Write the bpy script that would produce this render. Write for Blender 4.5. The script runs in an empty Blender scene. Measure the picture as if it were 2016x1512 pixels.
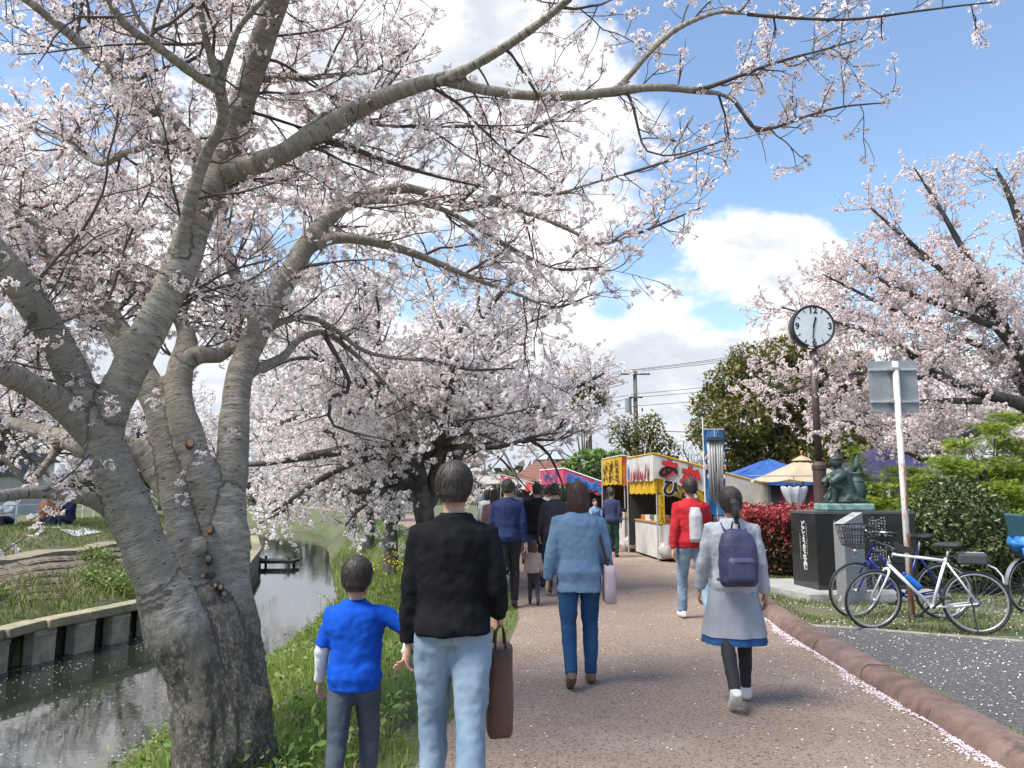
import bpy, bmesh, math, random
import numpy as np
from mathutils import Vector, Matrix, noise as mnoise
from mathutils.kdtree import KDTree

R = math.radians
scene = bpy.context.scene
COL = scene.collection

# ------------------------------------------------------------------ camera, sky, sun, exposure
CAM_H, PITCH, FPX = 1.55, R(7.9), 1540.0
cam_data = bpy.data.cameras.new('camera')
cam = bpy.data.objects.new('camera', cam_data)
COL.objects.link(cam)
cam.location = (0, 0, CAM_H)
cam.rotation_euler = (math.pi / 2 + PITCH, 0, 0)
cam_data.lens = 36.0 * FPX / 2016.0
cam_data.sensor_width = 36.0
cam_data.clip_start = 0.05
cam_data.clip_end = 6000
scene.camera = cam

SUN_EL, SUN_AZ = R(57), R(240)      # azimuth from +Y clockwise: high, over the camera's left shoulder


def ray(u, v):
    xc, yc = (u - 1008) / FPX, -(v - 756) / FPX
    return Vector((xc, math.cos(PITCH) - yc * math.sin(PITCH), math.sin(PITCH) + yc * math.cos(PITCH)))


def P(u, v, d):
    """the point seen at photo position (u, v) that stands d metres ahead"""
    r = ray(u, v)
    t = d / r.y
    return Vector((r.x * t, d, CAM_H + r.z * t))


def G(u, v, z=0.0):
    r = ray(u, v)
    t = (z - CAM_H) / r.z
    return Vector((r.x * t, r.y * t, z))


def build_world():
    w = bpy.data.worlds.new('World')
    scene.world = w
    w.use_nodes = True
    nt = w.node_tree
    nt.nodes.clear()
    N, L = nt.nodes.new, nt.links.new
    out = N('ShaderNodeOutputWorld')
    sky = N('ShaderNodeTexSky')
    sky.sky_type = 'NISHITA'
    sky.sun_disc = False
    sky.sun_elevation = SUN_EL
    sky.sun_rotation = SUN_AZ
    sky.altitude = 0
    sky.air_density = 1.15
    sky.dust_density = 0.7
    sky.ozone_density = 2.2
    bg = N('ShaderNodeBackground')
    bg.inputs['Strength'].default_value = 0.108
    L(sky.outputs[0], bg.inputs['Color'])
    tc = N('ShaderNodeTexCoord')
    sep = N('ShaderNodeSeparateXYZ')
    L(tc.outputs['Generated'], sep.inputs[0])

    def m(op, a, b=None, c=None, clamp=False):
        n = N('ShaderNodeMath')
        n.operation = op
        n.use_clamp = clamp
        for i, q in enumerate((a, b, c)):
            if q is None:
                continue
            if isinstance(q, (int, float)):
                n.inputs[i].default_value = q
            else:
                L(q, n.inputs[i])
        return n.outputs[0]

    def rng(val, a, b, c=0.0, d=1.0, smooth=True):
        n = N('ShaderNodeMapRange')
        n.interpolation_type = 'SMOOTHSTEP' if smooth else 'LINEAR'
        L(val, n.inputs['Value'])
        for k, q in zip(('From Min', 'From Max', 'To Min', 'To Max'), (a, b, c, d)):
            n.inputs[k].default_value = q
        return n.outputs['Result']

    def blob(u, v, rad, amp, stretch=(1, 1, 1)):
        d = ray(u, v).normalized()
        s = N('ShaderNodeVectorMath')
        s.operation = 'SUBTRACT'
        L(tc.outputs['Generated'], s.inputs[0])
        s.inputs[1].default_value = d
        s2 = N('ShaderNodeVectorMath')
        s2.operation = 'MULTIPLY'
        L(s.outputs[0], s2.inputs[0])
        s2.inputs[1].default_value = stretch
        ln = N('ShaderNodeVectorMath')
        ln.operation = 'LENGTH'
        L(s2.outputs[0], ln.inputs[0])
        return rng(ln.outputs['Value'], 0.0, rad, amp, 0.0)

    def noise(scale, detail, rough, sc=(1, 1, 1), loc=(0, 0, 0), dist=0.0):
        mp = N('ShaderNodeMapping')
        mp.inputs['Scale'].default_value = sc
        mp.inputs['Location'].default_value = loc
        L(tc.outputs['Generated'], mp.inputs[0])
        n = N('ShaderNodeTexNoise')
        L(mp.outputs[0], n.inputs['Vector'])
        n.inputs['Scale'].default_value = scale
        n.inputs['Detail'].default_value = detail
        n.inputs['Roughness'].default_value = rough
        n.inputs['Distortion'].default_value = dist
        return n.outputs[0]

    z = sep.outputs['Z']
    n1 = noise(3.0, 9, 0.58, (1, 1, 1.9), (0.35, 0.1, 0.2), 0.25)
    n2 = noise(9.0, 7, 0.6, (1, 1, 1.5), (3.1, 1.7, 0.4), 0.2)
    f = m('ADD', m('MULTIPLY', n1, 0.62), m('MULTIPLY', n2, 0.38))
    bank = rng(z, 0.08, 0.26, 0.30, 0.0)
    f = m('ADD', f, bank)
    for args in ((930, 130, 0.52, 0.22), (250, 420, 0.65, 0.16), (1230, 300, 0.20, 0.08), (1560, 470, 0.20, 0.14, (1, 1, 1.6)),
                 (1270, 630, 0.09, 0.10), (1960, 450, 0.10, 0.12),
                 (1720, 190, 0.42, -0.20), (1320, 80, 0.15, -0.13), (1440, 640, 0.10, -0.12, (1, 1, 1.8)), (1210, 600, 0.07, -0.12), (900, 560, 0.16, -0.18, (1, 1, 1.7)), (1290, 530, 0.07, -0.08), (560, 600, 0.2, -0.10), (1500, 490, 0.15, 0.13, (1, 1, 1.5)), (1640, 520, 0.13, 0.13), (1300, 740, 0.14, 0.16, (1, 1, 1.6)), (1500, 720, 0.13, 0.12, (1, 1, 1.5)), (90, 60, 0.2, -0.1)):
        f = m('ADD', f, blob(*args))
    cover = rng(f, 0.555, 0.665)
    # shading inside the clouds: bright tops, grey undersides
    n3 = noise(4.2, 8, 0.62, (1, 1, 2.2), (0.35, 0.1, 0.05), 0.3)
    n4 = noise(12.0, 6, 0.6, (1, 1, 2.0), (1.1, 0.4, 2.0), 0.2)
    sh = m('ADD', m('MULTIPLY', n3, 0.7), m('MULTIPLY', n4, 0.3))
    thick = rng(f, 0.60, 0.85, 0.0, 0.16)
    sh = m('SUBTRACT', sh, thick)
    sh = m('ADD', sh, rng(z, 0.05, 0.22, -0.03, 0.03))
    shade = rng(sh, 0.30, 0.56)
    mixc = N('ShaderNodeMix')
    mixc.data_type = 'RGBA'
    L(shade, mixc.inputs['Factor'])
    mixc.inputs[6].default_value = (0.58, 0.63, 0.70, 1)
    mixc.inputs[7].default_value = (1.0, 0.99, 0.97, 1)
    bgc = N('ShaderNodeBackground')
    bgc.inputs['Strength'].default_value = 0.58
    L(mixc.outputs[2], bgc.inputs['Color'])
    ms = N('ShaderNodeMixShader')
    L(cover, ms.inputs[0])
    L(bg.outputs[0], ms.inputs[1])
    L(bgc.outputs[0], ms.inputs[2])
    L(ms.outputs[0], out.inputs['Surface'])


build_world()
sun_data = bpy.data.lights.new('sun', 'SUN')
sun_data.energy = 3.1
sun_data.angle = R(24)
sun_data.color = (1.0, 0.94, 0.84)
sun = bpy.data.objects.new('sun', sun_data)
COL.objects.link(sun)
sdir = Vector((math.sin(SUN_AZ) * math.cos(SUN_EL), math.cos(SUN_AZ) * math.cos(SUN_EL), math.sin(SUN_EL)))
sun.rotation_euler = sdir.to_track_quat('Z', 'Y').to_euler()
sun.location = sdir * 60
vs = scene.view_settings
vs.view_transform = 'Standard'
vs.look = 'None'
vs.exposure = 1.15
vs.gamma = 1.0
vs.use_curve_mapping = False
scene.cycles.max_bounces = 5
scene.cycles.diffuse_bounces = 3
scene.cycles.glossy_bounces = 3
scene.cycles.transparent_max_bounces = 12
scene.cycles.use_denoising = True
scene.cycles.use_adaptive_sampling = True
scene.cycles.adaptive_threshold = 0.025

# ------------------------------------------------------------------ materials
MATS = {}


def mat(name, col, rough=0.7, col2=None, scale=8.0, detail=5.0, bump=0.0, bscale=None, metal=0.0, spec=0.5,
        stretch=(1, 1, 1), contrast=(0.35, 0.65), island=None, trans=0.0, bdist=0.02, col3=None, s3=2.0, c3=(0.5, 0.6)):
    """principled material: noise mixes col and col2, a broader noise lays col3 over, island=(colA,colB) varies each loose piece"""
    if name in MATS:
        return MATS[name]
    mt = bpy.data.materials.new(name)
    mt.use_nodes = True
    nt = mt.node_tree
    N, L = nt.nodes.new, nt.links.new
    bs = nt.nodes['Principled BSDF']
    bs.inputs['Roughness'].default_value = rough
    bs.inputs['Metallic'].default_value = metal
    bs.inputs['Specular IOR Level'].default_value = spec
    c4 = lambda c: (c[0], c[1], c[2], 1)
    tc = N('ShaderNodeTexCoord')
    mp = N('ShaderNodeMapping')
    mp.inputs['Scale'].default_value = stretch
    L(tc.outputs['Object'], mp.inputs[0])

    def nz(sc, det=detail):
        n = N('ShaderNodeTexNoise')
        n.inputs['Scale'].default_value = sc
        n.inputs['Detail'].default_value = det
        n.inputs['Roughness'].default_value = 0.62
        L(mp.outputs[0], n.inputs['Vector'])
        return n.outputs[0]

    def ramp(val, a, b):
        n = N('ShaderNodeMapRange')
        n.interpolation_type = 'SMOOTHSTEP'
        L(val, n.inputs['Value'])
        n.inputs['From Min'].default_value = a
        n.inputs['From Max'].default_value = b
        return n.outputs['Result']

    def mix(fac, a, b):
        n = N('ShaderNodeMix')
        n.data_type = 'RGBA'
        if isinstance(fac, float):
            n.inputs['Factor'].default_value = fac
        else:
            L(fac, n.inputs['Factor'])
        for i, q in ((6, a), (7, b)):
            if isinstance(q, tuple):
                n.inputs[i].default_value = c4(q)
            else:
                L(q, n.inputs[i])
        return n.outputs[2]

    cur = tuple(col)
    if col2 is not None:
        cur = mix(ramp(nz(scale), *contrast), tuple(col), tuple(col2))
    if col3 is not None:
        cur = mix(ramp(nz(s3, 4), *c3), cur, tuple(col3))
    if island is not None:
        g = N('ShaderNodeNewGeometry')
        cr = N('ShaderNodeValToRGB')
        els = cr.color_ramp.elements
        while len(els) < len(island):
            els.new(0.5)
        for i, c in enumerate(island):
            els[i].position = i / (len(island) - 1)
            els[i].color = c4(c)
        L(g.outputs['Random Per Island'], cr.inputs[0])
        cur = cr.outputs[0] if col2 is None else mix(0.5, cur, cr.outputs[0])
    if isinstance(cur, tuple):
        bs.inputs['Base Color'].default_value = c4(cur)
    else:
        L(cur, bs.inputs['Base Color'])
    if bump > 0:
        b = N('ShaderNodeBump')
        b.inputs['Strength'].default_value = bump
        b.inputs['Distance'].default_value = bdist
        L(nz(bscale or scale * 2, 6), b.inputs['Height'])
        L(b.outputs[0], bs.inputs['Normal'])
    if trans > 0:
        out = nt.nodes['Material Output']
        tr = N('ShaderNodeBsdfTranslucent')
        if isinstance(cur, tuple):
            tr.inputs['Color'].default_value = c4(cur)
        else:
            L(cur, tr.inputs['Color'])
        ms = N('ShaderNodeMixShader')
        ms.inputs[0].default_value = trans
        L(bs.outputs[0], ms.inputs[1])
        L(tr.outputs[0], ms.inputs[2])
        L(ms.outputs[0], out.inputs['Surface'])
    MATS[name] = mt
    return mt


# ------------------------------------------------------------------ object helpers
def tag(o, label=None, cat=None, group=None, kind=None):
    if label: o['label'] = label
    if cat: o['category'] = cat
    if group: o['group'] = group
    if kind: o['kind'] = kind
    return o


def empty(name, loc=(0, 0, 0), rz=0.0, label=None, cat=None, group=None, parent=None):
    o = bpy.data.objects.new(name, None)
    COL.objects.link(o)
    o.location = loc
    o.rotation_euler = (0, 0, rz)
    o.empty_display_size = 0.1
    if parent: o.parent = parent
    return tag(o, label, cat, group)


def link(name, me, parent=None):
    o = bpy.data.objects.new(name, me)
    COL.objects.link(o)
    if parent: o.parent = parent
    return o


def copy_tree(o, parent=None):
    c = o.copy()
    COL.objects.link(c)
    c.parent = parent
    for ch in list(o.children):
        copy_tree(ch, c)
    return c


class MB:
    """collects shapes, then builds ONE mesh object"""
    def __init__(self):
        self.v, self.f, self.m = [], [], []

    def add(self, verts, faces, mi=0):
        o = len(self.v)
        self.v += [tuple(q) for q in verts]
        self.f += [tuple(i + o for i in f) for f in faces]
        self.m += [mi] * len(faces)
        return self

    def box(self, c, s, rz=0.0, mi=0, M=None, bev=0.0):
        hx, hy, hz = s[0] / 2, s[1] / 2, s[2] / 2
        if bev > 0:
            b = min(bev, hx * .9, hy * .9, hz * .9)
            bm = bmesh.new()
            bmesh.ops.create_cube(bm, size=1)
            for q in bm.verts: q.co = Vector((q.co.x * 2 * hx, q.co.y * 2 * hy, q.co.z * 2 * hz))
            bmesh.ops.bevel(bm, geom=list(bm.edges), offset=b, segments=2, affect='EDGES', profile=0.5)
            vs_ = [q.co.copy() for q in bm.verts]
            bm.verts.index_update()
            fs = [[q.index for q in f.verts] for f in bm.faces]
            bm.free()
        else:
            vs_ = [Vector((x, y, z)) for x in (-hx, hx) for y in (-hy, hy) for z in (-hz, hz)]
            fs = [(0, 1, 3, 2), (4, 6, 7, 5), (0, 4, 5, 1), (2, 3, 7, 6), (0, 2, 6, 4), (1, 5, 7, 3)]
        T = Matrix.Translation(c) @ (M.to_4x4() if M is not None else Matrix.Rotation(rz, 4, 'Z'))
        return self.add([T @ q for q in vs_], fs, mi)

    def tube(self, pts, rad, n=8, mi=0, cap=True, squash=None, closed=False):
        pts = [Vector(p) for p in pts]
        K = len(pts)
        if isinstance(rad, (int, float)): rad = [rad] * K
        up = None
        rings = []
        for i, p in enumerate(pts):
            if closed:
                t = pts[(i + 1) % K] - pts[i - 1]
            else:
                t = pts[min(i + 1, K - 1)] - pts[max(i - 1, 0)]
            if t.length < 1e-9: t = Vector((0, 0, 1))
            t.normalize()
            if up is None:
                up = Vector((0, 0, 1)) if abs(t.z) < 0.9 else Vector((0, 1, 0))
            a = t.cross(up)
            if a.length < 1e-6: a = t.orthogonal()
            a.normalize()
            b = a.cross(t)
            b.normalize()
            up = b
            rings.append((p, a, b, rad[i]))
        o = []
        for p, a, b, r in rings:
            for k in range(n):
                an = 2 * math.pi * k / n
                ca, sa = math.cos(an) * r, math.sin(an) * r
                if squash: ca, sa = ca * squash[0], sa * squash[1]
                o.append(p + a * ca + b * sa)
        fs = []
        for i in range(K if closed else K - 1):
            j = (i + 1) % K
            for k in range(n):
                k2 = (k + 1) % n
                fs.append((i * n + k, i * n + k2, j * n + k2, j * n + k))
        if cap and not closed:
            fs.append(tuple(range(n - 1, -1, -1)))
            fs.append(tuple((K - 1) * n + k for k in range(n)))
        return self.add(o, fs, mi)

    def loft(self, secs, n=16, mi=0, cap=True, power=2.0):
        """secs: (x, y, z, rx, ry) horizontal ellipses from bottom to top"""
        o = []
        for (x, y, z, rx, ry) in secs:
            for k in range(n):
                a = 2 * math.pi * k / n
                c, s = math.cos(a), math.sin(a)
                c = math.copysign(abs(c) ** (2 / power), c)
                s = math.copysign(abs(s) ** (2 / power), s)
                o.append((x + rx * c, y + ry * s, z))
        fs = []
        K = len(secs)
        for i in range(K - 1):
            for k in range(n):
                k2 = (k + 1) % n
                fs.append((i * n + k, i * n + k2, (i + 1) * n + k2, (i + 1) * n + k))
        if cap:
            fs.append(tuple(range(n - 1, -1, -1)))
            fs.append(tuple((K - 1) * n + k for k in range(n)))
        return self.add(o, fs, mi)

    def ell(self, c, r, n=12, m=8, mi=0, M=None):
        o = []
        c = Vector(c)
        for i in range(1, m):
            th = math.pi * i / m
            for k in range(n):
                a = 2 * math.pi * k / n
                q = Vector((r[0] * math.sin(th) * math.cos(a), r[1] * math.sin(th) * math.sin(a), -r[2] * math.cos(th)))
                if M is not None: q = M @ q
                o.append(c + q)
        lo, hi = Vector((0, 0, -r[2])), Vector((0, 0, r[2]))
        if M is not None: lo, hi = M @ lo, M @ hi
        o += [c + lo, c + hi]
        B, T = len(o) - 2, len(o) - 1
        fs = []
        for k in range(n):
            k2 = (k + 1) % n
            fs.append((B, k2, k))
            for i in range(m - 2):
                fs.append((i * n + k, i * n + k2, (i + 1) * n + k2, (i + 1) * n + k))
            fs.append((T, (m - 2) * n + k, (m - 2) * n + k2))
        return self.add(o, fs, mi)

    def prism(self, poly, z0, z1, mi=0):
        n = len(poly)
        o = [(p[0], p[1], z0) for p in poly] + [(p[0], p[1], z1) for p in poly]
        fs = [tuple(range(n - 1, -1, -1)), tuple(range(n, 2 * n))]
        fs += [(i, (i + 1) % n, n + (i + 1) % n, n + i) for i in range(n)]
        return self.add(o, fs, mi)

    def torus(self, c, Rr, r, axis='y', n=36, k=8, mi=0, M=None, flat=1.0):
        c = Vector(c)
        o = []
        for i in range(n):
            a = 2 * math.pi * i / n
            for j in range(k):
                b = 2 * math.pi * j / k
                rr = Rr + r * math.cos(b)
                q = Vector((rr * math.cos(a), r * flat * math.sin(b), rr * math.sin(a)))
                if axis == 'z': q = Vector((q.x, q.z, q.y))
                if M is not None: q = M @ q
                o.append(c + q)
        fs = [(i * k + j, i * k + (j + 1) % k, ((i + 1) % n) * k + (j + 1) % k, ((i + 1) % n) * k + j) for i in range(n) for j in range(k)]
        return self.add(o, fs, mi)

    def mesh(self, name, mats):
        me = bpy.data.meshes.new(name)
        me.from_pydata(self.v, [], self.f)
        for q in (mats if isinstance(mats, (list, tuple)) else [mats]): me.materials.append(q)
        if any(self.m): me.polygons.foreach_set('material_index', self.m)
        me.update()
        return me

    def build(self, name, mats, parent=None, smooth=False):
        me = self.mesh(name, mats)
        if smooth: shade(me)
        return link(name, me, parent)


def shade(me, angle=None):
    me.polygons.foreach_set('use_smooth', [True] * len(me.polygons))
    if angle is not None:
        try:
            me.set_sharp_from_angle(angle=angle)
        except Exception:
            pass
    me.update()


def np_mesh(name, V, parts, mats, smooth=False):
    """parts: list of (faces (M,k) int array, material index or (M,) array)"""
    me = bpy.data.meshes.new(name)
    me.vertices.add(len(V))
    me.vertices.foreach_set('co', np.asarray(V, np.float32).ravel())
    loops, starts, mi, at = [], [], [], 0
    for F, q in parts:
        F = np.asarray(F, np.int32)
        if len(F) == 0: continue
        k = F.shape[1]
        loops.append(F.ravel())
        starts.append(at + np.arange(len(F), dtype=np.int32) * k)
        mi.append(np.full(len(F), q, np.int32) if np.isscalar(q) else np.asarray(q, np.int32))
        at += F.size
    loops = np.concatenate(loops)
    starts = np.concatenate(starts)
    me.loops.add(len(loops))
    me.loops.foreach_set('vertex_index', loops)
    me.polygons.add(len(starts))
    me.polygons.foreach_set('loop_start', starts)
    me.polygons.foreach_set('material_index', np.concatenate(mi))
    if smooth: me.polygons.foreach_set('use_smooth', np.ones(len(starts), bool))
    for q in (mats if isinstance(mats, (list, tuple)) else [mats]): me.materials.append(q)
    me.update(calc_edges=True)
    me.validate()
    return me


def applied(o):
    """freeze an object's modifiers into its mesh"""
    dg = bpy.context.evaluated_depsgraph_get()
    me = bpy.data.meshes.new_from_object(o.evaluated_get(dg))
    old = o.data
    o.modifiers.clear()
    o.data = me
    if old.users == 0: bpy.data.meshes.remove(old)
    return o


def text_mesh(s, size=1.0, extrude=0.004, offset=0.0, m=None):
    cu = bpy.data.curves.new('lettering', 'FONT')
    cu.body = s
    cu.size = size
    cu.extrude = extrude
    cu.offset = offset
    cu.align_x = 'CENTER'
    cu.align_y = 'CENTER'
    cu.resolution_u = 3
    o = bpy.data.objects.new('lettering', cu)
    COL.objects.link(o)
    dg = bpy.context.evaluated_depsgraph_get()
    me = bpy.data.meshes.new_from_object(o.evaluated_get(dg))
    bpy.data.objects.remove(o)
    bpy.data.curves.remove(cu)
    me.materials.clear()
    if m: me.materials.append(m)
    return me


def frame_on(origin, xdir, up):
    """matrix whose x runs along xdir, y along up, z out of the surface"""
    x = Vector(xdir).normalized()
    y = Vector(up).normalized()
    z = x.cross(y).normalized()
    y = z.cross(x)
    M = Matrix((x, y, z)).transposed().to_4x4()
    M.translation = origin
    return M


def lettering(name, s, size, M, m, parent, extrude=0.003, offset=0.0, sx=1.0):
    me = text_mesh(s, size, extrude, offset, m)
    o = link(name, me, parent)
    o.matrix_local = M @ Matrix.Diagonal((sx, 1, 1, 1))
    return o


def lerp_table(tab, y):
    ys = [q[0] for q in tab]
    return np.interp(y, ys, [q[1] for q in tab])

def W(o, root):
    """parent a part whose mesh is in world coordinates to a thing's root"""
    o.parent = root
    o.matrix_parent_inverse = root.matrix_basis.inverted()
    return o


# ------------------------------------------------------------------ the lie of the land
WATER_Z = -1.55
XL = [(-30, -9.6), (0, -9.4), (8, -9.1), (14.1, -8.9), (17.8, -8.05), (24, -8.2), (34, -10.8), (54, -17.6), (70, -27), (90, -45), (2000, -2300)]
XR = [(-30, -4.3), (4, -4.25), (9.6, -4.36), (15.2, -4.5), (22.5, -4.95), (41, -9.5), (58, -13.6), (72, -21), (90, -37), (2000, -2290)]
KERB = [(-30, 2.2), (-3, 2.45), (1.5, 2.62), (4.7, 2.78), (7, 2.9), (9.2, 3.04), (10.5, 3.2), (12.5, 3.5), (15.4, 3.72), (18.5, 3.62), (21.3, 3.1), (25, 2.0), (30, 0.3), (36, -1.4), (45, -4.0), (60, -8.6), (80, -17), (120, -36)]
PATHL = [(-30, -1.5), (-3, -1.15), (1.5, -0.85), (4.8, -0.55), (7.5, -0.1), (10.1, 0.1), (13, 0.0), (18, -0.55), (22, -1.2), (26, -2.2), (31, -3.8), (37, -5.4), (46, -8.0), (60, -12.3), (80, -21), (120, -40)]


def height(x, y):
    xl, xr = lerp_table(XL, y), lerp_table(XR, y)
    pl = np.minimum(lerp_table(PATHL, y), xr + 3.9) - 0.12
    z = np.zeros_like(x)
    t = np.clip((pl - x) / (pl - xr + 0.35), 0, 1)
    right = -1.85 * t ** 1.55
    right += np.where((t > 0.05) & (t < 1), 0.05 * np.sin(x * 3.1 + y * 1.7) * np.sin(y * 2.3 - x), 0)
    k = lerp_table(KERB, y)
    z = 0.05 * np.clip((x - k - 0.02) / 0.18, 0, 1)
    z = np.where(x < pl, right, z)
    s = np.clip((xl - 0.28 - x) / 4.2, 0, 1)
    left = -0.86 + 1.42 * (s * 0.75 + 0.25 * s * s * (3 - 2 * s))
    left = left + np.where((s > 0.02) & (s < 1), 0.03 * np.sin(x * 4 + y * 2.1), 0)
    z = np.where(x < xr + 0.05, np.minimum(z, -1.9), z)
    z = np.where(x < xl - 0.28, left, z)
    return z


def hz(x, y):
    return float(height(np.array([float(x)]), np.array([float(y)]))[0])


def build_ground():
    xs = np.concatenate([[-4000, -1200, -400, -150, -80, -50, -36, -28], np.arange(-23, -14, 0.6), np.arange(-14, 0.4, 0.16), np.arange(0.4, 4.6, 0.1), np.arange(5, 14, 1.0),
                         [16, 20, 26, 36, 50, 80, 150, 400, 1200, 4000]])
    ys = np.concatenate([[-300, -60, -20, -8], np.arange(-3, 30, 0.25), np.arange(30, 64, 0.7), np.arange(64, 110, 2.5), [120, 140, 170, 220, 300, 450, 800, 1600, 4500]])
    X, Y = np.meshgrid(xs, ys)
    Z = height(X.ravel(), Y.ravel())
    V = np.stack([X.ravel(), Y.ravel(), Z], 1)
    nx, ny = len(xs), len(ys)
    i, j = np.meshgrid(np.arange(nx - 1), np.arange(ny - 1))
    a = (j * nx + i).ravel()
    F = np.stack([a, a + 1, a + 1 + nx, a + nx], 1)
    g = mat('ground_soil', (0.11, 0.10, 0.065), 0.95, (0.075, 0.105, 0.03), scale=1.3, bump=0.6, bscale=14, contrast=(0.38, 0.6),
            col3=(0.16, 0.135, 0.085), s3=5.0, c3=(0.56, 0.68))
    me = np_mesh('ground', V, [(F, 0)], g, True)
    return tag(link('ground', me), kind='structure')


build_ground()


def ribbon(name, left, right, y0, y1, step, z, material, nx=10, wob=0.0):
    ys = np.arange(y0, y1 + step, step)
    xl, xr = lerp_table(left, ys), lerp_table(right, ys)
    V, F = [], []
    for j, y in enumerate(ys):
        for i in range(nx + 1):
            V.append((xl[j] + (xr[j] - xl[j]) * i / nx, y, z + 0.012 * math.sin(math.pi * i / nx)))
    for j in range(len(ys) - 1):
        for i in range(nx):
            a = j * (nx + 1) + i
            F.append((a, a + 1, a + nx + 2, a + nx + 1))
    me = np_mesh(name, np.array(V), [(np.array(F), 0)], material, True)
    return tag(link(name, me), kind='structure')


def asphalt(name, colA, colB, chip, chipfac, broad):
    mt = mat(name, colA, 0.92, colB, scale=55, detail=6, bump=0.9, bscale=75, bdist=0.012, contrast=(0.40, 0.60), col3=broad, s3=1.1, c3=(0.47, 0.72))
    nt = mt.node_tree
    N, L = nt.nodes.new, nt.links.new
    bs = nt.nodes['Principled BSDF']
    src = bs.inputs['Base Color'].links[0].from_socket
    tc = N('ShaderNodeTexCoord')
    vo = N('ShaderNodeTexVoronoi')
    vo.inputs['Scale'].default_value = 85
    L(tc.outputs['Object'], vo.inputs['Vector'])
    sp = N('ShaderNodeSeparateColor')
    L(vo.outputs['Color'], sp.inputs[0])
    gt = N('ShaderNodeMath')
    gt.operation = 'GREATER_THAN'
    gt.inputs[1].default_value = chipfac
    L(sp.outputs[0], gt.inputs[0])
    mx = N('ShaderNodeMix')
    mx.data_type = 'RGBA'
    L(gt.outputs[0], mx.inputs['Factor'])
    L(src, mx.inputs[6])
    mx.inputs[7].default_value = (*chip, 1)
    L(mx.outputs[2], bs.inputs['Base Color'])
    return mt


M_PATH = asphalt('red_brown_asphalt', (0.220, 0.158, 0.122), (0.300, 0.224, 0.176), (0.095, 0.074, 0.062), 0.88, (0.310, 0.243, 0.194))
M_GREY = asphalt('dark_grey_asphalt', (0.060, 0.060, 0.060), (0.115, 0.112, 0.108), (0.20, 0.19, 0.18), 0.90, (0.095, 0.092, 0.088))
ribbon('path', PATHL, KERB, -8, 100, 0.5, 0.004, M_PATH)

# the darker paved forecourt behind the kerb on the right, and its thin edging strip
K_OUT = 0.30
apex = (3.37, 9.16)
edge_pts = [apex, (3.85, 8.95), (4.45, 8.60), (5.2, 8.20), (6.2, 7.84), (7.5, 7.5), (9.5, 7.3), (13.0, 7.2)]
fb = MB()
poly = [(float(lerp_table(KERB, y)) + K_OUT - 0.04, y) for y in np.arange(-6, 9.1, 0.8)] + edge_pts
top = edge_pts[-1]
poly = poly + [(13.0, -6)]
fb.add([(x, y, 0.056) for x, y in poly], [tuple(range(len(poly)))[::-1]])
fo = fb.build('forecourt', M_GREY)
me = fo.data
bm = bmesh.new(); bm.from_mesh(me); bmesh.ops.triangulate(bm, faces=bm.faces); bmesh.ops.recalc_face_normals(bm, faces=bm.faces)
for f_ in bm.faces:
    if f_.normal.z < 0: f_.normal_flip()
bm.to_mesh(me); bm.free()
tag(fo, kind='structure')
eb = MB()
for i in range(len(edge_pts) - 1):
    a, b = Vector((*edge_pts[i], 0)), Vector((*edge_pts[i + 1], 0))
    d = (b - a); n = max(1, int(d.length / 0.6)); dn = d.normalized(); ang = math.atan2(d.y, d.x)
    for k in range(n):
        c = a + d * ((k + .5) / n)
        eb.box((c.x, c.y, 0.014), (d.length / n - 0.006, 0.07, 0.11), ang, bev=0.008)
M_CONC = mat('weathered_concrete', (0.33, 0.31, 0.27), 0.9, (0.20, 0.185, 0.15), scale=5, bump=0.5, bscale=40, col3=(0.13, 0.125, 0.09), s3=2.2, c3=(0.52, 0.68))
tag(eb.build('edging_strip', M_CONC), kind='structure')


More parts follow.
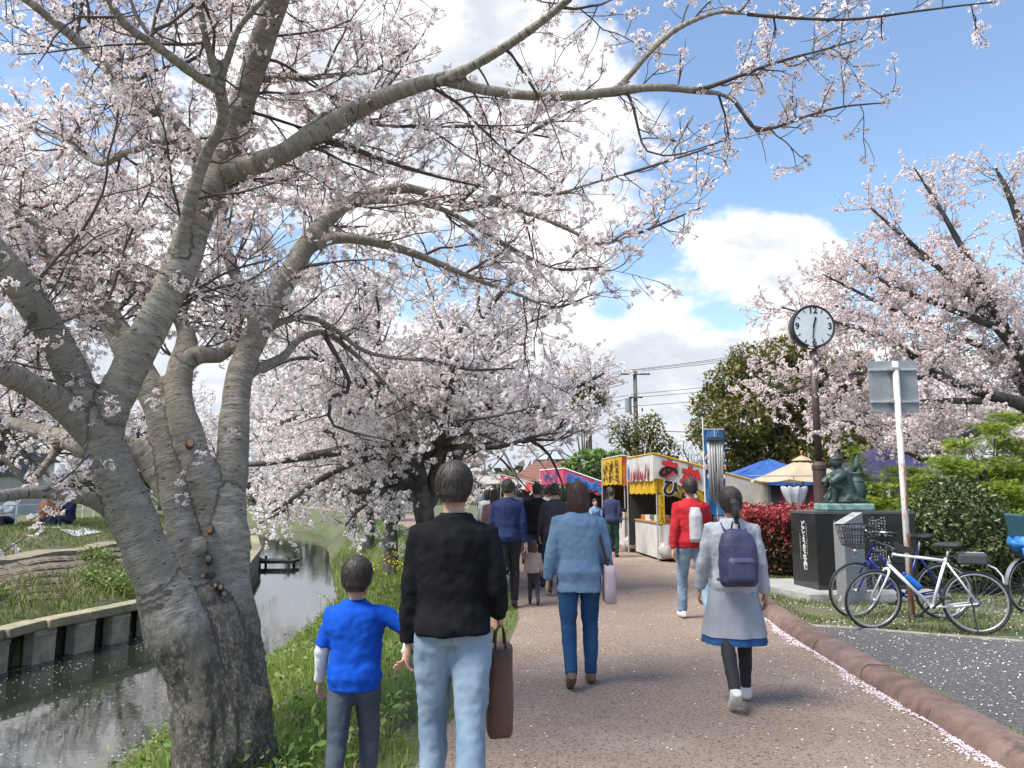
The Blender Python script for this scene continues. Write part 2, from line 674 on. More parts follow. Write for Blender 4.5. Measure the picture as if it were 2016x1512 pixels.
# kerb: rounded red-brown stones end to end, each a piece of its own
def build_kerb():
    M_K = mat('red_brown_kerb', (0.115, 0.070, 0.058), 0.9, (0.185, 0.120, 0.100), scale=7, bump=0.8, bscale=60, bdist=0.01,
              col3=(0.075, 0.060, 0.052), s3=3.2, c3=(0.60, 0.68))
    M_KS = [M_K, mat('red_brown_kerb_pale', (0.150, 0.098, 0.082), 0.9, (0.21, 0.145, 0.122), scale=6, bump=0.8, bscale=55, bdist=0.01, col3=(0.085, 0.066, 0.056), s3=2.7, c3=(0.58, 0.68)),
            mat('red_brown_kerb_dark', (0.098, 0.060, 0.050), 0.9, (0.155, 0.100, 0.085), scale=8, bump=0.8, bscale=65, bdist=0.01, col3=(0.05, 0.045, 0.04), s3=3.6, c3=(0.56, 0.66))]
    root = empty('kerb', (2.8, 5, 0))
    root['kind'] = 'structure'
    prof = [(0, -0.06), (0.006, 0.03), (0.030, 0.085), (0.062, 0.112), (0.090, 0.120), (0.15, 0.124), (0.22, 0.122), (0.262, 0.112), (0.276, 0.08), (0.285, -0.06)]
    ys = [-4.0]
    while ys[-1] < 26: ys.append(ys[-1] + 1.2)
    rg = random.Random(4)
    for a, b in zip(ys[:-1], ys[1:]):
        mb = MB()
        V = []
        S = 9
        dz = rg.uniform(-0.006, 0.006)
        for i in range(S):
            y = a + (b - a - 0.014) * i / (S - 1)
            x = float(lerp_table(KERB, y))
            for (px_, pz) in prof:
                nx = mnoise.noise(Vector((x * 3 + px_ * 9, y * 2.2, pz * 8))) * 0.012
                V.append((x + px_ + nx, y, pz + dz + nx * .8 + 0.002))
        n = len(prof)
        F = [(i * n + k, (i + 1) * n + k, (i + 1) * n + k + 1, i * n + k + 1) for i in range(S - 1) for k in range(n - 1)]
        F += [tuple(range(n)), tuple((S - 1) * n + k for k in range(n - 1, -1, -1))]
        mb.add(V, F)
        me = mb.mesh('kerb_stone', rg.choice(M_KS))
        shade(me, R(50))
        W(link('kerb_stone', me), root)


build_kerb()


# water
def build_water():
    mt = bpy.data.materials.new('river_water')
    mt.use_nodes = True
    nt = mt.node_tree
    N, L = nt.nodes.new, nt.links.new
    bs = nt.nodes['Principled BSDF']
    bs.inputs['Base Color'].default_value = (0.020, 0.026, 0.020, 1)
    bs.inputs['Roughness'].default_value = 0.03
    bs.inputs['IOR'].default_value = 1.7
    bs.inputs['Specular IOR Level'].default_value = 0.6
    tc = N('ShaderNodeTexCoord')
    mp = N('ShaderNodeMapping')
    mp.inputs['Scale'].default_value = (1.0, 1.5, 1)
    L(tc.outputs['Object'], mp.inputs[0])
    n1 = N('ShaderNodeTexNoise'); n1.inputs['Scale'].default_value = 3.2; n1.inputs['Detail'].default_value = 4
    n2 = N('ShaderNodeTexNoise'); n2.inputs['Scale'].default_value = 0.35; n2.inputs['Detail'].default_value = 2
    L(mp.outputs[0], n1.inputs['Vector']); L(mp.outputs[0], n2.inputs['Vector'])
    mr = N('ShaderNodeMapRange')
    L(n2.outputs[0], mr.inputs['Value'])
    for k, q in zip(('From Min', 'From Max', 'To Min', 'To Max'), (0.35, 0.7, 0.12, 0.6)): mr.inputs[k].default_value = q
    b = N('ShaderNodeBump'); b.inputs['Distance'].default_value = 0.0055
    L(mr.outputs[0], b.inputs['Strength']); L(n1.outputs[0], b.inputs['Height']); L(b.outputs[0], bs.inputs['Normal'])
    mb = MB()
    ys = list(np.arange(-30, 100, 2.0))
    V = []
    for y in ys:
        V += [(float(lerp_table(XL, y)) - 0.25, y, WATER_Z), (float(lerp_table(XR, y)) + 0.9, y, WATER_Z)]
    mb.add(V, [(2 * i, 2 * i + 1, 2 * i + 3, 2 * i + 2) for i in range(len(ys) - 1)])
    tag(mb.build('river_water', mt), kind='structure')


build_water()


# river wall on the far bank: cap stones, posts and panels, each a piece
def build_river_wall():
    M_CAP = mat('mossy_cap_concrete', (0.33, 0.29, 0.19), 0.9, (0.21, 0.19, 0.12), scale=3, bump=0.5, bscale=35, col3=(0.42, 0.38, 0.28), s3=6, c3=(0.55, 0.7))
    M_PST = mat('dirty_post_concrete', (0.42, 0.385, 0.30), 0.9, (0.27, 0.245, 0.19), scale=4, bump=0.4, bscale=40)
    M_DRK = mat('opening_shade_concrete', (0.050, 0.048, 0.040), 0.6, (0.025, 0.025, 0.02), scale=5, bump=0.4)  # near-black panel colour stands for the shade inside the wall openings
    root = empty('river_wall', (-9, 14, -0.9), label='low mossy concrete river wall with square posts along the far waterline', cat='river wall')
    ys = list(np.arange(2.0, 46, 0.001))
    # walk along the wall by arc length
    def at(y): return Vector((float(lerp_table(XL, y)), y, 0))
    y, k = 3.0, 0
    back = MB()
    while y < 44:
        a = at(y)
        d = (at(y + 0.05) - a).normalized()
        stepy = d.y * 1.0
        b = at(y + stepy)
        ang = math.atan2(d.y, d.x)
        mid = (a + b) / 2
        nrm = Vector((-d.y, d.x, 0))     # towards the bank (left)
        # cap
        c = mid + nrm * 0.06
        W(MB().box((c.x, c.y, -0.87), ((b - a).length - 0.012, 0.40, 0.17), ang, bev=0.025).build('cap_stone', M_CAP), root)
        # post with a recessed face
        pc = a + nrm * 0.05
        W(MB().box((pc.x, pc.y, -1.36), (0.52, 0.24, 0.80), ang, bev=0.02)
          .box((pc.x - nrm.x * 0.13, pc.y - nrm.y * 0.13, -1.03), (0.48, 0.03, 0.07), ang, bev=0.006).build('wall_post', M_PST), root)
        bc = mid + nrm * 0.26
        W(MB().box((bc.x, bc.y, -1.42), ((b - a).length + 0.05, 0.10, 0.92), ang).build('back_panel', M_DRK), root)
        y += stepy
        k += 1


build_river_wall()


# sloping block revetment above the wall: every block is a piece
def build_revetment():
    root = empty('block_revetment', (-10.5, 13, -0.4), label='sloping concrete block revetment half covered by grass on the far bank', cat='revetment')
    Ms = [mat('revetment_block_a', (0.190, 0.155, 0.115), 0.95, (0.13, 0.105, 0.078), scale=9, bump=0.5, bscale=40),
          mat('revetment_block_b', (0.165, 0.135, 0.10), 0.95, (0.11, 0.09, 0.066), scale=9, bump=0.5, bscale=40),
          mat('revetment_block_c', (0.22, 0.18, 0.135), 0.95, (0.15, 0.12, 0.09), scale=9, bump=0.5, bscale=40)]
    rg = random.Random(9)
    mesh = [MB().box((0, 0, 0), (0.37, 0.28, 0.10), bev=0.02).box((0, 0, 0.052), (0.23, 0.15, 0.02), bev=0.006).mesh('block', m_) for m_ in Ms]
    n = 0
    for row in range(6):
        off = 0.95 + row * 0.30
        y = 9.0 + (row % 2) * 0.2
        while y < 25.5:
            x = float(lerp_table(XL, y)) - 0.28 - off
            x2 = float(lerp_table(XL, y + 0.2)) - 0.28 - off
            d = Vector((x2 - x, 0.2, hz(x2, y + .2) - hz(x, y))).normalized()
            nb = Vector((-1, 0, hz(x - .3, y) / 1 - hz(x, y))).normalized() if False else Vector((-0.3, 0, hz(x - .3, y) - hz(x, y))).normalized()
            up = d.cross(nb).normalized() * -1
            if up.z < 0: up = -up
            M = Matrix((d, up.cross(d), up)).transposed().to_4x4()
            M.translation = Vector((x, y, hz(x, y) - 0.022 + rg.uniform(-0.006, 0.006)))
            o = link('block', rg.choice(mesh))
            o.parent = root
            o.matrix_parent_inverse = root.matrix_basis.inverted()
            o.matrix_basis = M
            n += 1
            y += 0.39
    # narrow footway at the top of the blocks
    mb = MB()
    V = []
    ys = np.arange(7, 30, 0.5)
    for y in ys:
        x0 = float(lerp_table(XL, y)) - 0.28
        for q, dz in ((2.55, -.12), (2.56, .035), (2.98, .035), (3.0, -.12)):
            V.append((x0 - q, y, hz(x0 - q, y) * .0 + hz(x0 - 2.8, y) + dz + (q - 2.8) * .12))
    mb.add(V, [(4 * i + k, 4 * i + k + 1, 4 * i + k + 5, 4 * i + k + 4) for i in range(len(ys) - 1) for k in range(3)])
    o = mb.build('top_ledge', mat('ledge_concrete', (0.27, 0.235, 0.17), 0.95, (0.19, 0.165, 0.115), scale=4, bump=0.4))
    W(o, root)


build_revetment()


# small wooden landing stage at the far bank
def build_landing():
    m_ = mat('old_grey_wood', (0.085, 0.080, 0.074), 0.85, (0.045, 0.042, 0.04), scale=6, stretch=(1, 8, 8), bump=0.4)
    root = empty('landing_stage', (-10.4, 34, WATER_Z), label='small dark wooden landing stage jutting into the river from the far bank', cat='landing stage')
    for k in range(7):
        W(MB().box((-10.9 + k * 0.27, 34, WATER_Z + 0.26), (0.25, 1.0, 0.05), bev=0.008).build('plank', m_), root)
    for dy in (-0.42, 0.42):
        W(MB().box((-10.1, 34 + dy, WATER_Z + 0.19), (1.9, 0.09, 0.09)).build('beam', m_), root)
        for dx in (-0.5, 0.72):
            W(MB().tube([(-10.1 + dx, 34 + dy, WATER_Z - 0.6), (-10.1 + dx, 34 + dy, WATER_Z + 0.40)], 0.06, 10).build('pile', m_), root)


build_landing()

# ------------------------------------------------------------------ trees
def smooth_poly(pts, rad, seg):
    """Catmull-Rom through pts, points about seg apart"""
    pts = np.asarray(pts, float)
    rad = np.asarray(rad, float)
    if len(pts) < 3:
        n = max(2, int(np.linalg.norm(pts[-1] - pts[0]) / seg) + 1)
        t = np.linspace(0, 1, n)[:, None]
        return pts[0] + (pts[-1] - pts[0]) * t, rad[0] + (rad[-1] - rad[0]) * t[:, 0]
    ext = np.vstack([2 * pts[0] - pts[1], pts, 2 * pts[-1] - pts[-2]])
    oP, oR = [], []
    for i in range(len(pts) - 1):
        p0, p1, p2, p3 = ext[i:i + 4]
        n = max(2, int(np.linalg.norm(p2 - p1) / seg))
        for k in range(n):
            t = k / n
            oP.append(0.5 * ((2 * p1) + (-p0 + p2) * t + (2 * p0 - 5 * p1 + 4 * p2 - p3) * t * t + (-p0 + 3 * p1 - 3 * p2 + p3) * t ** 3))
            oR.append(rad[i] + (rad[i + 1] - rad[i]) * t)
    oP.append(pts[-1]); oR.append(rad[-1])
    return np.array(oP), np.array(oR)


def twig_mesh_arrays(polys, sides=3):
    """polys: list of (pts (K,3), rad (K,)) -> V, F for all tubes"""
    by = {}
    for p, r in polys: by.setdefault(len(p), []).append((p, r))
    Vs, Fs, base = [], [], 0
    for K, lst in by.items():
        A = np.stack([q[0] for q in lst]); Rr = np.stack([q[1] for q in lst])
        N = len(lst)
        T = np.gradient(A, axis=1)
        T /= np.linalg.norm(T, axis=2, keepdims=True) + 1e-9
        mean = A[:, -1] - A[:, 0]
        ref = np.where(np.abs(mean[:, 2:3]) > 0.8 * np.linalg.norm(mean, axis=1, keepdims=True), np.array([[1., 0, 0]]), np.array([[0, 0, 1.]]))
        a = np.cross(T, ref[:, None, :]); a /= np.linalg.norm(a, axis=2, keepdims=True) + 1e-9
        b = np.cross(a, T)
        ang = 2 * np.pi * np.arange(sides) / sides
        V = A[:, :, None, :] + Rr[:, :, None, None] * (a[:, :, None, :] * np.cos(ang)[None, None, :, None] + b[:, :, None, :] * np.sin(ang)[None, None, :, None])
        V = V.reshape(-1, 3)
        i, k = np.meshgrid(np.arange(K - 1), np.arange(sides), indexing='ij')
        k2 = (k + 1) % sides
        f = np.stack([i * sides + k, i * sides + k2, (i + 1) * sides + k2, (i + 1) * sides + k], -1).reshape(-1, 4)
        F = (f[None] + (np.arange(N) * K * sides)[:, None, None]).reshape(-1, 4) + base
        Vs.append(V); Fs.append(F); base += len(V)
    return np.concatenate(Vs), np.concatenate(Fs)


def rand_dir_about(rg, t, lo, hi):
    """unit vector at an angle lo..hi (radians) from t"""
    t = t / (np.linalg.norm(t) + 1e-9)
    r = rg.normal(size=3)
    r -= t * r.dot(t)
    r /= np.linalg.norm(r) + 1e-9
    a = rg.uniform(lo, hi)
    return t * math.cos(a) + r * math.sin(a)


def wander(rg, p, d, L, K, curl, up):
    pts = [np.array(p, float)]
    d = d / np.linalg.norm(d)
    st = L / (K - 1)
    for _ in range(K - 1):
        d = d + rg.normal(size=3) * curl + np.array([0, 0, up])
        d /= np.linalg.norm(d)
        pts.append(pts[-1] + d * st)
    return np.array(pts)


def grow(limbs, rg, sp2=0.16, L2=(0.5, 1.1), sp3=0.11, L3=(0.14, 0.42), bs=0.065, keep=None, r2=0.011, r3=0.0042, up2=0.05, K2=7, K3=5, away=0.0):
    """limbs: (pts, rad, tstart, density, lenscale[, bloom]). Returns twig polylines and blossom sites"""
    polys, sites = [], []

    def bloom(pts, every, pr, off):
        seg = np.linalg.norm(np.diff(pts, axis=0), axis=1)
        tot = seg.sum()
        s = rg.uniform(0, every)
        cum = np.concatenate([[0], np.cumsum(seg)])
        while s < tot:
            if rg.random() < pr:
                i = min(len(seg) - 1, np.searchsorted(cum, s) - 1 if s > 0 else 0)
                q = pts[i] + (pts[i + 1] - pts[i]) * ((s - cum[i]) / (seg[i] + 1e-9))
                sites.append(q + rg.normal(size=3) * off)
            s += every * rg.uniform(0.6, 1.4)
    for lim in limbs:
        pts, rad, t0, dens, ls = lim[:5]
        blo = lim[5] if len(lim) > 5 else 1.0
        if dens <= 0: continue
        seg = np.linalg.norm(np.diff(pts, axis=0), axis=1)
        cum = np.concatenate([[0], np.cumsum(seg)])
        tot = cum[-1]
        s = tot * t0 + rg.uniform(0, sp2)
        while s < tot:
            i = min(len(seg) - 1, max(0, np.searchsorted(cum, s) - 1))
            q = pts[i] + (pts[i + 1] - pts[i]) * ((s - cum[i]) / (seg[i] + 1e-9))
            tan = pts[i + 1] - pts[i]
            d = rand_dir_about(rg, tan, R(28), R(78))
            d[2] += 0.18
            if d[1] < 0 and rg.random() < away: d[1] *= -1
            L = rg.uniform(*L2) * ls * (1.0 - 0.35 * s / tot)
            if keep is None or keep(q + d / np.linalg.norm(d) * L * 0.7):
                p2 = wander(rg, q, d, L, K2, 0.20, up2)
                rr = min(r2 * (0.6 + 0.6 * L), rad[i] * 0.55)
                polys.append((p2, np.linspace(rr, 0.0026, K2)))
                bloom(p2[2:], bs * 1.3, 0.7 * blo, 0.02)
                s3 = rg.uniform(0.05, sp3)
                c2 = L / (K2 - 1)
                while s3 < L:
                    j = min(K2 - 2, int(s3 / c2))
                    q3 = p2[j] + (p2[j + 1] - p2[j]) * (s3 / c2 - j)
                    d3 = rand_dir_about(rg, p2[j + 1] - p2[j], R(25), R(65))
                    L_3 = rg.uniform(*L3) * (1.1 - 0.4 * s3 / L)
                    e = q3 + d3 * L_3
                    if keep is None or keep(e):
                        p3 = wander(rg, q3, d3, L_3, K3, 0.16, 0.05)
                        polys.append((p3, np.linspace(r3, 0.0016, K3)))
                        bloom(p3[1:], bs, 0.85 * blo, 0.012)
                        if rg.random() < 0.8 * blo: sites.append(p3[-1])
                    s3 += sp3 * rg.uniform(0.5, 1.5)
                if rg.random() < 0.8 * blo: sites.append(p2[-1])
            s += sp2 / dens * rg.uniform(0.5, 1.5)
        if blo > 0.5: sites.append(pts[-1])
    return polys, np.array(sites)


def flower_cluster(rg, nf, fr, cr, petals=True, fine=True):
    """one tuft of blossom: nf flowers on short stalks. returns V, quads/tris, material ids (0 petal, 1 calyx)"""
    V, T, M = [], [], []

    def tri(a, b, c, m):
        n = len(V); V.extend([a, b, c]); T.append((n, n + 1, n + 2)); M.append(m)
    for i in range(nf):
        d = rg.normal(size=3); d /= np.linalg.norm(d)
        c = d * cr * rg.uniform(0.7, 1.1)
        n_ = d + rg.normal(size=3) * 0.45; n_ /= np.linalg.norm(n_)
        a = np.cross(n_, [0.3, 0.2, 0.9]); a /= np.linalg.norm(a)
        b = np.cross(n_, a)
        r = fr * rg.uniform(0.85, 1.15)
        ph = rg.uniform(0, 6.28)
        if petals:
            cup = rg.uniform(0.05, 0.55)
            base = len(V)
            V.append(c)
            for k in range(5 if not fine else 0):
                th = ph + k * 2 * math.pi / 5
                for (rr, dt, hh) in ((0.72, -0.48, 0.6), (1.0, 0.0, 1.0), (0.72, 0.48, 0.6)):
                    t_ = th + dt
                    V.append(c + r * rr * (a * math.cos(t_) + b * math.sin(t_)) + n_ * r * cup * hh)
                o = base + 1 + k * 3
                T.extend([(base, o, o + 1), (base, o + 1, o + 2)]); M.extend([0] * 2)
            for k in range(5 if fine else 0):
                th = ph + k * 2 * math.pi / 5
                for (rr, dt, hh) in ((0.62, -0.50, 0.5), (1.0, -0.24, 1.0), (0.90, 0.0, 0.9), (1.0, 0.24, 1.0), (0.62, 0.50, 0.5)):
                    t_ = th + dt
                    V.append(c + r * rr * (a * math.cos(t_) + b * math.sin(t_)) + n_ * r * cup * hh)
                o = base + 1 + k * 5
                T.extend([(base, o, o + 1), (base, o + 1, o + 2), (base, o + 2, o + 3), (base, o + 3, o + 4)]); M.extend([0] * 4)
            # dark red eye and calyx
            e = r * 0.22
            tri(c + n_ * .1 * r + a * e, c + n_ * .1 * r - a * e * .5 + b * e * .87, c + n_ * .1 * r - a * e * .5 - b * e * .87, 1)
            tri(c - n_ * 0.1 * r + a * e, c - n_ * .8 * r, c - n_ * .1 * r - a * e, 1)
            tri(c - n_ * 0.1 * r + b * e * .6, np.zeros(3), c - n_ * .1 * r - b * e * .6, 1)
        else:
            base = len(V)
            for k in range(5):
                th = ph + k * 2 * math.pi / 5
                V.append(c + r * (a * math.cos(th) + b * math.sin(th)))
            T.extend([(base, base + 1, base + 2), (base, base + 2, base + 3), (base, base + 3, base + 4)]); M.extend([0] * 3)
            if i % 2 == 0:
                e = r * 0.35
                tri(c - n_ * .02 + a * e, c - n_ * .02 - a * e, c * 0.1, 1)
    return np.array(V), np.array(T), np.array(M)


def scatter_templates(rg, templates, sites, scale=(0.8, 1.2)):
    N = len(sites)
    pick = rg.integers(0, len(templates), N)
    q = rg.normal(size=(N, 4)); q /= np.linalg.norm(q, axis=1, keepdims=True)
    w, x, y, z = q.T
    Rm = np.stack([1 - 2 * (y * y + z * z), 2 * (x * y - z * w), 2 * (x * z + y * w), 2 * (x * y + z * w), 1 - 2 * (x * x + z * z), 2 * (y * z - x * w),
                   2 * (x * z - y * w), 2 * (y * z + x * w), 1 - 2 * (x * x + y * y)], 1).reshape(N, 3, 3)
    sc = rg.uniform(*scale, N)
    Vs, Fs, Ms, base = [], [], [], 0
    for t, (V, T, M) in enumerate(templates):
        idx = np.nonzero(pick == t)[0]
        if len(idx) == 0: continue
        VV = np.einsum('nij,vj->nvi', Rm[idx], V) * sc[idx][:, None, None] + sites[idx][:, None, :]
        Vs.append(VV.reshape(-1, 3))
        Fs.append((T[None] + (np.arange(len(idx)) * len(V))[:, None, None]).reshape(-1, 3) + base)
        Ms.append(np.tile(M, len(idx)))
        base += VV.shape[0] * VV.shape[1]
    return np.concatenate(Vs), np.concatenate(Fs), np.concatenate(Ms)


M_PETAL = mat('blossom_petal_pale', (0.8, 0.7, 0.72), 0.75, island=[(0.93, 0.83, 0.815), (0.95, 0.90, 0.873), (0.90, 0.77, 0.766), (0.96, 0.93, 0.892)], trans=0.50, spec=0.2)
M_PETAL2 = mat('blossom_petal_white', (0.8, 0.7, 0.72), 0.75, island=[(0.90, 0.82, 0.805), (0.94, 0.90, 0.873), (0.86, 0.77, 0.766), (0.96, 0.93, 0.902)], trans=0.50, spec=0.2)
M_PETAL3 = mat('blossom_petal_pink', (0.8, 0.6, 0.62), 0.75, island=[(0.89, 0.77, 0.747), (0.93, 0.85, 0.815), (0.83, 0.67, 0.660), (0.94, 0.89, 0.854)], trans=0.50, spec=0.2)
M_CALYX = mat('blossom_calyx', (0.16, 0.05, 0.04), 0.7, island=[(0.20, 0.055, 0.045), (0.12, 0.06, 0.03), (0.26, 0.10, 0.08)])
M_TWIG = mat('cherry_twig_bark', (0.070, 0.054, 0.048), 0.85, (0.125, 0.100, 0.088), scale=9)
M_LIMB = mat('cherry_limb_bark', (0.060, 0.052, 0.047), 0.85, (0.125, 0.11, 0.10), scale=7, bump=0.6, bscale=30, col3=(0.04, 0.036, 0.03), s3=3)


def bark_material():
    mt = bpy.data.materials.new('cherry_bark_banded')
    mt.use_nodes = True
    nt = mt.node_tree
    N, L = nt.nodes.new, nt.links.new
    bs = nt.nodes['Principled BSDF']
    bs.inputs['Roughness'].default_value = 0.82
    bs.inputs['Specular IOR Level'].default_value = 0.3
    at = N('ShaderNodeAttribute'); at.attribute_name = 'bark'
    ra = N('ShaderNodeAttribute'); ra.attribute_name = 'old'

    def nz(sc, scale, det=5, rough=0.6, src=at.outputs['Vector']):
        mp = N('ShaderNodeMapping'); mp.inputs['Scale'].default_value = sc
        L(src, mp.inputs[0])
        n = N('ShaderNodeTexNoise'); n.inputs['Scale'].default_value = scale; n.inputs['Detail'].default_value = det; n.inputs['Roughness'].default_value = rough
        L(mp.outputs[0], n.inputs['Vector'])
        return n.outputs[0]

    def rr(v, a, b, c=0.0, d=1.0):
        n = N('ShaderNodeMapRange'); n.interpolation_type = 'SMOOTHSTEP'
        L(v, n.inputs['Value'])
        for k, q in zip(('From Min', 'From Max', 'To Min', 'To Max'), (a, b, c, d)): n.inputs[k].default_value = q
        return n.outputs['Result']

    def mx(f, a, b):
        n = N('ShaderNodeMix'); n.data_type = 'RGBA'
        L(f, n.inputs['Factor'])
        for i, q in ((6, a), (7, b)):
            if isinstance(q, tuple): n.inputs[i].default_value = (*q, 1)
            else: L(q, n.inputs[i])
        return n.outputs[2]

    def mt_(op, a, b):
        n = N('ShaderNodeMath'); n.operation = op
        for i, q in enumerate((a, b)):
            if isinstance(q, float): n.inputs[i].default_value = q
            else: L(q, n.inputs[i])
        return n.outputs[0]
    # smooth young bark: thin bands running round the limb, pale scratches, dark lenticels
    band = nz((9, 9, 34), 1.0, 7, 0.72)
    lent = nz((22, 22, 95), 1.0, 3, 0.55)
    tone = nz((3, 3, 2.2), 1.0, 4)
    young = mx(rr(band, 0.36, 0.66), (0.215, 0.193, 0.160), (0.44, 0.402, 0.340))
    young = mx(rr(tone, 0.40, 0.68), young, (0.235, 0.215, 0.168))
    young = mx(rr(lent, 0.615, 0.68), young, (0.046, 0.040, 0.034))
    young = mx(rr(nz((26, 26, 110), 1.0, 4, 0.6), 0.63, 0.72), young, (0.36, 0.34, 0.30))
    # old bark: scaly, deep fissures up and down
    fis = nz((26, 26, 9.0), 1.0, 9, 0.74)
    sca = nz((60, 60, 40), 1.0, 7, 0.68)
    old = mx(rr(fis, 0.36, 0.62), (0.125, 0.108, 0.086), (0.60, 0.53, 0.43))
    old = mx(rr(sca, 0.40, 0.64), (0.16, 0.138, 0.110), old)
    old = mx(rr(nz((4, 4, 3), 1.0, 4), 0.53, 0.68), old, (0.40, 0.345, 0.265))
    k = N('ShaderNodeMath'); k.operation = 'ADD'; k.use_clamp = True
    L(ra.outputs['Fac'], k.inputs[0])
    L(mt_('MULTIPLY', mt_('SUBTRACT', tone, 0.5), 0.9), k.inputs[1])
    f = rr(k.outputs[0], 0.25, 0.75)
    L(mx(f, young, old), bs.inputs['Base Color'])
    hy = mt_('ADD', mt_('MULTIPLY', band, 0.35), mt_('MULTIPLY', lent, -0.25))
    ho = mt_('ADD', mt_('MULTIPLY', fis, 1.5), mt_('MULTIPLY', sca, 1.0))
    hm = N('ShaderNodeMix'); hm.data_type = 'FLOAT'
    L(f, hm.inputs[0]); L(hy, hm.inputs[2]); L(ho, hm.inputs[3])
    b = N('ShaderNodeBump'); b.inputs['Strength'].default_value = 1.0; b.inputs['Distance'].default_value = 0.04
    L(hm.outputs[0], b.inputs['Height']); L(b.outputs[0], bs.inputs['Normal'])
    return mt


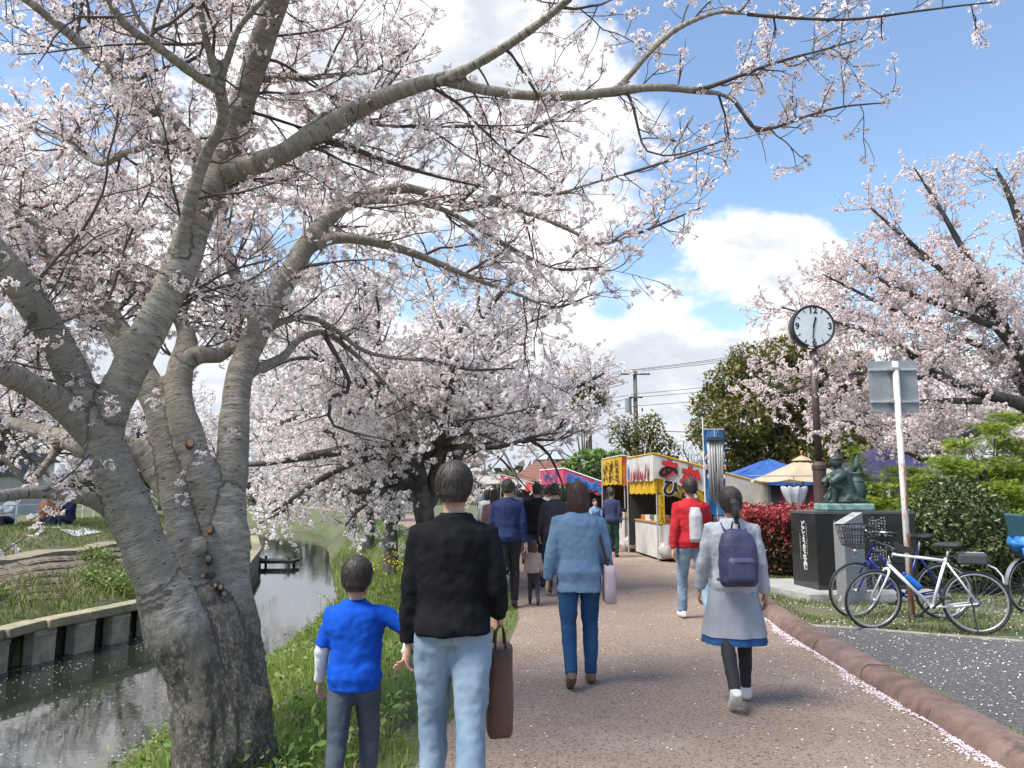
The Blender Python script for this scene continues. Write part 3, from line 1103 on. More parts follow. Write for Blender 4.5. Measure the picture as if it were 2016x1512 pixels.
def build_near_cherry():
    """the big many-stemmed cherry on the near bank; stems follow their course in the photograph, each at its own distance"""
    rg = np.random.default_rng(11)
    # (u, v, distance, half width in photo pixels)
    ST = {
        'butt':  [(432, 1660, 4.75, 108), (432, 1540, 4.75, 82), (432, 1440, 4.75, 76), (426, 1360, 4.76, 70), (412, 1270, 4.78, 62), (402, 1200, 4.8, 55)],
        'buttL': [(402, 1650, 4.62, 62), (402, 1540, 4.62, 54), (398, 1440, 4.62, 52), (384, 1330, 4.62, 52), (352, 1250, 4.60, 58), (322, 1160, 4.58, 52)],
        'front': [(340, 1230, 4.58, 52), (315, 1150, 4.56, 50), (282, 1070, 4.53, 47), (250, 990, 4.49, 45), (222, 920, 4.45, 42), (200, 850, 4.42, 43), (196, 822, 4.42, 42)],
        'fr':    [(205, 840, 4.42, 37), (232, 775, 4.42, 37), (268, 700, 4.43, 37), (308, 625, 4.45, 36), (342, 555, 4.47, 36), (365, 500, 4.49, 36), (385, 440, 4.51, 33), (410, 380, 4.53, 32), (438, 318, 4.55, 33), (460, 250, 4.5, 27), (485, 180, 4.4, 26), (512, 95, 4.25, 26), (548, -10, 4.05, 24), (585, -120, 3.8, 21), (630, -260, 3.5, 16)],
        'fl':    [(190, 850, 4.42, 34), (160, 780, 4.38, 33), (128, 705, 4.3, 33), (85, 630, 4.2, 32), (35, 555, 4.05, 32), (-30, 480, 3.9, 31), (-120, 380, 3.7, 28), (-260, 260, 3.4, 22)],
        'fll':   [(185, 865, 4.42, 30), (135, 810, 4.3, 28), (80, 770, 4.15, 26), (20, 738, 4.0, 25), (-60, 700, 3.8, 24), (-200, 640, 3.5, 20)],
        'twin':  [(352, 520, 4.45, 17), (362, 455, 4.36, 15), (382, 375, 4.26, 14), (405, 305, 4.18, 13), (432, 258, 4.1, 13), (440, 215, 4.02, 14), (430, 165, 3.95, 13)],
        'twinu': [(430, 165, 3.95, 12), (415, 110, 3.88, 10), (400, 55, 3.8, 9), (390, -10, 3.72, 8.5), (380, -120, 3.6, 7)],
        'twinl': [(430, 175, 3.95, 12), (390, 152, 3.85, 11), (340, 115, 3.72, 11), (290, 78, 3.6, 10), (245, 48, 3.5, 10), (208, -10, 3.4, 9), (150, -110, 3.2, 7)],
        'twinr': [(432, 165, 3.95, 9), (452, 105, 3.9, 9), (470, 55, 3.85, 8), (510, 8, 3.75, 7), (545, -40, 3.6, 6)],
        'reach': [(432, 340, 4.55, 30), (480, 328, 4.52, 25), (545, 308, 4.48, 22), (605, 275, 4.44, 22), (665, 238, 4.42, 22), (720, 207, 4.4, 20), (785, 180, 4.36, 18), (850, 160, 4.32, 17), (890, 152, 4.3, 15)],
        'reachu': [(870, 158, 4.3, 13), (930, 130, 4.22, 12), (990, 95, 4.15, 12), (1045, 58, 4.08, 11), (1100, 15, 4.0, 10), (1135, -20, 3.9, 9), (1190, -110, 3.7, 7)],
        'reachl': [(880, 160, 4.3, 13), (950, 176, 4.32, 13), (1030, 187, 4.34, 12), (1120, 189, 4.34, 12), (1205, 181, 4.34, 11.5), (1290, 172, 4.34, 10), (1375, 179, 4.36, 9)],
        'rise':  [(1212, 180, 4.34, 8), (1245, 142, 4.36, 8), (1283, 98, 4.36, 7.5), (1320, 65, 4.36, 7.5), (1365, 40, 4.36, 6.5), (1420, 24, 4.36, 5.5), (1490, 30, 4.38, 4.5), (1570, 36, 4.4, 3.8), (1680, 38, 4.42, 3.2), (1790, 24, 4.45, 2.6), (1900, 10, 4.5, 2), (1960, 4, 4.52, 1.5)],
        'fork':  [(1370, 178, 4.36, 7), (1412, 166, 4.38, 5), (1480, 140, 4.42, 4), (1545, 118, 4.48, 3), (1620, 98, 4.52, 2.5), (1690, 78, 4.56, 1.6)],
        'sag':   [(1375, 180, 4.36, 8), (1420, 186, 4.4, 5.5), (1448, 203, 4.42, 5), (1468, 232, 4.44, 4.5), (1492, 258, 4.46, 4), (1530, 250, 4.5, 3.5), (1590, 228, 4.54, 2.8), (1660, 210, 4.6, 2.2), (1745, 202, 4.64, 1.4)],
        'mid':   [(400, 1290, 4.86, 46), (385, 1180, 4.88, 37), (365, 1080, 4.92, 32), (350, 1000, 4.96, 33), (340, 930, 5.0, 33), (330, 860, 5.05, 33), (300, 775, 5.08, 31), (255, 690, 5.1, 29), (205, 615, 5.12, 28), (150, 545, 5.15, 27), (90, 480, 5.2, 26), (20, 425, 5.25, 25), (-60, 390, 5.3, 22), (-200, 330, 5.4, 18)],
        'right': [(480, 1660, 4.90, 84), (480, 1540, 4.90, 70), (474, 1440, 4.92, 62), (466, 1340, 4.94, 57), (455, 1250, 4.98, 55), (445, 1150, 5.0, 48), (445, 1060, 5.05, 46), (442, 980, 5.1, 44)],
        'rightr': [(448, 1000, 5.1, 36), (458, 900, 5.15, 36), (462, 820, 5.2, 32), (472, 740, 5.26, 29), (500, 668, 5.33, 28), (535, 600, 5.42, 27), (572, 535, 5.5, 25), (605, 480, 5.6, 23), (645, 432, 5.7, 19), (692, 395, 5.8, 16), (750, 376, 5.9, 14), (805, 370, 6.0, 12)],
        'rightl': [(425, 1040, 5.05, 36), (405, 960, 5.02, 35), (385, 900, 5.0, 33), (362, 830, 5.02, 32), (352, 770, 5.08, 29), (356, 720, 5.15, 27), (368, 680, 5.25, 23), (360, 640, 5.4, 17), (330, 600, 5.6, 13), (290, 560, 5.8, 10)],
        'knot':  [(362, 712, 5.15, 24), (395, 698, 5.2, 20), (430, 700, 5.28, 17), (455, 680, 5.35, 13), (470, 640, 5.45, 9), (480, 600, 5.6, 7)],
        'arc1':  [(800, 370, 6.0, 11), (860, 384, 6.1, 10), (920, 403, 6.2, 9.5), (985, 402, 6.3, 9), (1025, 415, 6.35, 8), (1070, 430, 6.4, 7), (1120, 452, 6.45, 6), (1180, 480, 6.5, 5), (1230, 468, 6.6, 4), (1300, 442, 6.7, 3), (1390, 404, 6.8, 1.6)],
        'arc2':  [(930, 402, 6.2, 8), (985, 385, 6.3, 7), (1030, 380, 6.35, 6), (1095, 382, 6.4, 5.5), (1160, 362, 6.5, 4.5), (1240, 340, 6.6, 3.5), (1330, 312, 6.7, 2.6), (1395, 290, 6.8, 2), (1442, 263, 6.9, 1.3)],
        'arc3':  [(690, 402, 5.8, 11), (745, 394, 5.85, 10), (810, 398, 5.9, 9), (870, 412, 5.95, 8), (925, 440, 6.0, 7), (985, 475, 6.05, 6), (1040, 505, 6.1, 5), (1100, 530, 6.2, 4), (1190, 525, 6.3, 2)],
        'arc4':  [(608, 488, 5.6, 15), (655, 470, 5.65, 13), (710, 472, 5.7, 12), (770, 485, 5.8, 11), (830, 505, 5.9, 10), (890, 530, 6.0, 8), (950, 555, 6.1, 7), (1020, 580, 6.2, 5.5), (1085, 605, 6.3, 4), (1130, 595, 6.4, 2.5), (1168, 578, 6.5, 1.4)],
        'arc5':  [(905, 400, 6.15, 6), (955, 350, 6.1, 5), (1000, 300, 6.0, 4.5), (1060, 250, 5.9, 4), (1130, 215, 5.8, 3), (1240, 160, 5.7, 2)],
        'back1': [(515, 655, 5.36, 16), (490, 600, 5.5, 15), (462, 540, 5.7, 13), (440, 480, 5.9, 12), (432, 440, 6.0, 11), (452, 385, 6.15, 10), (472, 330, 6.3, 9), (490, 250, 6.5, 8), (500, 190, 6.7, 6)],
        'low1':  [(478, 745, 5.26, 13), (520, 720, 5.4, 11), (560, 700, 5.55, 10), (590, 668, 5.7, 9), (640, 655, 5.85, 8), (690, 690, 6.0, 7), (740, 735, 6.1, 6), (790, 790, 6.2, 5), (850, 822, 6.3, 4.5), (930, 826, 6.4, 3.5), (1010, 812, 6.5, 2.5), (1065, 798, 6.6, 1.5)],
        'low2':  [(505, 660, 5.33, 11), (550, 635, 5.5, 9), (605, 625, 5.65, 8), (655, 645, 5.8, 7), (715, 690, 5.9, 6.5), (780, 705, 6.0, 5.5), (850, 712, 6.1, 4.5), (930, 728, 6.2, 3.5), (1010, 725, 6.3, 2)],
        'low3':  [(640, 660, 5.85, 6), (690, 760, 5.9, 5), (655, 780, 5.9, 5), (650, 830, 5.85, 3.5), (690, 850, 5.85, 2.5), (780, 870, 5.9, 1.5)],
        'lleg':  [(220, 1010, 4.5, 17), (180, 985, 4.4, 15), (120, 972, 4.25, 15), (55, 970, 4.1, 14), (-10, 978, 3.95, 14), (-120, 985, 3.7, 12)],
        'ldark': [(215, 905, 4.7, 26), (150, 872, 4.8, 22), (95, 855, 4.9, 17), (40, 838, 5.0, 13), (-40, 815, 5.1, 11), (-150, 780, 5.3, 8)],
        'behind': [(345, 990, 5.0, 30), (312, 930, 5.02, 30), (275, 890, 5.0, 26), (215, 870, 4.95, 22), (150, 850, 4.95, 18)],
        'lfork': [(118, 878, 4.85, 9), (82, 925, 4.75, 9), (50, 948, 4.65, 8), (20, 915, 4.6, 7), (-20, 880, 4.55, 6)],
        'upl1':  [(420, 330, 4.62, 18), (372, 272, 4.6, 15), (335, 232, 4.55, 13), (275, 190, 4.5, 13), (225, 148, 4.42, 12), (170, 95, 4.35, 11), (110, 45, 4.25, 10), (40, -10, 4.1, 8), (-60, -90, 3.9, 6)],
        'upl2':  [(335, 232, 4.55, 10), (290, 180, 4.6, 9), (235, 120, 4.7, 8), (190, 90, 4.75, 7), (120, 15, 4.85, 5)],
        'upl3':  [(400, 350, 4.6, 12), (345, 280, 4.8, 9), (250, 300, 5.0, 8), (195, 322, 5.2, 7), (130, 280, 5.4, 5), (40, 240, 5.6, 4)],
        'upr1':  [(505, 155, 4.42, 10), (560, 155, 4.5, 9), (620, 152, 4.6, 8), (690, 145, 4.7, 7), (735, 140, 4.8, 5), (800, 100, 4.9, 3)],
        'upr2':  [(560, 285, 4.46, 8), (620, 240, 4.7, 7.5), (650, 222, 4.85, 7), (740, 245, 5.0, 6), (830, 250, 5.2, 5), (950, 250, 5.4, 4), (1080, 270, 5.6, 2.5)],
        'upr3':  [(630, 275, 4.45, 7), (690, 290, 4.6, 7), (740, 310, 4.75, 6), (800, 330, 4.9, 5), (870, 350, 5.0, 3.5), (960, 370, 5.2, 2)],
        'drop':  [(1235, 182, 4.34, 5), (1248, 215, 4.36, 4), (1258, 260, 4.4, 3), (1275, 298, 4.42, 2.5), (1330, 305, 4.45, 2), (1430, 275, 4.5, 1.2)],
        'midl':  [(250, 690, 5.1, 14), (205, 610, 5.0, 12), (150, 530, 4.9, 11), (70, 440, 4.8, 10), (0, 395, 4.7, 9), (-60, 350, 4.6, 7)],
        'midu':  [(262, 690, 5.1, 13), (225, 610, 5.3, 10), (190, 545, 5.5, 8), (175, 480, 5.7, 6), (170, 400, 5.9, 5)],
        'wallL': [(-100, 640, 4.6, 12), (0, 580, 4.9, 9), (110, 560, 5.2, 7), (210, 570, 5.4, 4)],
    }
    dens = {'behind': 0, 'butt': 0, 'buttL': 0, 'front': 0, 'right': 0, 'knot': 0.5, 'lleg': 0.5, 'ldark': 0.8, 'lfork': 0.9}
    start = {'fr': 0.12, 'fl': 0.25, 'fll': 0.3, 'mid': 0.45, 'rightr': 0.35, 'rightl': 0.5, 'reach': 0.08, 'lleg': 0.45, 'back1': 0.1}
    sparse = {'rise': (1.0, 0.42), 'fork': (1.5, 0.5), 'sag': (1.5, 0.48), 'reachl': (0.8, 0.42), 'reachu': (0.8, 0.75), 'drop': (1.3, 0.36), 'arc1': (1.35, 0.62), 'arc2': (1.5, 0.6), 'arc5': (1.1, 0.55),
              'arc3': (1.35, 0.7), 'arc4': (1.3, 0.6), 'low1': (0.8, 0.55), 'low2': (0.9, 0.6), 'low3': (0.7, 0.4), 'reach': (0.8, 0.7), 'lleg': (0.35, 0.6), 'ldark': (0.8, 0.6), 'lfork': (0.9, 0.5)}
    bl = {'rise': 0.95, 'sag': 0.9, 'fork': 0.9, 'reachl': 0.6, 'arc1': 0.72, 'arc2': 0.72, 'arc4': 0.75, 'drop': 0.6, 'low1': 0.5, 'low2': 0.6, 'low3': 0.35, 'lleg': 0.7, 'arc5': 0.7}
    stems, limbs = [], []
    for k, lst in ST.items():
        pts = [P(u, v, d) for u, v, d, r in lst]
        rad = [r * (P(u, v, d) - Vector((0, 0, CAM_H))).length / FPX * (0.90 if k in ('butt', 'buttL', 'right') else 0.84) for u, v, d, r in lst]
        pp, rr = smooth_poly(pts, rad, 0.05)
        stems.append((k, pp, rr))
        dn, ls = sparse.get(k, (dens.get(k, 1.0), 1.0))
        if k in dens and k not in sparse: dn = dens[k]
        limbs.append((pp, rr, start.get(k, 0.08), dn, ls, bl.get(k, 1.0)))
    # side limbs off the heavy stems
    for k, cnt in (('fr', 6), ('fl', 5), ('fll', 4), ('mid', 8), ('rightl', 4), ('upl1', 5), ('midl', 5), ('midu', 4), ('wallL', 4), ('reach', 3), ('twinl', 3), ('twinu', 2), ('upl3', 4), ('back1', 5), ('rightr', 5), ('ldark', 3), ('reachu', 2), ('upr1', 3), ('upr2', 3), ('arc1', 3), ('arc3', 4), ('arc4', 4)):
        pp, rr = [q for q in stems if q[0] == k][0][1:]
        t0 = max(0.18, start.get(k, 0.1))
        for j in range(cnt):
            i = int((t0 + (0.95 - t0) * (j + rg.uniform(0, 1)) / cnt) * (len(pp) - 2))
            d_ = rand_dir_about(rg, pp[i + 1] - pp[i], R(30), R(75))
            if d_[1] < 0 and (k not in ('twinl', 'upl1') or rg.random() < .7): d_[1] *= -0.8
            d_[2] += 0.12
            ln = rg.uniform(0.5, 1.25) * (0.6 if k.startswith(('arc', 'reachu', 'upr')) else 1.0)
            q = wander(rg, pp[i], d_, ln, 9, 0.14, 0.01)
            if min(q[:, 1]) < 2.0 or q[-1][2] < 1.2: continue
            r_ = np.linspace(min(0.0125, rr[i] * .45), 0.004, 9)
            stems.append(('s', *smooth_poly(q, r_, 0.05)))
            limbs.append((q, r_, 0.05, 1.0, 0.75, 0.9 if not k.startswith('arc') else 0.6))
    base = Vector((-1.86, 4.78, -0.3))
    root = empty('cherry_tree', base, label='big grey many-stemmed cherry tree in blossom on the near river bank', cat='tree', group='blossoming cherry trees')
    # thick stems fused into one surface
    mb = MB()
    thin = []
    for k, pp, rr in stems:
        if rr.max() > 0.022:
            cut = len(pp)
            for i in range(len(pp)):
                if rr[i] < 0.0145: cut = i + 1; break
            cut = max(cut, 2)
            n = 14 if rr.max() > 0.05 else 10
            r_ = [r * (1 + 0.10 * mnoise.noise(Vector(p) * 7) + (0.06 if r > .09 else 0) * mnoise.noise(Vector(p) * 17)) for p, r in zip(pp[:cut], rr[:cut])]
            mb.tube(pp[:cut], r_, n)
            if cut < len(pp) - 1: thin.append((pp[cut - 1:], rr[cut - 1:]))
        else:
            thin.append((pp, rr))
    # burrs, root flare and the swollen callus on the right-hand stem
    for (u, v, d, r) in ((432, 1100, 4.96, 30), (500, 1385, 4.78, 34), (470, 1400, 4.74, 30), (405, 1075, 4.9, 22), (415, 1180, 4.82, 20), (360, 880, 4.98, 20)):
        c = P(u, v, d)
        q = r * d / FPX
        mb.ell(c, (q, q * 1.0, q * 0.95), 12, 8)
    for a in range(0, 360, 40):
        b0 = base + Vector((math.cos(R(a)) * .30, math.sin(R(a)) * .22, 0.12))
        b1 = base + Vector((math.cos(R(a)) * .46, math.sin(R(a)) * .46, -0.30))
        mb.tube([b0, (b0 + b1) / 2 + Vector((0, 0, -.05)), b1], [0.12, 0.09, 0.04], 10)
    trunk = mb.build('trunk', [])
    md = trunk.modifiers.new('fuse', 'REMESH'); md.mode = 'VOXEL'; md.voxel_size = 0.018; md.use_smooth_shade = True
    sm = trunk.modifiers.new('soften', 'SMOOTH'); sm.factor = 0.5; sm.iterations = 3
    applied(trunk)
    me = trunk.data
    me.materials.clear(); me.materials.append(bark_material())
    # bark coordinates along each stem
    S = []
    for k, pp, rr in stems:
        acc = rg.uniform(0, 20)
        for i in range(len(pp)):
            if i: acc += np.linalg.norm(pp[i] - pp[i - 1])
            t = pp[min(i + 1, len(pp) - 1)] - pp[max(i - 1, 0)]
            S.append((pp[i], t / (np.linalg.norm(t) + 1e-9), acc, rr[i], k))
    kd = KDTree(len(S))
    for i, s in enumerate(S): kd.insert(s[0], i)
    kd.balance()
    n = len(me.vertices)
    bark = np.zeros((n, 3), np.float32); old = np.zeros(n, np.float32)
    disp = np.zeros((n, 3), np.float32)
    old_st = {'butt': 1, 'buttL': 0.9, 'right': 1.0, 'rightr': 0.5, 'mid': 0.4, 'rightl': 0.45}
    for v_ in me.vertices:
        best = None
        for co, i, d in kd.find_n(v_.co, 4):
            q = d / (S[i][3] + 0.01)
            if best is None or q < best[0]: best = (q, i)
        p, t, acc, r, k = S[best[1]]
        dv = np.array(v_.co) - p
        al = dv.dot(t)
        dv = dv - t * al
        bark[v_.index] = (dv[0], dv[1] + dv[2] * 0.7, acc + al)
        z = v_.co.z
        o = old_st.get(k, 0.0) * max(0.0, min(1.0, (1.3 - z) / 0.8))
        if k in ('right', 'butt', 'buttL'): o = max(o, max(0, min(1, (0.85 - z) / .55)))
        old[v_.index] = o
        if o > 0.05:
            w = Vector(v_.co)
            h = mnoise.noise(Vector((w.x * 22, w.y * 22, w.z * 6))) * 0.016 + mnoise.noise(w * 45) * 0.009
            disp[v_.index] = np.array(v_.normal) * h * o
        else:
            disp[v_.index] = np.array(v_.normal) * mnoise.noise(Vector((bark[v_.index][0] * 6, bark[v_.index][1] * 6, bark[v_.index][2] * 30))) * 0.0008
    co = np.zeros(n * 3, np.float32); me.vertices.foreach_get('co', co)
    me.vertices.foreach_set('co', (co.reshape(-1, 3) + disp).ravel())
    me.attributes.new('bark', 'FLOAT_VECTOR', 'POINT').data.foreach_set('vector', bark.ravel())
    me.attributes.new('old', 'FLOAT', 'POINT').data.foreach_set('value', old)
    shade(me)
    W(trunk, root)
    # pruned stubs with pale cut faces
    M_CUT = mat('pale_cut_wood', (0.36, 0.17, 0.08), 0.85, (0.50, 0.29, 0.15), scale=40, col3=(.16, .10, .06), s3=18, c3=(.5, .7))
    for (u, v, d, r, tx, tz) in ((374, 872, 4.9, 11, .55, .3), (413, 1042, 4.84, 9, .3, .1), (410, 1100, 4.8, 8, .3, .2), (402, 1133, 4.79, 5, -.3, .1), (424, 1153, 4.76, 5, .2, .3), (434, 1156, 4.76, 5, .4, .3), (441, 1169, 4.75, 4.5, .5, .1),
                                 (465, 1365, 4.70, 6, 0, .2), (484, 1385, 4.71, 6, .2, 0), (500, 1395, 4.73, 5, .4, .1), (516, 1383, 4.76, 5, .6, .2), (451, 1480, 4.66, 7, .1, 0)):
        c = P(u, v, d)
        q = r * d / FPX
        ax = Vector((tx, -1, tz)).normalized()
        so = MB().tube([c + ax * -0.09, c, c + ax * 0.012], [q * 1.2, q * 1.1, q * 0.85], 11, squash=(rg.uniform(.65, .95), rg.uniform(.9, 1.15))).build('pruned_stub', [M_LIMB, M_CUT], smooth=False)
        so.data.polygons[len(so.data.polygons) - 1].material_index = 1
        W(so, root)

    def keep(p):
        if p[1] < 1.7: return False
        q = np.array([p[0], p[1], p[2] - CAM_H])
        return np.linalg.norm(q) > 1.9 and p[2] > 0.6
    polys, sites = grow(limbs, rg, sp2=0.155, L2=(0.40, 1.10), sp3=0.098, L3=(0.12, 0.36), bs=0.125, keep=keep, r2=0.0085, r3=0.0032, away=0.95)
    # thin leaders as twigs too
    for pp, rr in thin:
        idx = np.unique(np.linspace(0, len(pp) - 1, min(len(pp), 14)).astype(int))
        pr = pp[idx]; r_ = rr[idx]
        while len(pr) < 14:
            pr = np.vstack([pr, pr[-1] + (pr[-1] - pr[-2]) * .3]); r_ = np.append(r_, r_[-1] * .8)
        polys.append((pr, r_))
    # hanging sprigs in front of the stems
    for (u, v, d, du, dv) in ((395, 880, 4.5, -40, 130), (300, 790, 4.3, 20, -20), (470, 850, 4.8, -20, 15), (205, 790, 4.2, 15, 10), (40, 1040, 4.0, 100, -70), (0, 1090, 3.8, 130, -110)):
        a, b = np.array(P(u, v, d)), np.array(P(u + du, v + dv, d - .1))
        m_ = (a + b) / 2 + rg.normal(size=3) * .02
        pr, r_ = smooth_poly([a, m_, b], [.004, .003, .002], 0.03)
        pr = pr[np.linspace(0, len(pr) - 1, 7).astype(int)]
        polys.append((pr, np.linspace(.004, .0018, 7)))
        for q in pr[1::2]: sites = np.vstack([sites, q + rg.normal(size=3) * .012])
    V, F = twig_mesh_arrays(polys, 4)
    tw = link('twigs', np_mesh('twigs', V, [(F, 0)], M_TWIG, True)); tag(tw, kind='stuff'); W(tw, root)
    d = np.linalg.norm(sites - np.array([0, 0, CAM_H]), axis=1)
    print('near cherry sites', (d < 3.7).sum(), ((d >= 3.7) & (d < 6.4)).sum(), (d >= 6.4).sum(), 'twigs', len(polys))
    Vs, Fs, Ms, off = [], [], [], 0
    for lo, hi, T, mx in ((0, 3.7, [flower_cluster(rg, n, 0.0172, 0.032) for n in (2, 3, 4, 5, 6, 8)], 3500),
                          (3.7, 6.4, [flower_cluster(rg, n, 0.0178, 0.033, True, False) for n in (3, 4, 5, 6, 7, 8)], 8500),
                          (6.4, 99, [flower_cluster(rg, n, 0.0185, 0.034, False) for n in (3, 4, 5, 7)], 7000)):
        q = sites[(d >= lo) & (d < hi)]
        if len(q) == 0: continue
        if len(q) > mx: q = q[rg.permutation(len(q))[:mx]]
        V, F, M = scatter_templates(rg, T, q, (0.85, 1.2))
        Vs.append(V); Fs.append(F + off); Ms.append(M); off += len(V)
    V, F, M = np.concatenate(Vs), np.concatenate(Fs), np.concatenate(Ms)
    bo = link('blossom', np_mesh('blossom', V, [(F, M)], [M_PETAL, M_CALYX])); tag(bo, kind='stuff'); W(bo, root)
    return root


build_near_cherry()


def gen_limbs(rg, base, trunk_h, spread, top, nprim, r0, lean=(0, 0), az0=0.0, squash=1.0, droop=0.5):
    """limbs of a spreading cherry: trunk, primaries that arch outward, secondaries"""
    base = np.array(base, float)
    L = []
    fork = base + np.array([lean[0], lean[1], trunk_h])
    mid = (base + fork) / 2 + rg.normal(size=3) * 0.06
    L.append((*smooth_poly([base - np.array([0, 0, .2]), base + (0, 0, .12), mid, fork], [r0 * 1.35, r0 * 1.1, r0 * .9, r0 * .8], 0.15), 1.0, 0, 0))
    for i in range(nprim):
        az = az0 + 2 * math.pi * i / nprim + rg.uniform(-.3, .3)
        h = rg.uniform(0.15, 1.0)
        reach = spread * (1.0 - 0.45 * h) * rg.uniform(0.85, 1.1)
        z1 = trunk_h + (top - trunk_h) * (0.30 + 0.70 * h)
        dx, dy = math.cos(az) * reach, math.sin(az) * reach * squash
        bx, by = fork[0], fork[1]
        pts = [fork + np.array([0, 0, -.15]), np.array([bx + dx * .18, by + dy * .18, base[2] + trunk_h + (z1 - trunk_h) * .40]),
               np.array([bx + dx * .45, by + dy * .45, base[2] + trunk_h + (z1 - trunk_h) * .78]), np.array([bx + dx * .75, by + dy * .75, base[2] + z1]),
               np.array([bx + dx, by + dy, base[2] + z1 - droop * (1 - h) * 0.9])]
        pts = [pts[0]] + [p + rg.normal(size=3) * 0.12 for p in pts[1:]]
        rr = np.array([.55, .46, .34, .2, .07]) * r0
        pp, ra = smooth_poly(pts, rr, 0.12)
        L.append((pp, ra, 0.22, 1.0, 1.0))
        for j in range(6):
            t = rg.uniform(0.22, 0.9)
            k = int(t * (len(pp) - 2))
            tan = pp[k + 1] - pp[k]
            d = rand_dir_about(rg, tan, R(25), R(60)); d[2] += 0.22
            ln = spread * rg.uniform(0.22, 0.45) * (1.1 - .4 * t)
            q = wander(rg, pp[k], d, ln, 8, 0.13, 0.0)
            ra2 = np.linspace(max(ra[k] * .55, .012), .008, 8)
            L.append((q, ra2, 0.1, 1.0, 0.9))
    return L


def build_cherry(limbs, base, label, seed, petal, grp='blossoming cherry trees', lod=1, maxsites=9000, keep=None, fsize=1.0, **kw):
    rg = np.random.default_rng(seed)
    root = empty('cherry_tree', base, label=label, cat='tree', group=grp)
    mb = MB()
    for lim in limbs:
        pp, rr = lim[0], lim[1]
        mb.tube(pp, [r * (1 + .12 * mnoise.noise(Vector(p) * 5)) for p, r in zip(pp, rr)], 10 if max(rr) > .06 else 6)
    o = mb.build('trunk', M_LIMB, smooth=True); W(o, root)
    polys, sites = grow(limbs, rg, keep=keep, **kw)
    V, F = twig_mesh_arrays(polys, 3)
    W(tag(link('twigs', np_mesh('twigs', V, [(F, 0)], M_TWIG, True)), kind='stuff'), root)
    if len(sites) > maxsites: sites = sites[rg.permutation(len(sites))[:maxsites]]
    fr = {1: 0.024, 2: 0.034, 3: 0.055}[lod] * fsize
    cr = {1: 0.045, 2: 0.065, 3: 0.11}[lod] * fsize
    T = [flower_cluster(rg, n, fr, cr, False) for n in ((5, 6, 7, 8) if lod < 3 else (4, 5, 6))]
    V, F, M = scatter_templates(rg, T, sites, (0.8, 1.25))
    W(tag(link('blossom', np_mesh('blossom', V, [(F, M)], [petal, M_CALYX])), kind='stuff'), root)
    print(label, 'sites', len(sites), 'polys', len(polys))
    return root


def add_sides(L, rg, every, ln, r=.012):
    out = []
    for pp, rr, t0, dens, ls in L:
        if dens <= 0 or len(pp) < 4: continue
        seg = np.linalg.norm(np.diff(pp, axis=0), axis=1)
        n = int(seg.sum() / every)
        for j in range(n):
            i = int((0.12 + 0.85 * rg.random()) * (len(pp) - 2))
            d = rand_dir_about(rg, pp[i + 1] - pp[i], R(28), R(70)); d[2] += .15
            q = wander(rg, pp[i], d, rg.uniform(*ln), 8, .14, .0)
            out.append((q, np.linspace(min(r, rr[i] * .5), .005, 8), .05, 1.0, .8))
    return L + out


def px_limb(lst, seg=0.1, t0=0.1, dens=1.0, ls=1.0):
    pts = [P(u, v, d) for u, v, d, r in lst]
    rad = [r * d / FPX for u, v, d, r in lst]
    pp, rr = smooth_poly(pts, rad, seg)
    return (pp, rr, t0, dens, ls)


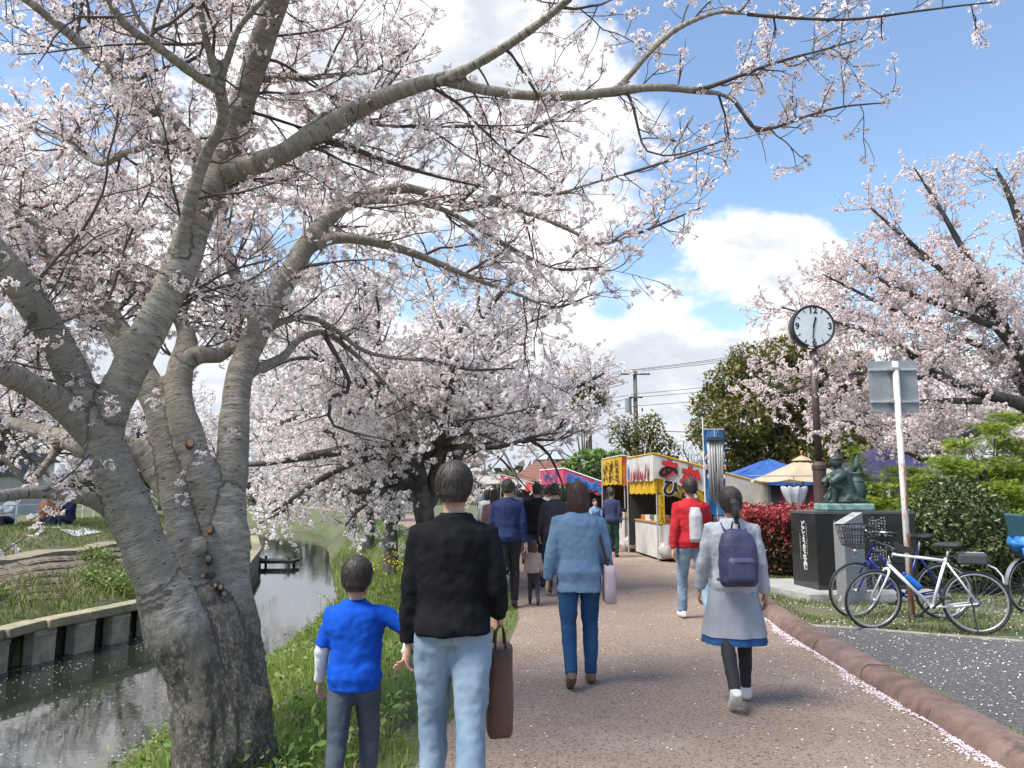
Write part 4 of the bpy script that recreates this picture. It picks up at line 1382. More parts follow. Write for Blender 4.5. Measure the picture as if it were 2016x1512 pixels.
def build_bank_cherries():
    rg = np.random.default_rng(5)
    # the second tree along the near bank, behind the man in black
    b = (-1.45, 12.6, hz(-1.45, 12.6))
    L = gen_limbs(rg, b, 1.55, 4.4, 4.9, 10, 0.15, lean=(0.1, 0.1), droop=1.1)
    L = [q for q in L if q[0][-1][0] < 1.5]
    for tr in ([(838, 1030, 12.4, 20), (822, 940, 12.3, 17), (800, 890, 12.1, 14), (782, 868, 11.9, 12), (720, 878, 11.7, 10), (640, 893, 11.5, 9), (560, 906, 11.4, 7), (490, 914, 11.4, 5), (420, 905, 11.4, 3)],
               [(838, 985, 12.4, 12), (800, 945, 12.2, 11), (750, 952, 11.8, 11), (720, 965, 11.6, 9), (690, 966, 11.5, 7), (660, 985, 11.5, 3)],
               [(850, 960, 12.6, 15), (880, 850, 12.6, 11), (905, 770, 12.6, 9), (900, 700, 12.5, 7), (890, 640, 12.5, 4)],
               [(880, 850, 12.6, 9), (960, 800, 12.4, 8), (1060, 808, 12.3, 7), (1120, 770, 12.2, 5), (1190, 735, 12.2, 3)],
               [(822, 940, 12.3, 9), (770, 900, 11.9, 8), (700, 910, 11.6, 7), (630, 945, 11.4, 6), (570, 985, 11.3, 4), (520, 1020, 11.3, 2)],
               [(815, 950, 12.6, 8), (760, 940, 13.4, 7), (690, 950, 14.2, 6), (620, 975, 14.8, 5), (560, 1005, 15.2, 3), (510, 1030, 15.4, 2)],
               [(815, 960, 12.5, 8), (780, 960, 12.0, 7), (730, 985, 11.6, 5), (700, 1010, 11.5, 3), (680, 1035, 11.5, 2)],
               [(820, 900, 12.6, 8), (740, 830, 13.2, 7), (650, 810, 13.8, 6), (560, 830, 14.2, 4), (490, 870, 14.5, 2)],
               [(830, 900, 12.5, 8), (900, 880, 12.0, 6), (980, 880, 11.8, 5), (1050, 860, 11.8, 3), (1110, 850, 11.9, 2)],
               [(905, 770, 12.6, 8), (960, 720, 12.6, 6), (1010, 650, 12.7, 5), (1080, 620, 12.8, 3)]):
        L.append(px_limb(tr, t0=0.15, dens=1.25))
    L = add_sides(L, rg, 1.5, (.5, 1.2))
    keepA = lambda p: not (p[0] > 1.75) and p[2] > -0.9 and p[2] < 5.15 and (p[0] < -0.2 or p[2] > 2.25)
    build_cherry(L, b, 'spreading white cherry tree behind the man in black beside the path', 21, M_PETAL2, maxsites=15500, keep=keepA,
                 sp2=0.19, L2=(0.5, 1.3), sp3=0.13, L3=(0.2, 0.55), bs=0.085, r2=0.010, r3=0.0045, fsize=0.82)
    spots = [((-3.1, 20.5), 5.2, 4.9, 'white cherry tree hanging low over the water, next along the near bank', 31, 2, 5200),
             ((-5.5, 30.5), 6.0, 5.4, 'cherry tree farther down the near bank where the river bends', 32, 2, 4200),
             ((-8.6, 43.0), 6.0, 6.0, 'distant cherry tree at the far end of the near bank', 33, 3, 2600)]
    for (x, y), sp, tp, lab, sd, lod, mx in spots:
        r2 = np.random.default_rng(sd)
        b = (x, y, hz(x, y))
        L = gen_limbs(r2, b, 1.5, sp, tp, 9, 0.2, droop=2.0)
        build_cherry(L, b, lab, sd + 40, M_PETAL2, lod=lod, maxsites=mx, sp2=0.30, L2=(0.6, 1.5), sp3=0.2, L3=(0.25, 0.6), bs=0.12, r2=0.014, r3=0.009, up2=-0.02, keep=lambda p, b=b: p[2] > -1.1 and p[0] < b[0] + 2.4)
    spots = [((-15.5, 23.5), 4.6, 5.0, 'cherry tree on the far bank behind the picnickers', 51, 2, 2600),
             ((-16.5, 33.0), 5.2, 5.4, 'cherry tree on the far bank, second beyond the picnickers', 52, 2, 2600),
             ((-19.5, 44.0), 6.0, 5.8, 'cherry tree on the far bank beyond the landing stage', 53, 3, 2200),
             ((-23.0, 58.0), 7.0, 6.5, 'farthest cherry tree closing off the river bend', 54, 3, 2200)]
    for (x, y), sp, tp, lab, sd, lod, mx in spots:
        r2 = np.random.default_rng(sd)
        b = (x, y, hz(x, y))
        L = gen_limbs(r2, b, 1.4, sp, tp, 8, 0.17, droop=1.4)
        build_cherry(L, b, lab, sd + 40, M_PETAL2, lod=lod, maxsites=mx, sp2=0.4, L2=(0.6, 1.5), sp3=0.24, L3=(0.25, 0.6), bs=0.14, r2=0.014, r3=0.009, keep=lambda p: p[2] > -0.5)


build_bank_cherries()


def build_right_cherries():
    rg = np.random.default_rng(77)
    b = (11.4, 15.2, 0.05)
    L = []
    def add(lst, **k): L.append(px_limb([(u, v, d, r * .72) for u, v, d, r in lst], **k))
    # trunk just outside the frame; limbs sweep up to the left as in the photograph
    tr = [(2150, 1110, 15.2, 40), (2140, 1000, 15.2, 36), (2120, 900, 15.2, 33), (2100, 850, 15.1, 30)]
    add(tr, dens=0)
    add([(2105, 860, 15.1, 24), (2020, 800, 14.8, 19), (1940, 775, 14.4, 15), (1850, 740, 14.1, 12), (1780, 690, 13.9, 10), (1700, 650, 13.8, 7), (1610, 625, 13.7, 4), (1540, 605, 13.7, 2)], t0=0.25)
    add([(2100, 850, 15.1, 22), (2010, 700, 14.8, 16), (1950, 600, 14.6, 12), (1900, 500, 14.5, 9), (1850, 410, 14.4, 6), (1800, 330, 14.3, 2)], t0=0.2)
    add([(2010, 700, 14.8, 12), (1920, 600, 14.5, 9), (1840, 520, 14.3, 7), (1760, 450, 14.2, 5), (1715, 410, 14.1, 2)], t0=0.1)
    add([(1950, 640, 14.6, 10), (1850, 600, 14.4, 8), (1750, 560, 14.2, 6), (1680, 510, 14.1, 2)], t0=0.1)
    add([(2105, 840, 15.1, 22), (2060, 640, 15.2, 16), (2020, 480, 15.3, 12), (1985, 380, 15.3, 8), (1960, 330, 15.3, 3)], t0=0.2)
    add([(2110, 850, 15.1, 22), (2150, 640, 15.5, 16), (2180, 470, 15.8, 10), (2200, 330, 16, 4)], t0=0.2)
    add([(2020, 820, 14.8, 14), (1900, 860, 14.2, 10), (1830, 905, 13.9, 8), (1780, 890, 13.7, 5), (1740, 905, 13.6, 3)], t0=0.5, dens=0.4)
    add([(1940, 790, 14.4, 10), (1840, 790, 14.1, 8), (1760, 800, 13.9, 6), (1690, 820, 13.8, 4), (1640, 860, 13.7, 2)], t0=0.2, dens=0.6)
    add([(1850, 640, 14.4, 7), (1760, 610, 14.2, 5), (1680, 570, 14.1, 4), (1620, 540, 14.0, 2)], t0=0.05, dens=1.2)
    add([(1850, 740, 14.1, 8), (1770, 745, 13.9, 6), (1680, 735, 13.8, 5), (1590, 760, 13.7, 3), (1500, 780, 13.6, 2)], t0=0.2, dens=0.9)
    add([(2060, 830, 15.0, 14), (1960, 700, 15.4, 10), (1860, 660, 15.6, 8), (1760, 640, 15.7, 5), (1640, 600, 15.8, 3)], t0=0.1)
    add([(2060, 760, 15.1, 14), (1980, 660, 15.8, 10), (1900, 560, 16.1, 8), (1800, 500, 16.3, 5)], t0=0.1)
    L = add_sides(L, rg, 0.75, (.6, 1.5))
    build_cherry(L, b, 'pink cherry tree leaning in from the right behind the bushes', 78, M_PETAL3, maxsites=16500,
                 keep=lambda p: p[2] > 1.9, sp2=0.15, L2=(0.5, 1.2), sp3=0.13, L3=(0.18, 0.5), bs=0.078, r2=0.010, r3=0.006, fsize=0.80)
    rg2 = np.random.default_rng(81)
    b2 = (13.5, 25.5, 0.05)
    L = gen_limbs(rg2, b2, 1.6, 4.2, 5.2, 8, 0.17, droop=1.0)
    build_cherry(L, b2, 'pale pink cherry tree in front of the dark evergreen', 82, M_PETAL3, lod=2, maxsites=3000, sp2=0.34, L2=(0.6, 1.4), sp3=0.22, L3=(0.25, 0.6), bs=0.13, r2=0.014, r3=0.008)
    rg3 = np.random.default_rng(84)
    b3 = (18.5, 27.5, 0.05)
    L = gen_limbs(rg3, b3, 1.6, 5.0, 5.6, 8, 0.17, droop=1.0)
    build_cherry(L, b3, 'far pink cherry tree seen under the leaning branches at the right edge', 85, M_PETAL2, lod=3, maxsites=2200, sp2=0.5, L2=(0.6, 1.4), sp3=0.3, L3=(0.25, 0.6), bs=0.2, r2=0.014, r3=0.008)


build_right_cherries()

# ------------------------------------------------------------------ leaves, hedges, grass, fallen petals
def leaf_template(kind):
    if kind == 'leaf':      # folded lance leaf, unit length along x
        V = np.array([(0, 0, 0), (0.45, 0.24, 0.06), (1, 0, 0), (0.45, -0.24, 0.06), (0.5, 0, -0.03)])
        T = np.array([(0, 4, 1), (1, 4, 2), (2, 4, 3), (3, 4, 0)])
    elif kind == 'simple':
        V = np.array([(0, 0, 0), (0.5, 0.3, 0.05), (1, 0, 0), (0.5, -0.3, 0.05)])
        T = np.array([(0, 2, 1), (0, 3, 2)])
    else:                   # maple: five fingers
        V, T = [(0, 0, 0)], []
        for a in (-75, -38, 0, 38, 75):
            r = 1.0 - abs(a) / 200
            n = len(V)
            for dr, da in ((0.35, -13), (r, 0), (0.35, 13)):
                V.append((dr * math.cos(R(a + da)), dr * math.sin(R(a + da)), -0.12 * dr))
            T += [(0, n, n + 1), (0, n + 1, n + 2)]
        V, T = np.array(V), np.array(T)
    return V, T, np.zeros(len(T), int)


def scatter_leaves(rg, pts, size, kind='leaf', mats=None, mids=None, flat=0.0):
    V, T, M = leaf_template(kind)
    N = len(pts)
    q = rg.normal(size=(N, 3))
    q[:, 2] *= (1 - flat)
    x = q / np.linalg.norm(q, axis=1, keepdims=True)
    n = rg.normal(size=(N, 3)); n[:, 2] = np.abs(n[:, 2]) + 1.2 * flat + 0.3
    y = np.cross(n, x); y /= np.linalg.norm(y, axis=1, keepdims=True)
    z = np.cross(x, y)
    Rm = np.stack([x, y, z], 2)
    sc = rg.uniform(size[0], size[1], N)
    VV = np.einsum('nij,vj->nvi', Rm, V) * sc[:, None, None] + pts[:, None, :]
    F = (T[None] + (np.arange(N) * len(V))[:, None, None]).reshape(-1, 3)
    mi = np.repeat(mids if mids is not None else np.zeros(N, int), len(T))
    return VV.reshape(-1, 3), F, mi


M_HED = [mat('hedge_leaf_red', (.3, .05, .05), 0.5, island=[(0.42, 0.055, 0.060), (0.30, 0.040, 0.045), (0.52, 0.11, 0.10), (0.24, 0.05, 0.04)], trans=0.2),
         mat('hedge_leaf_dark', (.03, .05, .02), 0.5, island=[(0.045, 0.060, 0.022), (0.085, 0.045, 0.030), (0.030, 0.045, 0.018), (0.14, 0.05, 0.04)], trans=0.12)]
M_BUSH = mat('bush_leaf_green', (.05, .08, .03), 0.42, island=[(0.074, 0.115, 0.038), (0.115, 0.155, 0.057), (0.047, 0.078, 0.027), (0.176, 0.176, 0.068)], trans=0.15)
M_MAPLE = mat('maple_leaf_fresh', (.2, .3, .03), 0.5, island=[(0.22, 0.32, 0.030), (0.30, 0.40, 0.045), (0.15, 0.24, 0.025), (0.36, 0.42, 0.07)], trans=0.45)
M_EVER = mat('evergreen_leaf', (.04, .07, .02), 0.42, island=[(0.098, 0.126, 0.036), (0.167, 0.166, 0.045), (0.059, 0.084, 0.025), (0.294, 0.210, 0.056), (0.147, 0.175, 0.048)], trans=0.12)
M_STEM = mat('shrub_stem', (0.10, 0.075, 0.05), 0.9, (0.06, 0.045, 0.03), scale=8)


def build_hedge():
    rg = np.random.default_rng(3)
    x0, x1, y0, y1, h = 4.15, 6.6, 14.25, 15.4, 1.12
    root = empty('hedge', ((x0 + x1) / 2, y0, 0.05), label='clipped hedge with bright red young leaves beside the black monument', cat='hedge')
    pts = []
    for _ in range(9000):
        f = rg.random()
        x, y, z = rg.uniform(x0, x1), rg.uniform(y0, y1), rg.uniform(0.10, h)
        if f < 0.45: y = y0 + abs(rg.normal()) * 0.10
        elif f < 0.62: x = x0 + abs(rg.normal()) * 0.10
        elif f < 0.92: z = h - abs(rg.normal()) * 0.09
        b = 0.05 * math.sin(x * 5) + 0.05 * math.sin(z * 7 + x * 3)
        pts.append((x, y + b, z + 0.04 * math.sin(x * 6.0) + 0.05))
    pts = np.array(pts)
    sh = []
    for _ in range(260):        # young red shoots standing up out of the top
        x, y = rg.uniform(x0, x1), rg.uniform(y0, y1)
        L = rg.uniform(0.08, 0.26)
        for k in range(6): sh.append((x + rg.normal() * .03, y + rg.normal() * .03, h + 0.04 + L * k / 6))
    pts = np.vstack([pts, sh])
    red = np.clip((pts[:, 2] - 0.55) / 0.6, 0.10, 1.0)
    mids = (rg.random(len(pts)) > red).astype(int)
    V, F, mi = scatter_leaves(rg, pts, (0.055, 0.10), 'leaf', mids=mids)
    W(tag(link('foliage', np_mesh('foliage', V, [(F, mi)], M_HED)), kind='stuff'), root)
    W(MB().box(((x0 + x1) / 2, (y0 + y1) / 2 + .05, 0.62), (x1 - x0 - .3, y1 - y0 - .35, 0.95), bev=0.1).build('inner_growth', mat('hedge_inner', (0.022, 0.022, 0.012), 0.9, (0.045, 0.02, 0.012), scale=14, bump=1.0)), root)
    mb = MB()
    for k in range(9):
        x = x0 + .2 + k * .27
        mb.tube([(x, y0 + .3, 0), (x + .04, y0 + .25, .25), (x, y0 + .3, .5)], .018, 6)
    W(mb.build('stems', M_STEM), root)


build_hedge()


def build_bush(name, label, c, r, n, seed, size, m_, kind='leaf', core=True, group=None, flat=0.0):
    rg = np.random.default_rng(seed)
    root = empty(name, (c[0], c[1], 0.05), label=label, cat='bush', group=group)
    d = rg.normal(size=(n, 3)); d /= np.linalg.norm(d, axis=1, keepdims=True)
    d[:, 2] = np.where(d[:, 2] < -0.75, -d[:, 2], d[:, 2])
    lump = np.array([1 + 0.16 * mnoise.noise(Vector(q) * 2.3 + Vector((seed, 0, 0))) + 0.10 * mnoise.noise(Vector(q) * 5.5) for q in d])
    rad = lump * (1 - np.abs(rg.normal(size=n)) * 0.11 + 0.04 * rg.random(n))
    pts = np.array(c) + d * np.array(r) * rad[:, None]
    V, F, mi = scatter_leaves(rg, pts, size, kind, flat=flat)
    W(tag(link('foliage', np_mesh('foliage', V, [(F, mi)], m_)), kind='stuff'), root)
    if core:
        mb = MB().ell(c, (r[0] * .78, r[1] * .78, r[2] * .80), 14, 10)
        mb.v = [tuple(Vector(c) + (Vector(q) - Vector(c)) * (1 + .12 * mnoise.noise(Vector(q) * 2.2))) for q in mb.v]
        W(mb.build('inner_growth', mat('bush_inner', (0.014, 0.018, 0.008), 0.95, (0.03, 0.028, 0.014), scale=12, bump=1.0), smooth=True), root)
    mb = MB()
    for k in range(6):
        a = k * 1.05
        mb.tube([(c[0], c[1], 0), (c[0] + .12 * math.cos(a), c[1] + .12 * math.sin(a), .25), (c[0] + .4 * r[0] * math.cos(a), c[1] + .4 * r[1] * math.sin(a), c[2])], [.03, .025, .012], 6)
    W(mb.build('stems', M_STEM), root)
    return root


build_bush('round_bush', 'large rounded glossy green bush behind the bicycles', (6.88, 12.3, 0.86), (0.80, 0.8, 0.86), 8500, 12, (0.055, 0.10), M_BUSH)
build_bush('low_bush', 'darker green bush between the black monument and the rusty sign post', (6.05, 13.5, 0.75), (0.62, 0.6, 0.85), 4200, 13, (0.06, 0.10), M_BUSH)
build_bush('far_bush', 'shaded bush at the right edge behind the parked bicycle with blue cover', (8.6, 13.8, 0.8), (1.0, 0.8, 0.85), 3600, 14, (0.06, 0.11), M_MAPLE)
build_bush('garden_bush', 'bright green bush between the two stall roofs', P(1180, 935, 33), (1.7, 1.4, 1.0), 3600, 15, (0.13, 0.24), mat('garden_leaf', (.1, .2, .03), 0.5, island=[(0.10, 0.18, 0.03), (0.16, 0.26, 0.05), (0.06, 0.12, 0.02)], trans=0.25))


def build_maple(label, base, pads, seed):
    """young maple: thin stems carrying flat sprays of fresh leaves. pads: (x,y,z,radius)"""
    rg = np.random.default_rng(seed)
    root = empty('maple', base, label=label, cat='tree', group='fresh green maples')
    mb = MB()
    pts = []
    b = Vector(base)
    for (x, y, z, r) in pads:
        e = Vector((x, y, z))
        m1 = b + (e - b) * 0.35 + Vector((0, 0, 0.30 * (e.z - b.z)))
        pp, rr = smooth_poly([b, m1, e], [0.030, 0.02, 0.006], 0.12)
        mb.tube(pp, list(rr), 6)
        n = int(560 * r / 0.4)
        for _ in range(7):
            a = rg.uniform(0, 6.28)
            t_ = e + Vector((math.cos(a) * r, math.sin(a) * r, rg.uniform(-.12, .04)))
            mb.tube([e - Vector((0, 0, .02)), (e + t_) / 2 + Vector((0, 0, .03)), t_], [.006, .004, .002], 4)
            for k in range(n // 7):
                t = rg.uniform(0.1, 1.05)
                p = e + (t_ - e) * t
                pts.append((p.x + rg.normal() * .10, p.y + rg.normal() * .10, p.z - abs(rg.normal()) * .13 + .06))
    V, F, mi = scatter_leaves(rg, np.array(pts), (0.05, 0.095), 'maple', flat=0.75)
    W(tag(link('foliage', np_mesh('foliage', V, [(F, mi)], M_MAPLE)), kind='stuff'), root)
    W(mb.build('trunk', M_STEM, smooth=True), root)


build_maple('small fresh green maple between the bronze statue and the sign post', (6.0, 13.2, 0.05),
            [(*P(u, v, d), r) for u, v, d, r in ((1722, 955, 12.9, .34), (1755, 985, 12.7, .32), (1700, 985, 12.6, .28), (1770, 945, 13.2, .30), (1735, 1010, 12.5, .26), (1684, 880, 12.9, .10), (1686, 905, 12.9, .12), (1690, 935, 12.9, .14), (1780, 1035, 12.6, .24), (1760, 925, 13.4, .2))], 61)
build_maple('larger fresh green maple rising over the round bush at the right edge', (8.0, 13.2, 0.05),
            [(*P(u, v, d), r) for u, v, d, r in ((1905, 870, 12.9, .36), (1960, 840, 13.0, .40), (2010, 870, 13.2, .4), (1850, 905, 12.7, .34), (1900, 915, 12.5, .36), (1965, 905, 12.7, .38), (2030, 920, 12.9, .4), (1840, 940, 12.6, .26), (1940, 955, 12.4, .34), (2000, 960, 12.4, .36), (1990, 1010, 12.2, .3), (1995, 1060, 12.0, .26), (2050, 1000, 12.4, .4), (1975, 815, 13.2, .25), (1820, 965, 12.9, .32), (1870, 935, 13.0, .34), (1930, 930, 13.1, .36), (1985, 930, 13.0, .36), (1800, 925, 13.3, .26), (1985, 985, 12.6, .34), (2005, 1035, 12.3, .3))], 62)


def build_leafy_tree(name, label, base, trunk_r, clumps, n, size, seed, m_, group=None, kind='leaf'):
    """broadleaf tree: trunk, limbs to each clump, leaves in uneven clumps. clumps: (x,y,z,rx,rz)"""
    rg = np.random.default_rng(seed)
    root = empty(name, base, label=label, cat='tree', group=group)
    b = Vector(base)
    mb = MB()
    fork = b + Vector((0, 0, 1.6))
    mb.tube([b - Vector((0, 0, .2)), b + Vector((0, 0, .6)), fork + Vector((0, 0, .3))], [trunk_r * 1.3, trunk_r, trunk_r * .8], 10)
    pts = []
    tot = sum(c[3] ** 2 for c in clumps)
    for (x, y, z, rx, rz) in clumps:
        e = Vector((x, y, z))
        pp, rr = smooth_poly([fork, fork + (e - fork) * .45 + Vector((0, 0, .35)), e], [trunk_r * .5, trunk_r * .28, .02], .3)
        mb.tube(pp, list(rr), 6)
        for _ in range(5):
            d = rg.normal(size=3); d /= np.linalg.norm(d)
            t_ = e + Vector(d * np.array([rx, rx, rz]) * .85)
            s_ = pp[int(len(pp) * .6)]
            mb.tube([Vector(s_), (Vector(s_) + t_) / 2 + Vector((0, 0, .1)), t_], [.03, .02, .008], 4)
        k = int(n * rx ** 2 / tot)
        d = rg.normal(size=(k, 3)); d /= np.linalg.norm(d, axis=1, keepdims=True)
        lump = np.array([1 + .35 * mnoise.noise(Vector(q) * 2.2 + Vector((x, y, z))) for q in d])
        rad = lump * (0.45 + 0.6 * rg.random(k) ** 0.55)
        pts.append(np.array([x, y, z]) + d * np.array([rx, rx, rz]) * rad[:, None])
    pts = np.concatenate(pts)
    V, F, mi = scatter_leaves(rg, pts, size, kind)
    W(tag(link('crown', np_mesh('crown', V, [(F, mi)], m_)), kind='stuff'), root)
    W(mb.build('trunk', M_STEM, smooth=True), root)
    return root


cl = []
rgc = np.random.default_rng(101)
for (u, v, r) in ((1540, 700, 1.0), (1480, 715, 1.0), (1600, 720, 1.0), (1440, 755, 1.0), (1510, 770, 1.1), (1575, 780, 1.1), (1640, 760, 1.1), (1680, 730, .9), (1410, 800, 1.0), (1470, 820, 1.2), (1550, 835, 1.3), (1630, 830, 1.2), (1690, 800, 1.0),
                  (1395, 850, .8), (1440, 880, 1.2), (1520, 890, 1.3), (1600, 895, 1.3), (1670, 880, 1.2), (1470, 930, 1.2), (1560, 935, 1.2), (1650, 930, 1.2), (1560, 690, .6), (1720, 860, 1.0)):
    q = P(u, v, 30 + rgc.uniform(-1.2, 1.2))
    cl.append((q.x, q.y, q.z, r, r * .8))
build_leafy_tree('evergreen_tree', 'large dark evergreen tree rising behind the blue tent and clock', (10.2, 30.2, 0.05), 0.28, cl, 36000, (0.13, 0.25), 102, M_EVER)
cl = []
for (u, v, r) in ((1250, 840, .55), (1225, 860, .5), (1280, 850, .6), (1300, 870, .5), (1265, 880, .6), (1235, 885, .5), (1320, 890, .45), (1215, 835, .35), (1290, 825, .3)):
    q = P(u, v, 36 + rgc.uniform(-.8, .8)); cl.append((q.x, q.y, q.z, r * 1.3, r * 1.1))
build_leafy_tree('thin_tree', 'thin open green tree in front of the utility pole', (6.0, 36.2, 0.05), 0.12, cl, 1700, (0.14, 0.26), 103, M_EVER)
cl = []
for (u, v, r) in ((1160, 770, .9), (1175, 785, .8), (1140, 755, .8), (1150, 790, .9), (1120, 740, .7)):
    q = P(u, v, 50); cl.append((q.x, q.y, q.z, r, r * .8))
build_leafy_tree('tall_tree', 'tall bronze leaved tree showing beside the white cherry crown', (4.6, 50.2, 0.05), 0.16, cl, 2600, (0.2, 0.36), 104, M_EVER)
# a far belt of woodland that closes the horizon behind the stalls and along the river
def build_far_wood():
    rg = np.random.default_rng(7)
    V_, pts = [], []
    for _ in range(15000):
        a = rg.uniform(-0.95, 0.95)
        d = rg.uniform(95, 120)
        h = 3.2 + 2.2 * mnoise.noise(Vector((a * 9, 3, 0))) + 1.2 * mnoise.noise(Vector((a * 31, 7, 0)))
        pts.append((math.sin(a) * d * 1.25, d, rg.random() ** .7 * h * 1.35))
    V, F, mi = scatter_leaves(rg, np.array(pts), (0.9, 1.7), 'simple')
    m_ = mat('far_wood_leaf', (.1, .1, .06), 0.8, island=[(0.10, 0.105, 0.06), (0.13, 0.12, 0.075), (0.07, 0.085, 0.045), (0.16, 0.135, 0.11)])
    tag(link('far_wood', np_mesh('far_wood', V, [(F, mi)], m_)), 'low grey-green belt of distant woodland along the horizon', 'woodland', kind='stuff')


build_far_wood()
def build_bare_tree():
    rg = np.random.default_rng(17)
    b = (9.6, 40.0, 0.05)
    root = empty('bare_tree', b, label='bare branched tree behind the white and yellow stall', cat='tree')
    L = gen_limbs(rg, b, 1.4, 2.6, 4.4, 7, 0.10, droop=0.0)
    mb = MB()
    for lim in L: mb.tube(lim[0], list(lim[1] * .8), 6)
    W(mb.build('trunk', M_STEM, smooth=True), root)
    polys, _ = grow(L, rg, sp2=0.4, L2=(0.5, 1.3), sp3=0.35, r2=0.016, r3=0.010, up2=0.1)
    V, F = twig_mesh_arrays(polys, 3)
    W(tag(link('twigs', np_mesh('twigs', V, [(F, 0)], M_STEM, True)), kind='stuff'), root)


build_bare_tree()


# grass ---------------------------------------------------------------------
def blades(rg, P0, h, w, lean, seg=2):
    """P0 (N,3) roots -> bent blades, one strip of two pieces each"""
    N = len(P0)
    a = rg.uniform(0, 2 * np.pi, N)
    side = np.stack([np.cos(a), np.sin(a), np.zeros(N)], 1)
    b = rg.uniform(0, 2 * np.pi, N)
    ln = np.stack([np.cos(b), np.sin(b), np.zeros(N)], 1) * (lean * rg.random(N) * h)[:, None]
    up = np.zeros((N, 3)); up[:, 2] = h
    V = np.stack([P0 - side * w[:, None], P0 + side * w[:, None], P0 + ln * .35 + up * .6 - side * w[:, None] * .75, P0 + ln * .35 + up * .6 + side * w[:, None] * .75,
                  P0 + ln + up * (1 - 0.25 * lean)], 1).reshape(-1, 3)
    o = (np.arange(N) * 5)[:, None]
    Q = np.array([[0, 1, 3, 2]]) + o
    T = np.array([[2, 3, 4]]) + o
    return V, Q, T


def grass(name, label, pts, hfun, w, lean, material, seed):
    rg = np.random.default_rng(seed)
    h = hfun(rg, pts)
    V, Q, T = blades(rg, pts, h, w * rg.uniform(.6, 1.3, len(pts)), lean)
    tag(link(name, np_mesh(name, V, [(Q, 0), (T, 0)], material)), label, 'grass', kind='stuff')


M_GRS = mat('spring_grass', (.1, .2, .03), 0.6, island=[(0.161, 0.241, 0.040), (0.230, 0.328, 0.063), (0.109, 0.178, 0.029), (0.333, 0.402, 0.109), (0.184, 0.276, 0.046)], trans=0.35)
M_GRS2 = mat('bank_grass', (.1, .2, .03), 0.7, island=[(0.14, 0.19, 0.045), (0.21, 0.25, 0.070), (0.10, 0.15, 0.03), (0.28, 0.27, 0.11), (0.16, 0.21, 0.05)], trans=0.3)
M_GRS3 = mat('verge_grass', (.1, .2, .03), 0.7, island=[(0.10, 0.14, 0.03), (0.16, 0.19, 0.05), (0.07, 0.10, 0.022), (0.24, 0.21, 0.11)], trans=0.25)


def patch(rg, n, x0, x1, y0, y1, test, ymix=1.0):
    X = rg.uniform(x0, x1, n)
    Y = y0 + (y1 - y0) * rg.random(n) ** ymix
    Z = height(X, Y)
    ok = test(X, Y, Z)
    return np.stack([X, Y, Z], 1)[ok]


rgg = np.random.default_rng(201)
clump = lambda X, Y, s, k: np.array([mnoise.noise(Vector((x * s, y * s, k))) for x, y in zip(X, Y)])
pl_ = lambda Y: lerp_table(PATHL, Y)
pts = patch(rgg, 60000, -4.4, 0.3, 2.2, 14, lambda X, Y, Z: (X < pl_(Y) - 0.03) & (X > lerp_table(XR, Y) + .1) & (Z > -1.6), 1.5)
cn = clump(pts[:, 0], pts[:, 1], 1.6, 1)
pts = pts[cn + rgg.normal(size=len(pts)) * .25 > -0.25]
grass('bank_grass', 'long bright green grass on the near river bank beside the path', pts,
      lambda r, p: (0.06 + 0.20 * np.clip((pl_(p[:, 1]) - p[:, 0]) / 1.0, 0, 1)) * r.uniform(.5, 1.25, len(p)) * (1 + .5 * clump(p[:, 0], p[:, 1], 1.3, 4)), 0.0042, 0.85, M_GRS, 202)
pts = patch(rgg, 26000, -8, 0.3, 14, 42, lambda X, Y, Z: (X < pl_(Y) - 0.03) & (X > lerp_table(XR, Y) + .1), 1.3)
grass('far_bank_grass', 'green grass farther along the near bank under the cherry trees', pts, lambda r, p: r.uniform(.10, .32, len(p)), 0.010, 0.7, M_GRS, 203)
pts = patch(rgg, 60000, -16, -8, 8, 36, lambda X, Y, Z: (X < lerp_table(XL, Y) - 0.45), 1.2)
s_ = (lerp_table(XL, pts[:, 1]) - 0.28 - pts[:, 0])
cn = clump(pts[:, 0], pts[:, 1], 0.7, 5)
yr = pts[:, 1]
low_limit = 0.9 + np.clip((yr - 13.2) / 3.2, 0, 1) * 0.85 + cn * 0.35
ok = ((s_ < low_limit) & (s_ > 0.1)) | ((s_ > 3.0) & (cn > -0.35)) | ((s_ > 2.3) & (cn > 0.25))
pts = pts[ok]; s_ = s_[ok]
grass('opposite_bank_grass', 'grass and weeds growing above and below the block revetment on the far bank', pts,
      lambda r, p: np.where((lerp_table(XL, p[:, 1]) - 0.28 - p[:, 0]) < 2.2, r.uniform(.10, .34, len(p)), r.uniform(.05, .14, len(p))), 0.011, 0.9, M_GRS2, 204)


# broad-leaved weeds among the grass on both banks
def weeds(name, label, pts, size, m_, seed):
    rg = np.random.default_rng(seed)
    P_ = np.repeat(pts, 7, axis=0) + np.concatenate([rg.normal(size=(len(pts) * 7, 2)) * .05, np.abs(rg.normal(size=(len(pts) * 7, 1))) * .13 + .03], 1)
    V, F, mi = scatter_leaves(rg, P_, size, 'leaf', flat=.3)
    tag(link(name, np_mesh(name, V, [(F, mi)], m_)), label, 'weeds', kind='stuff')


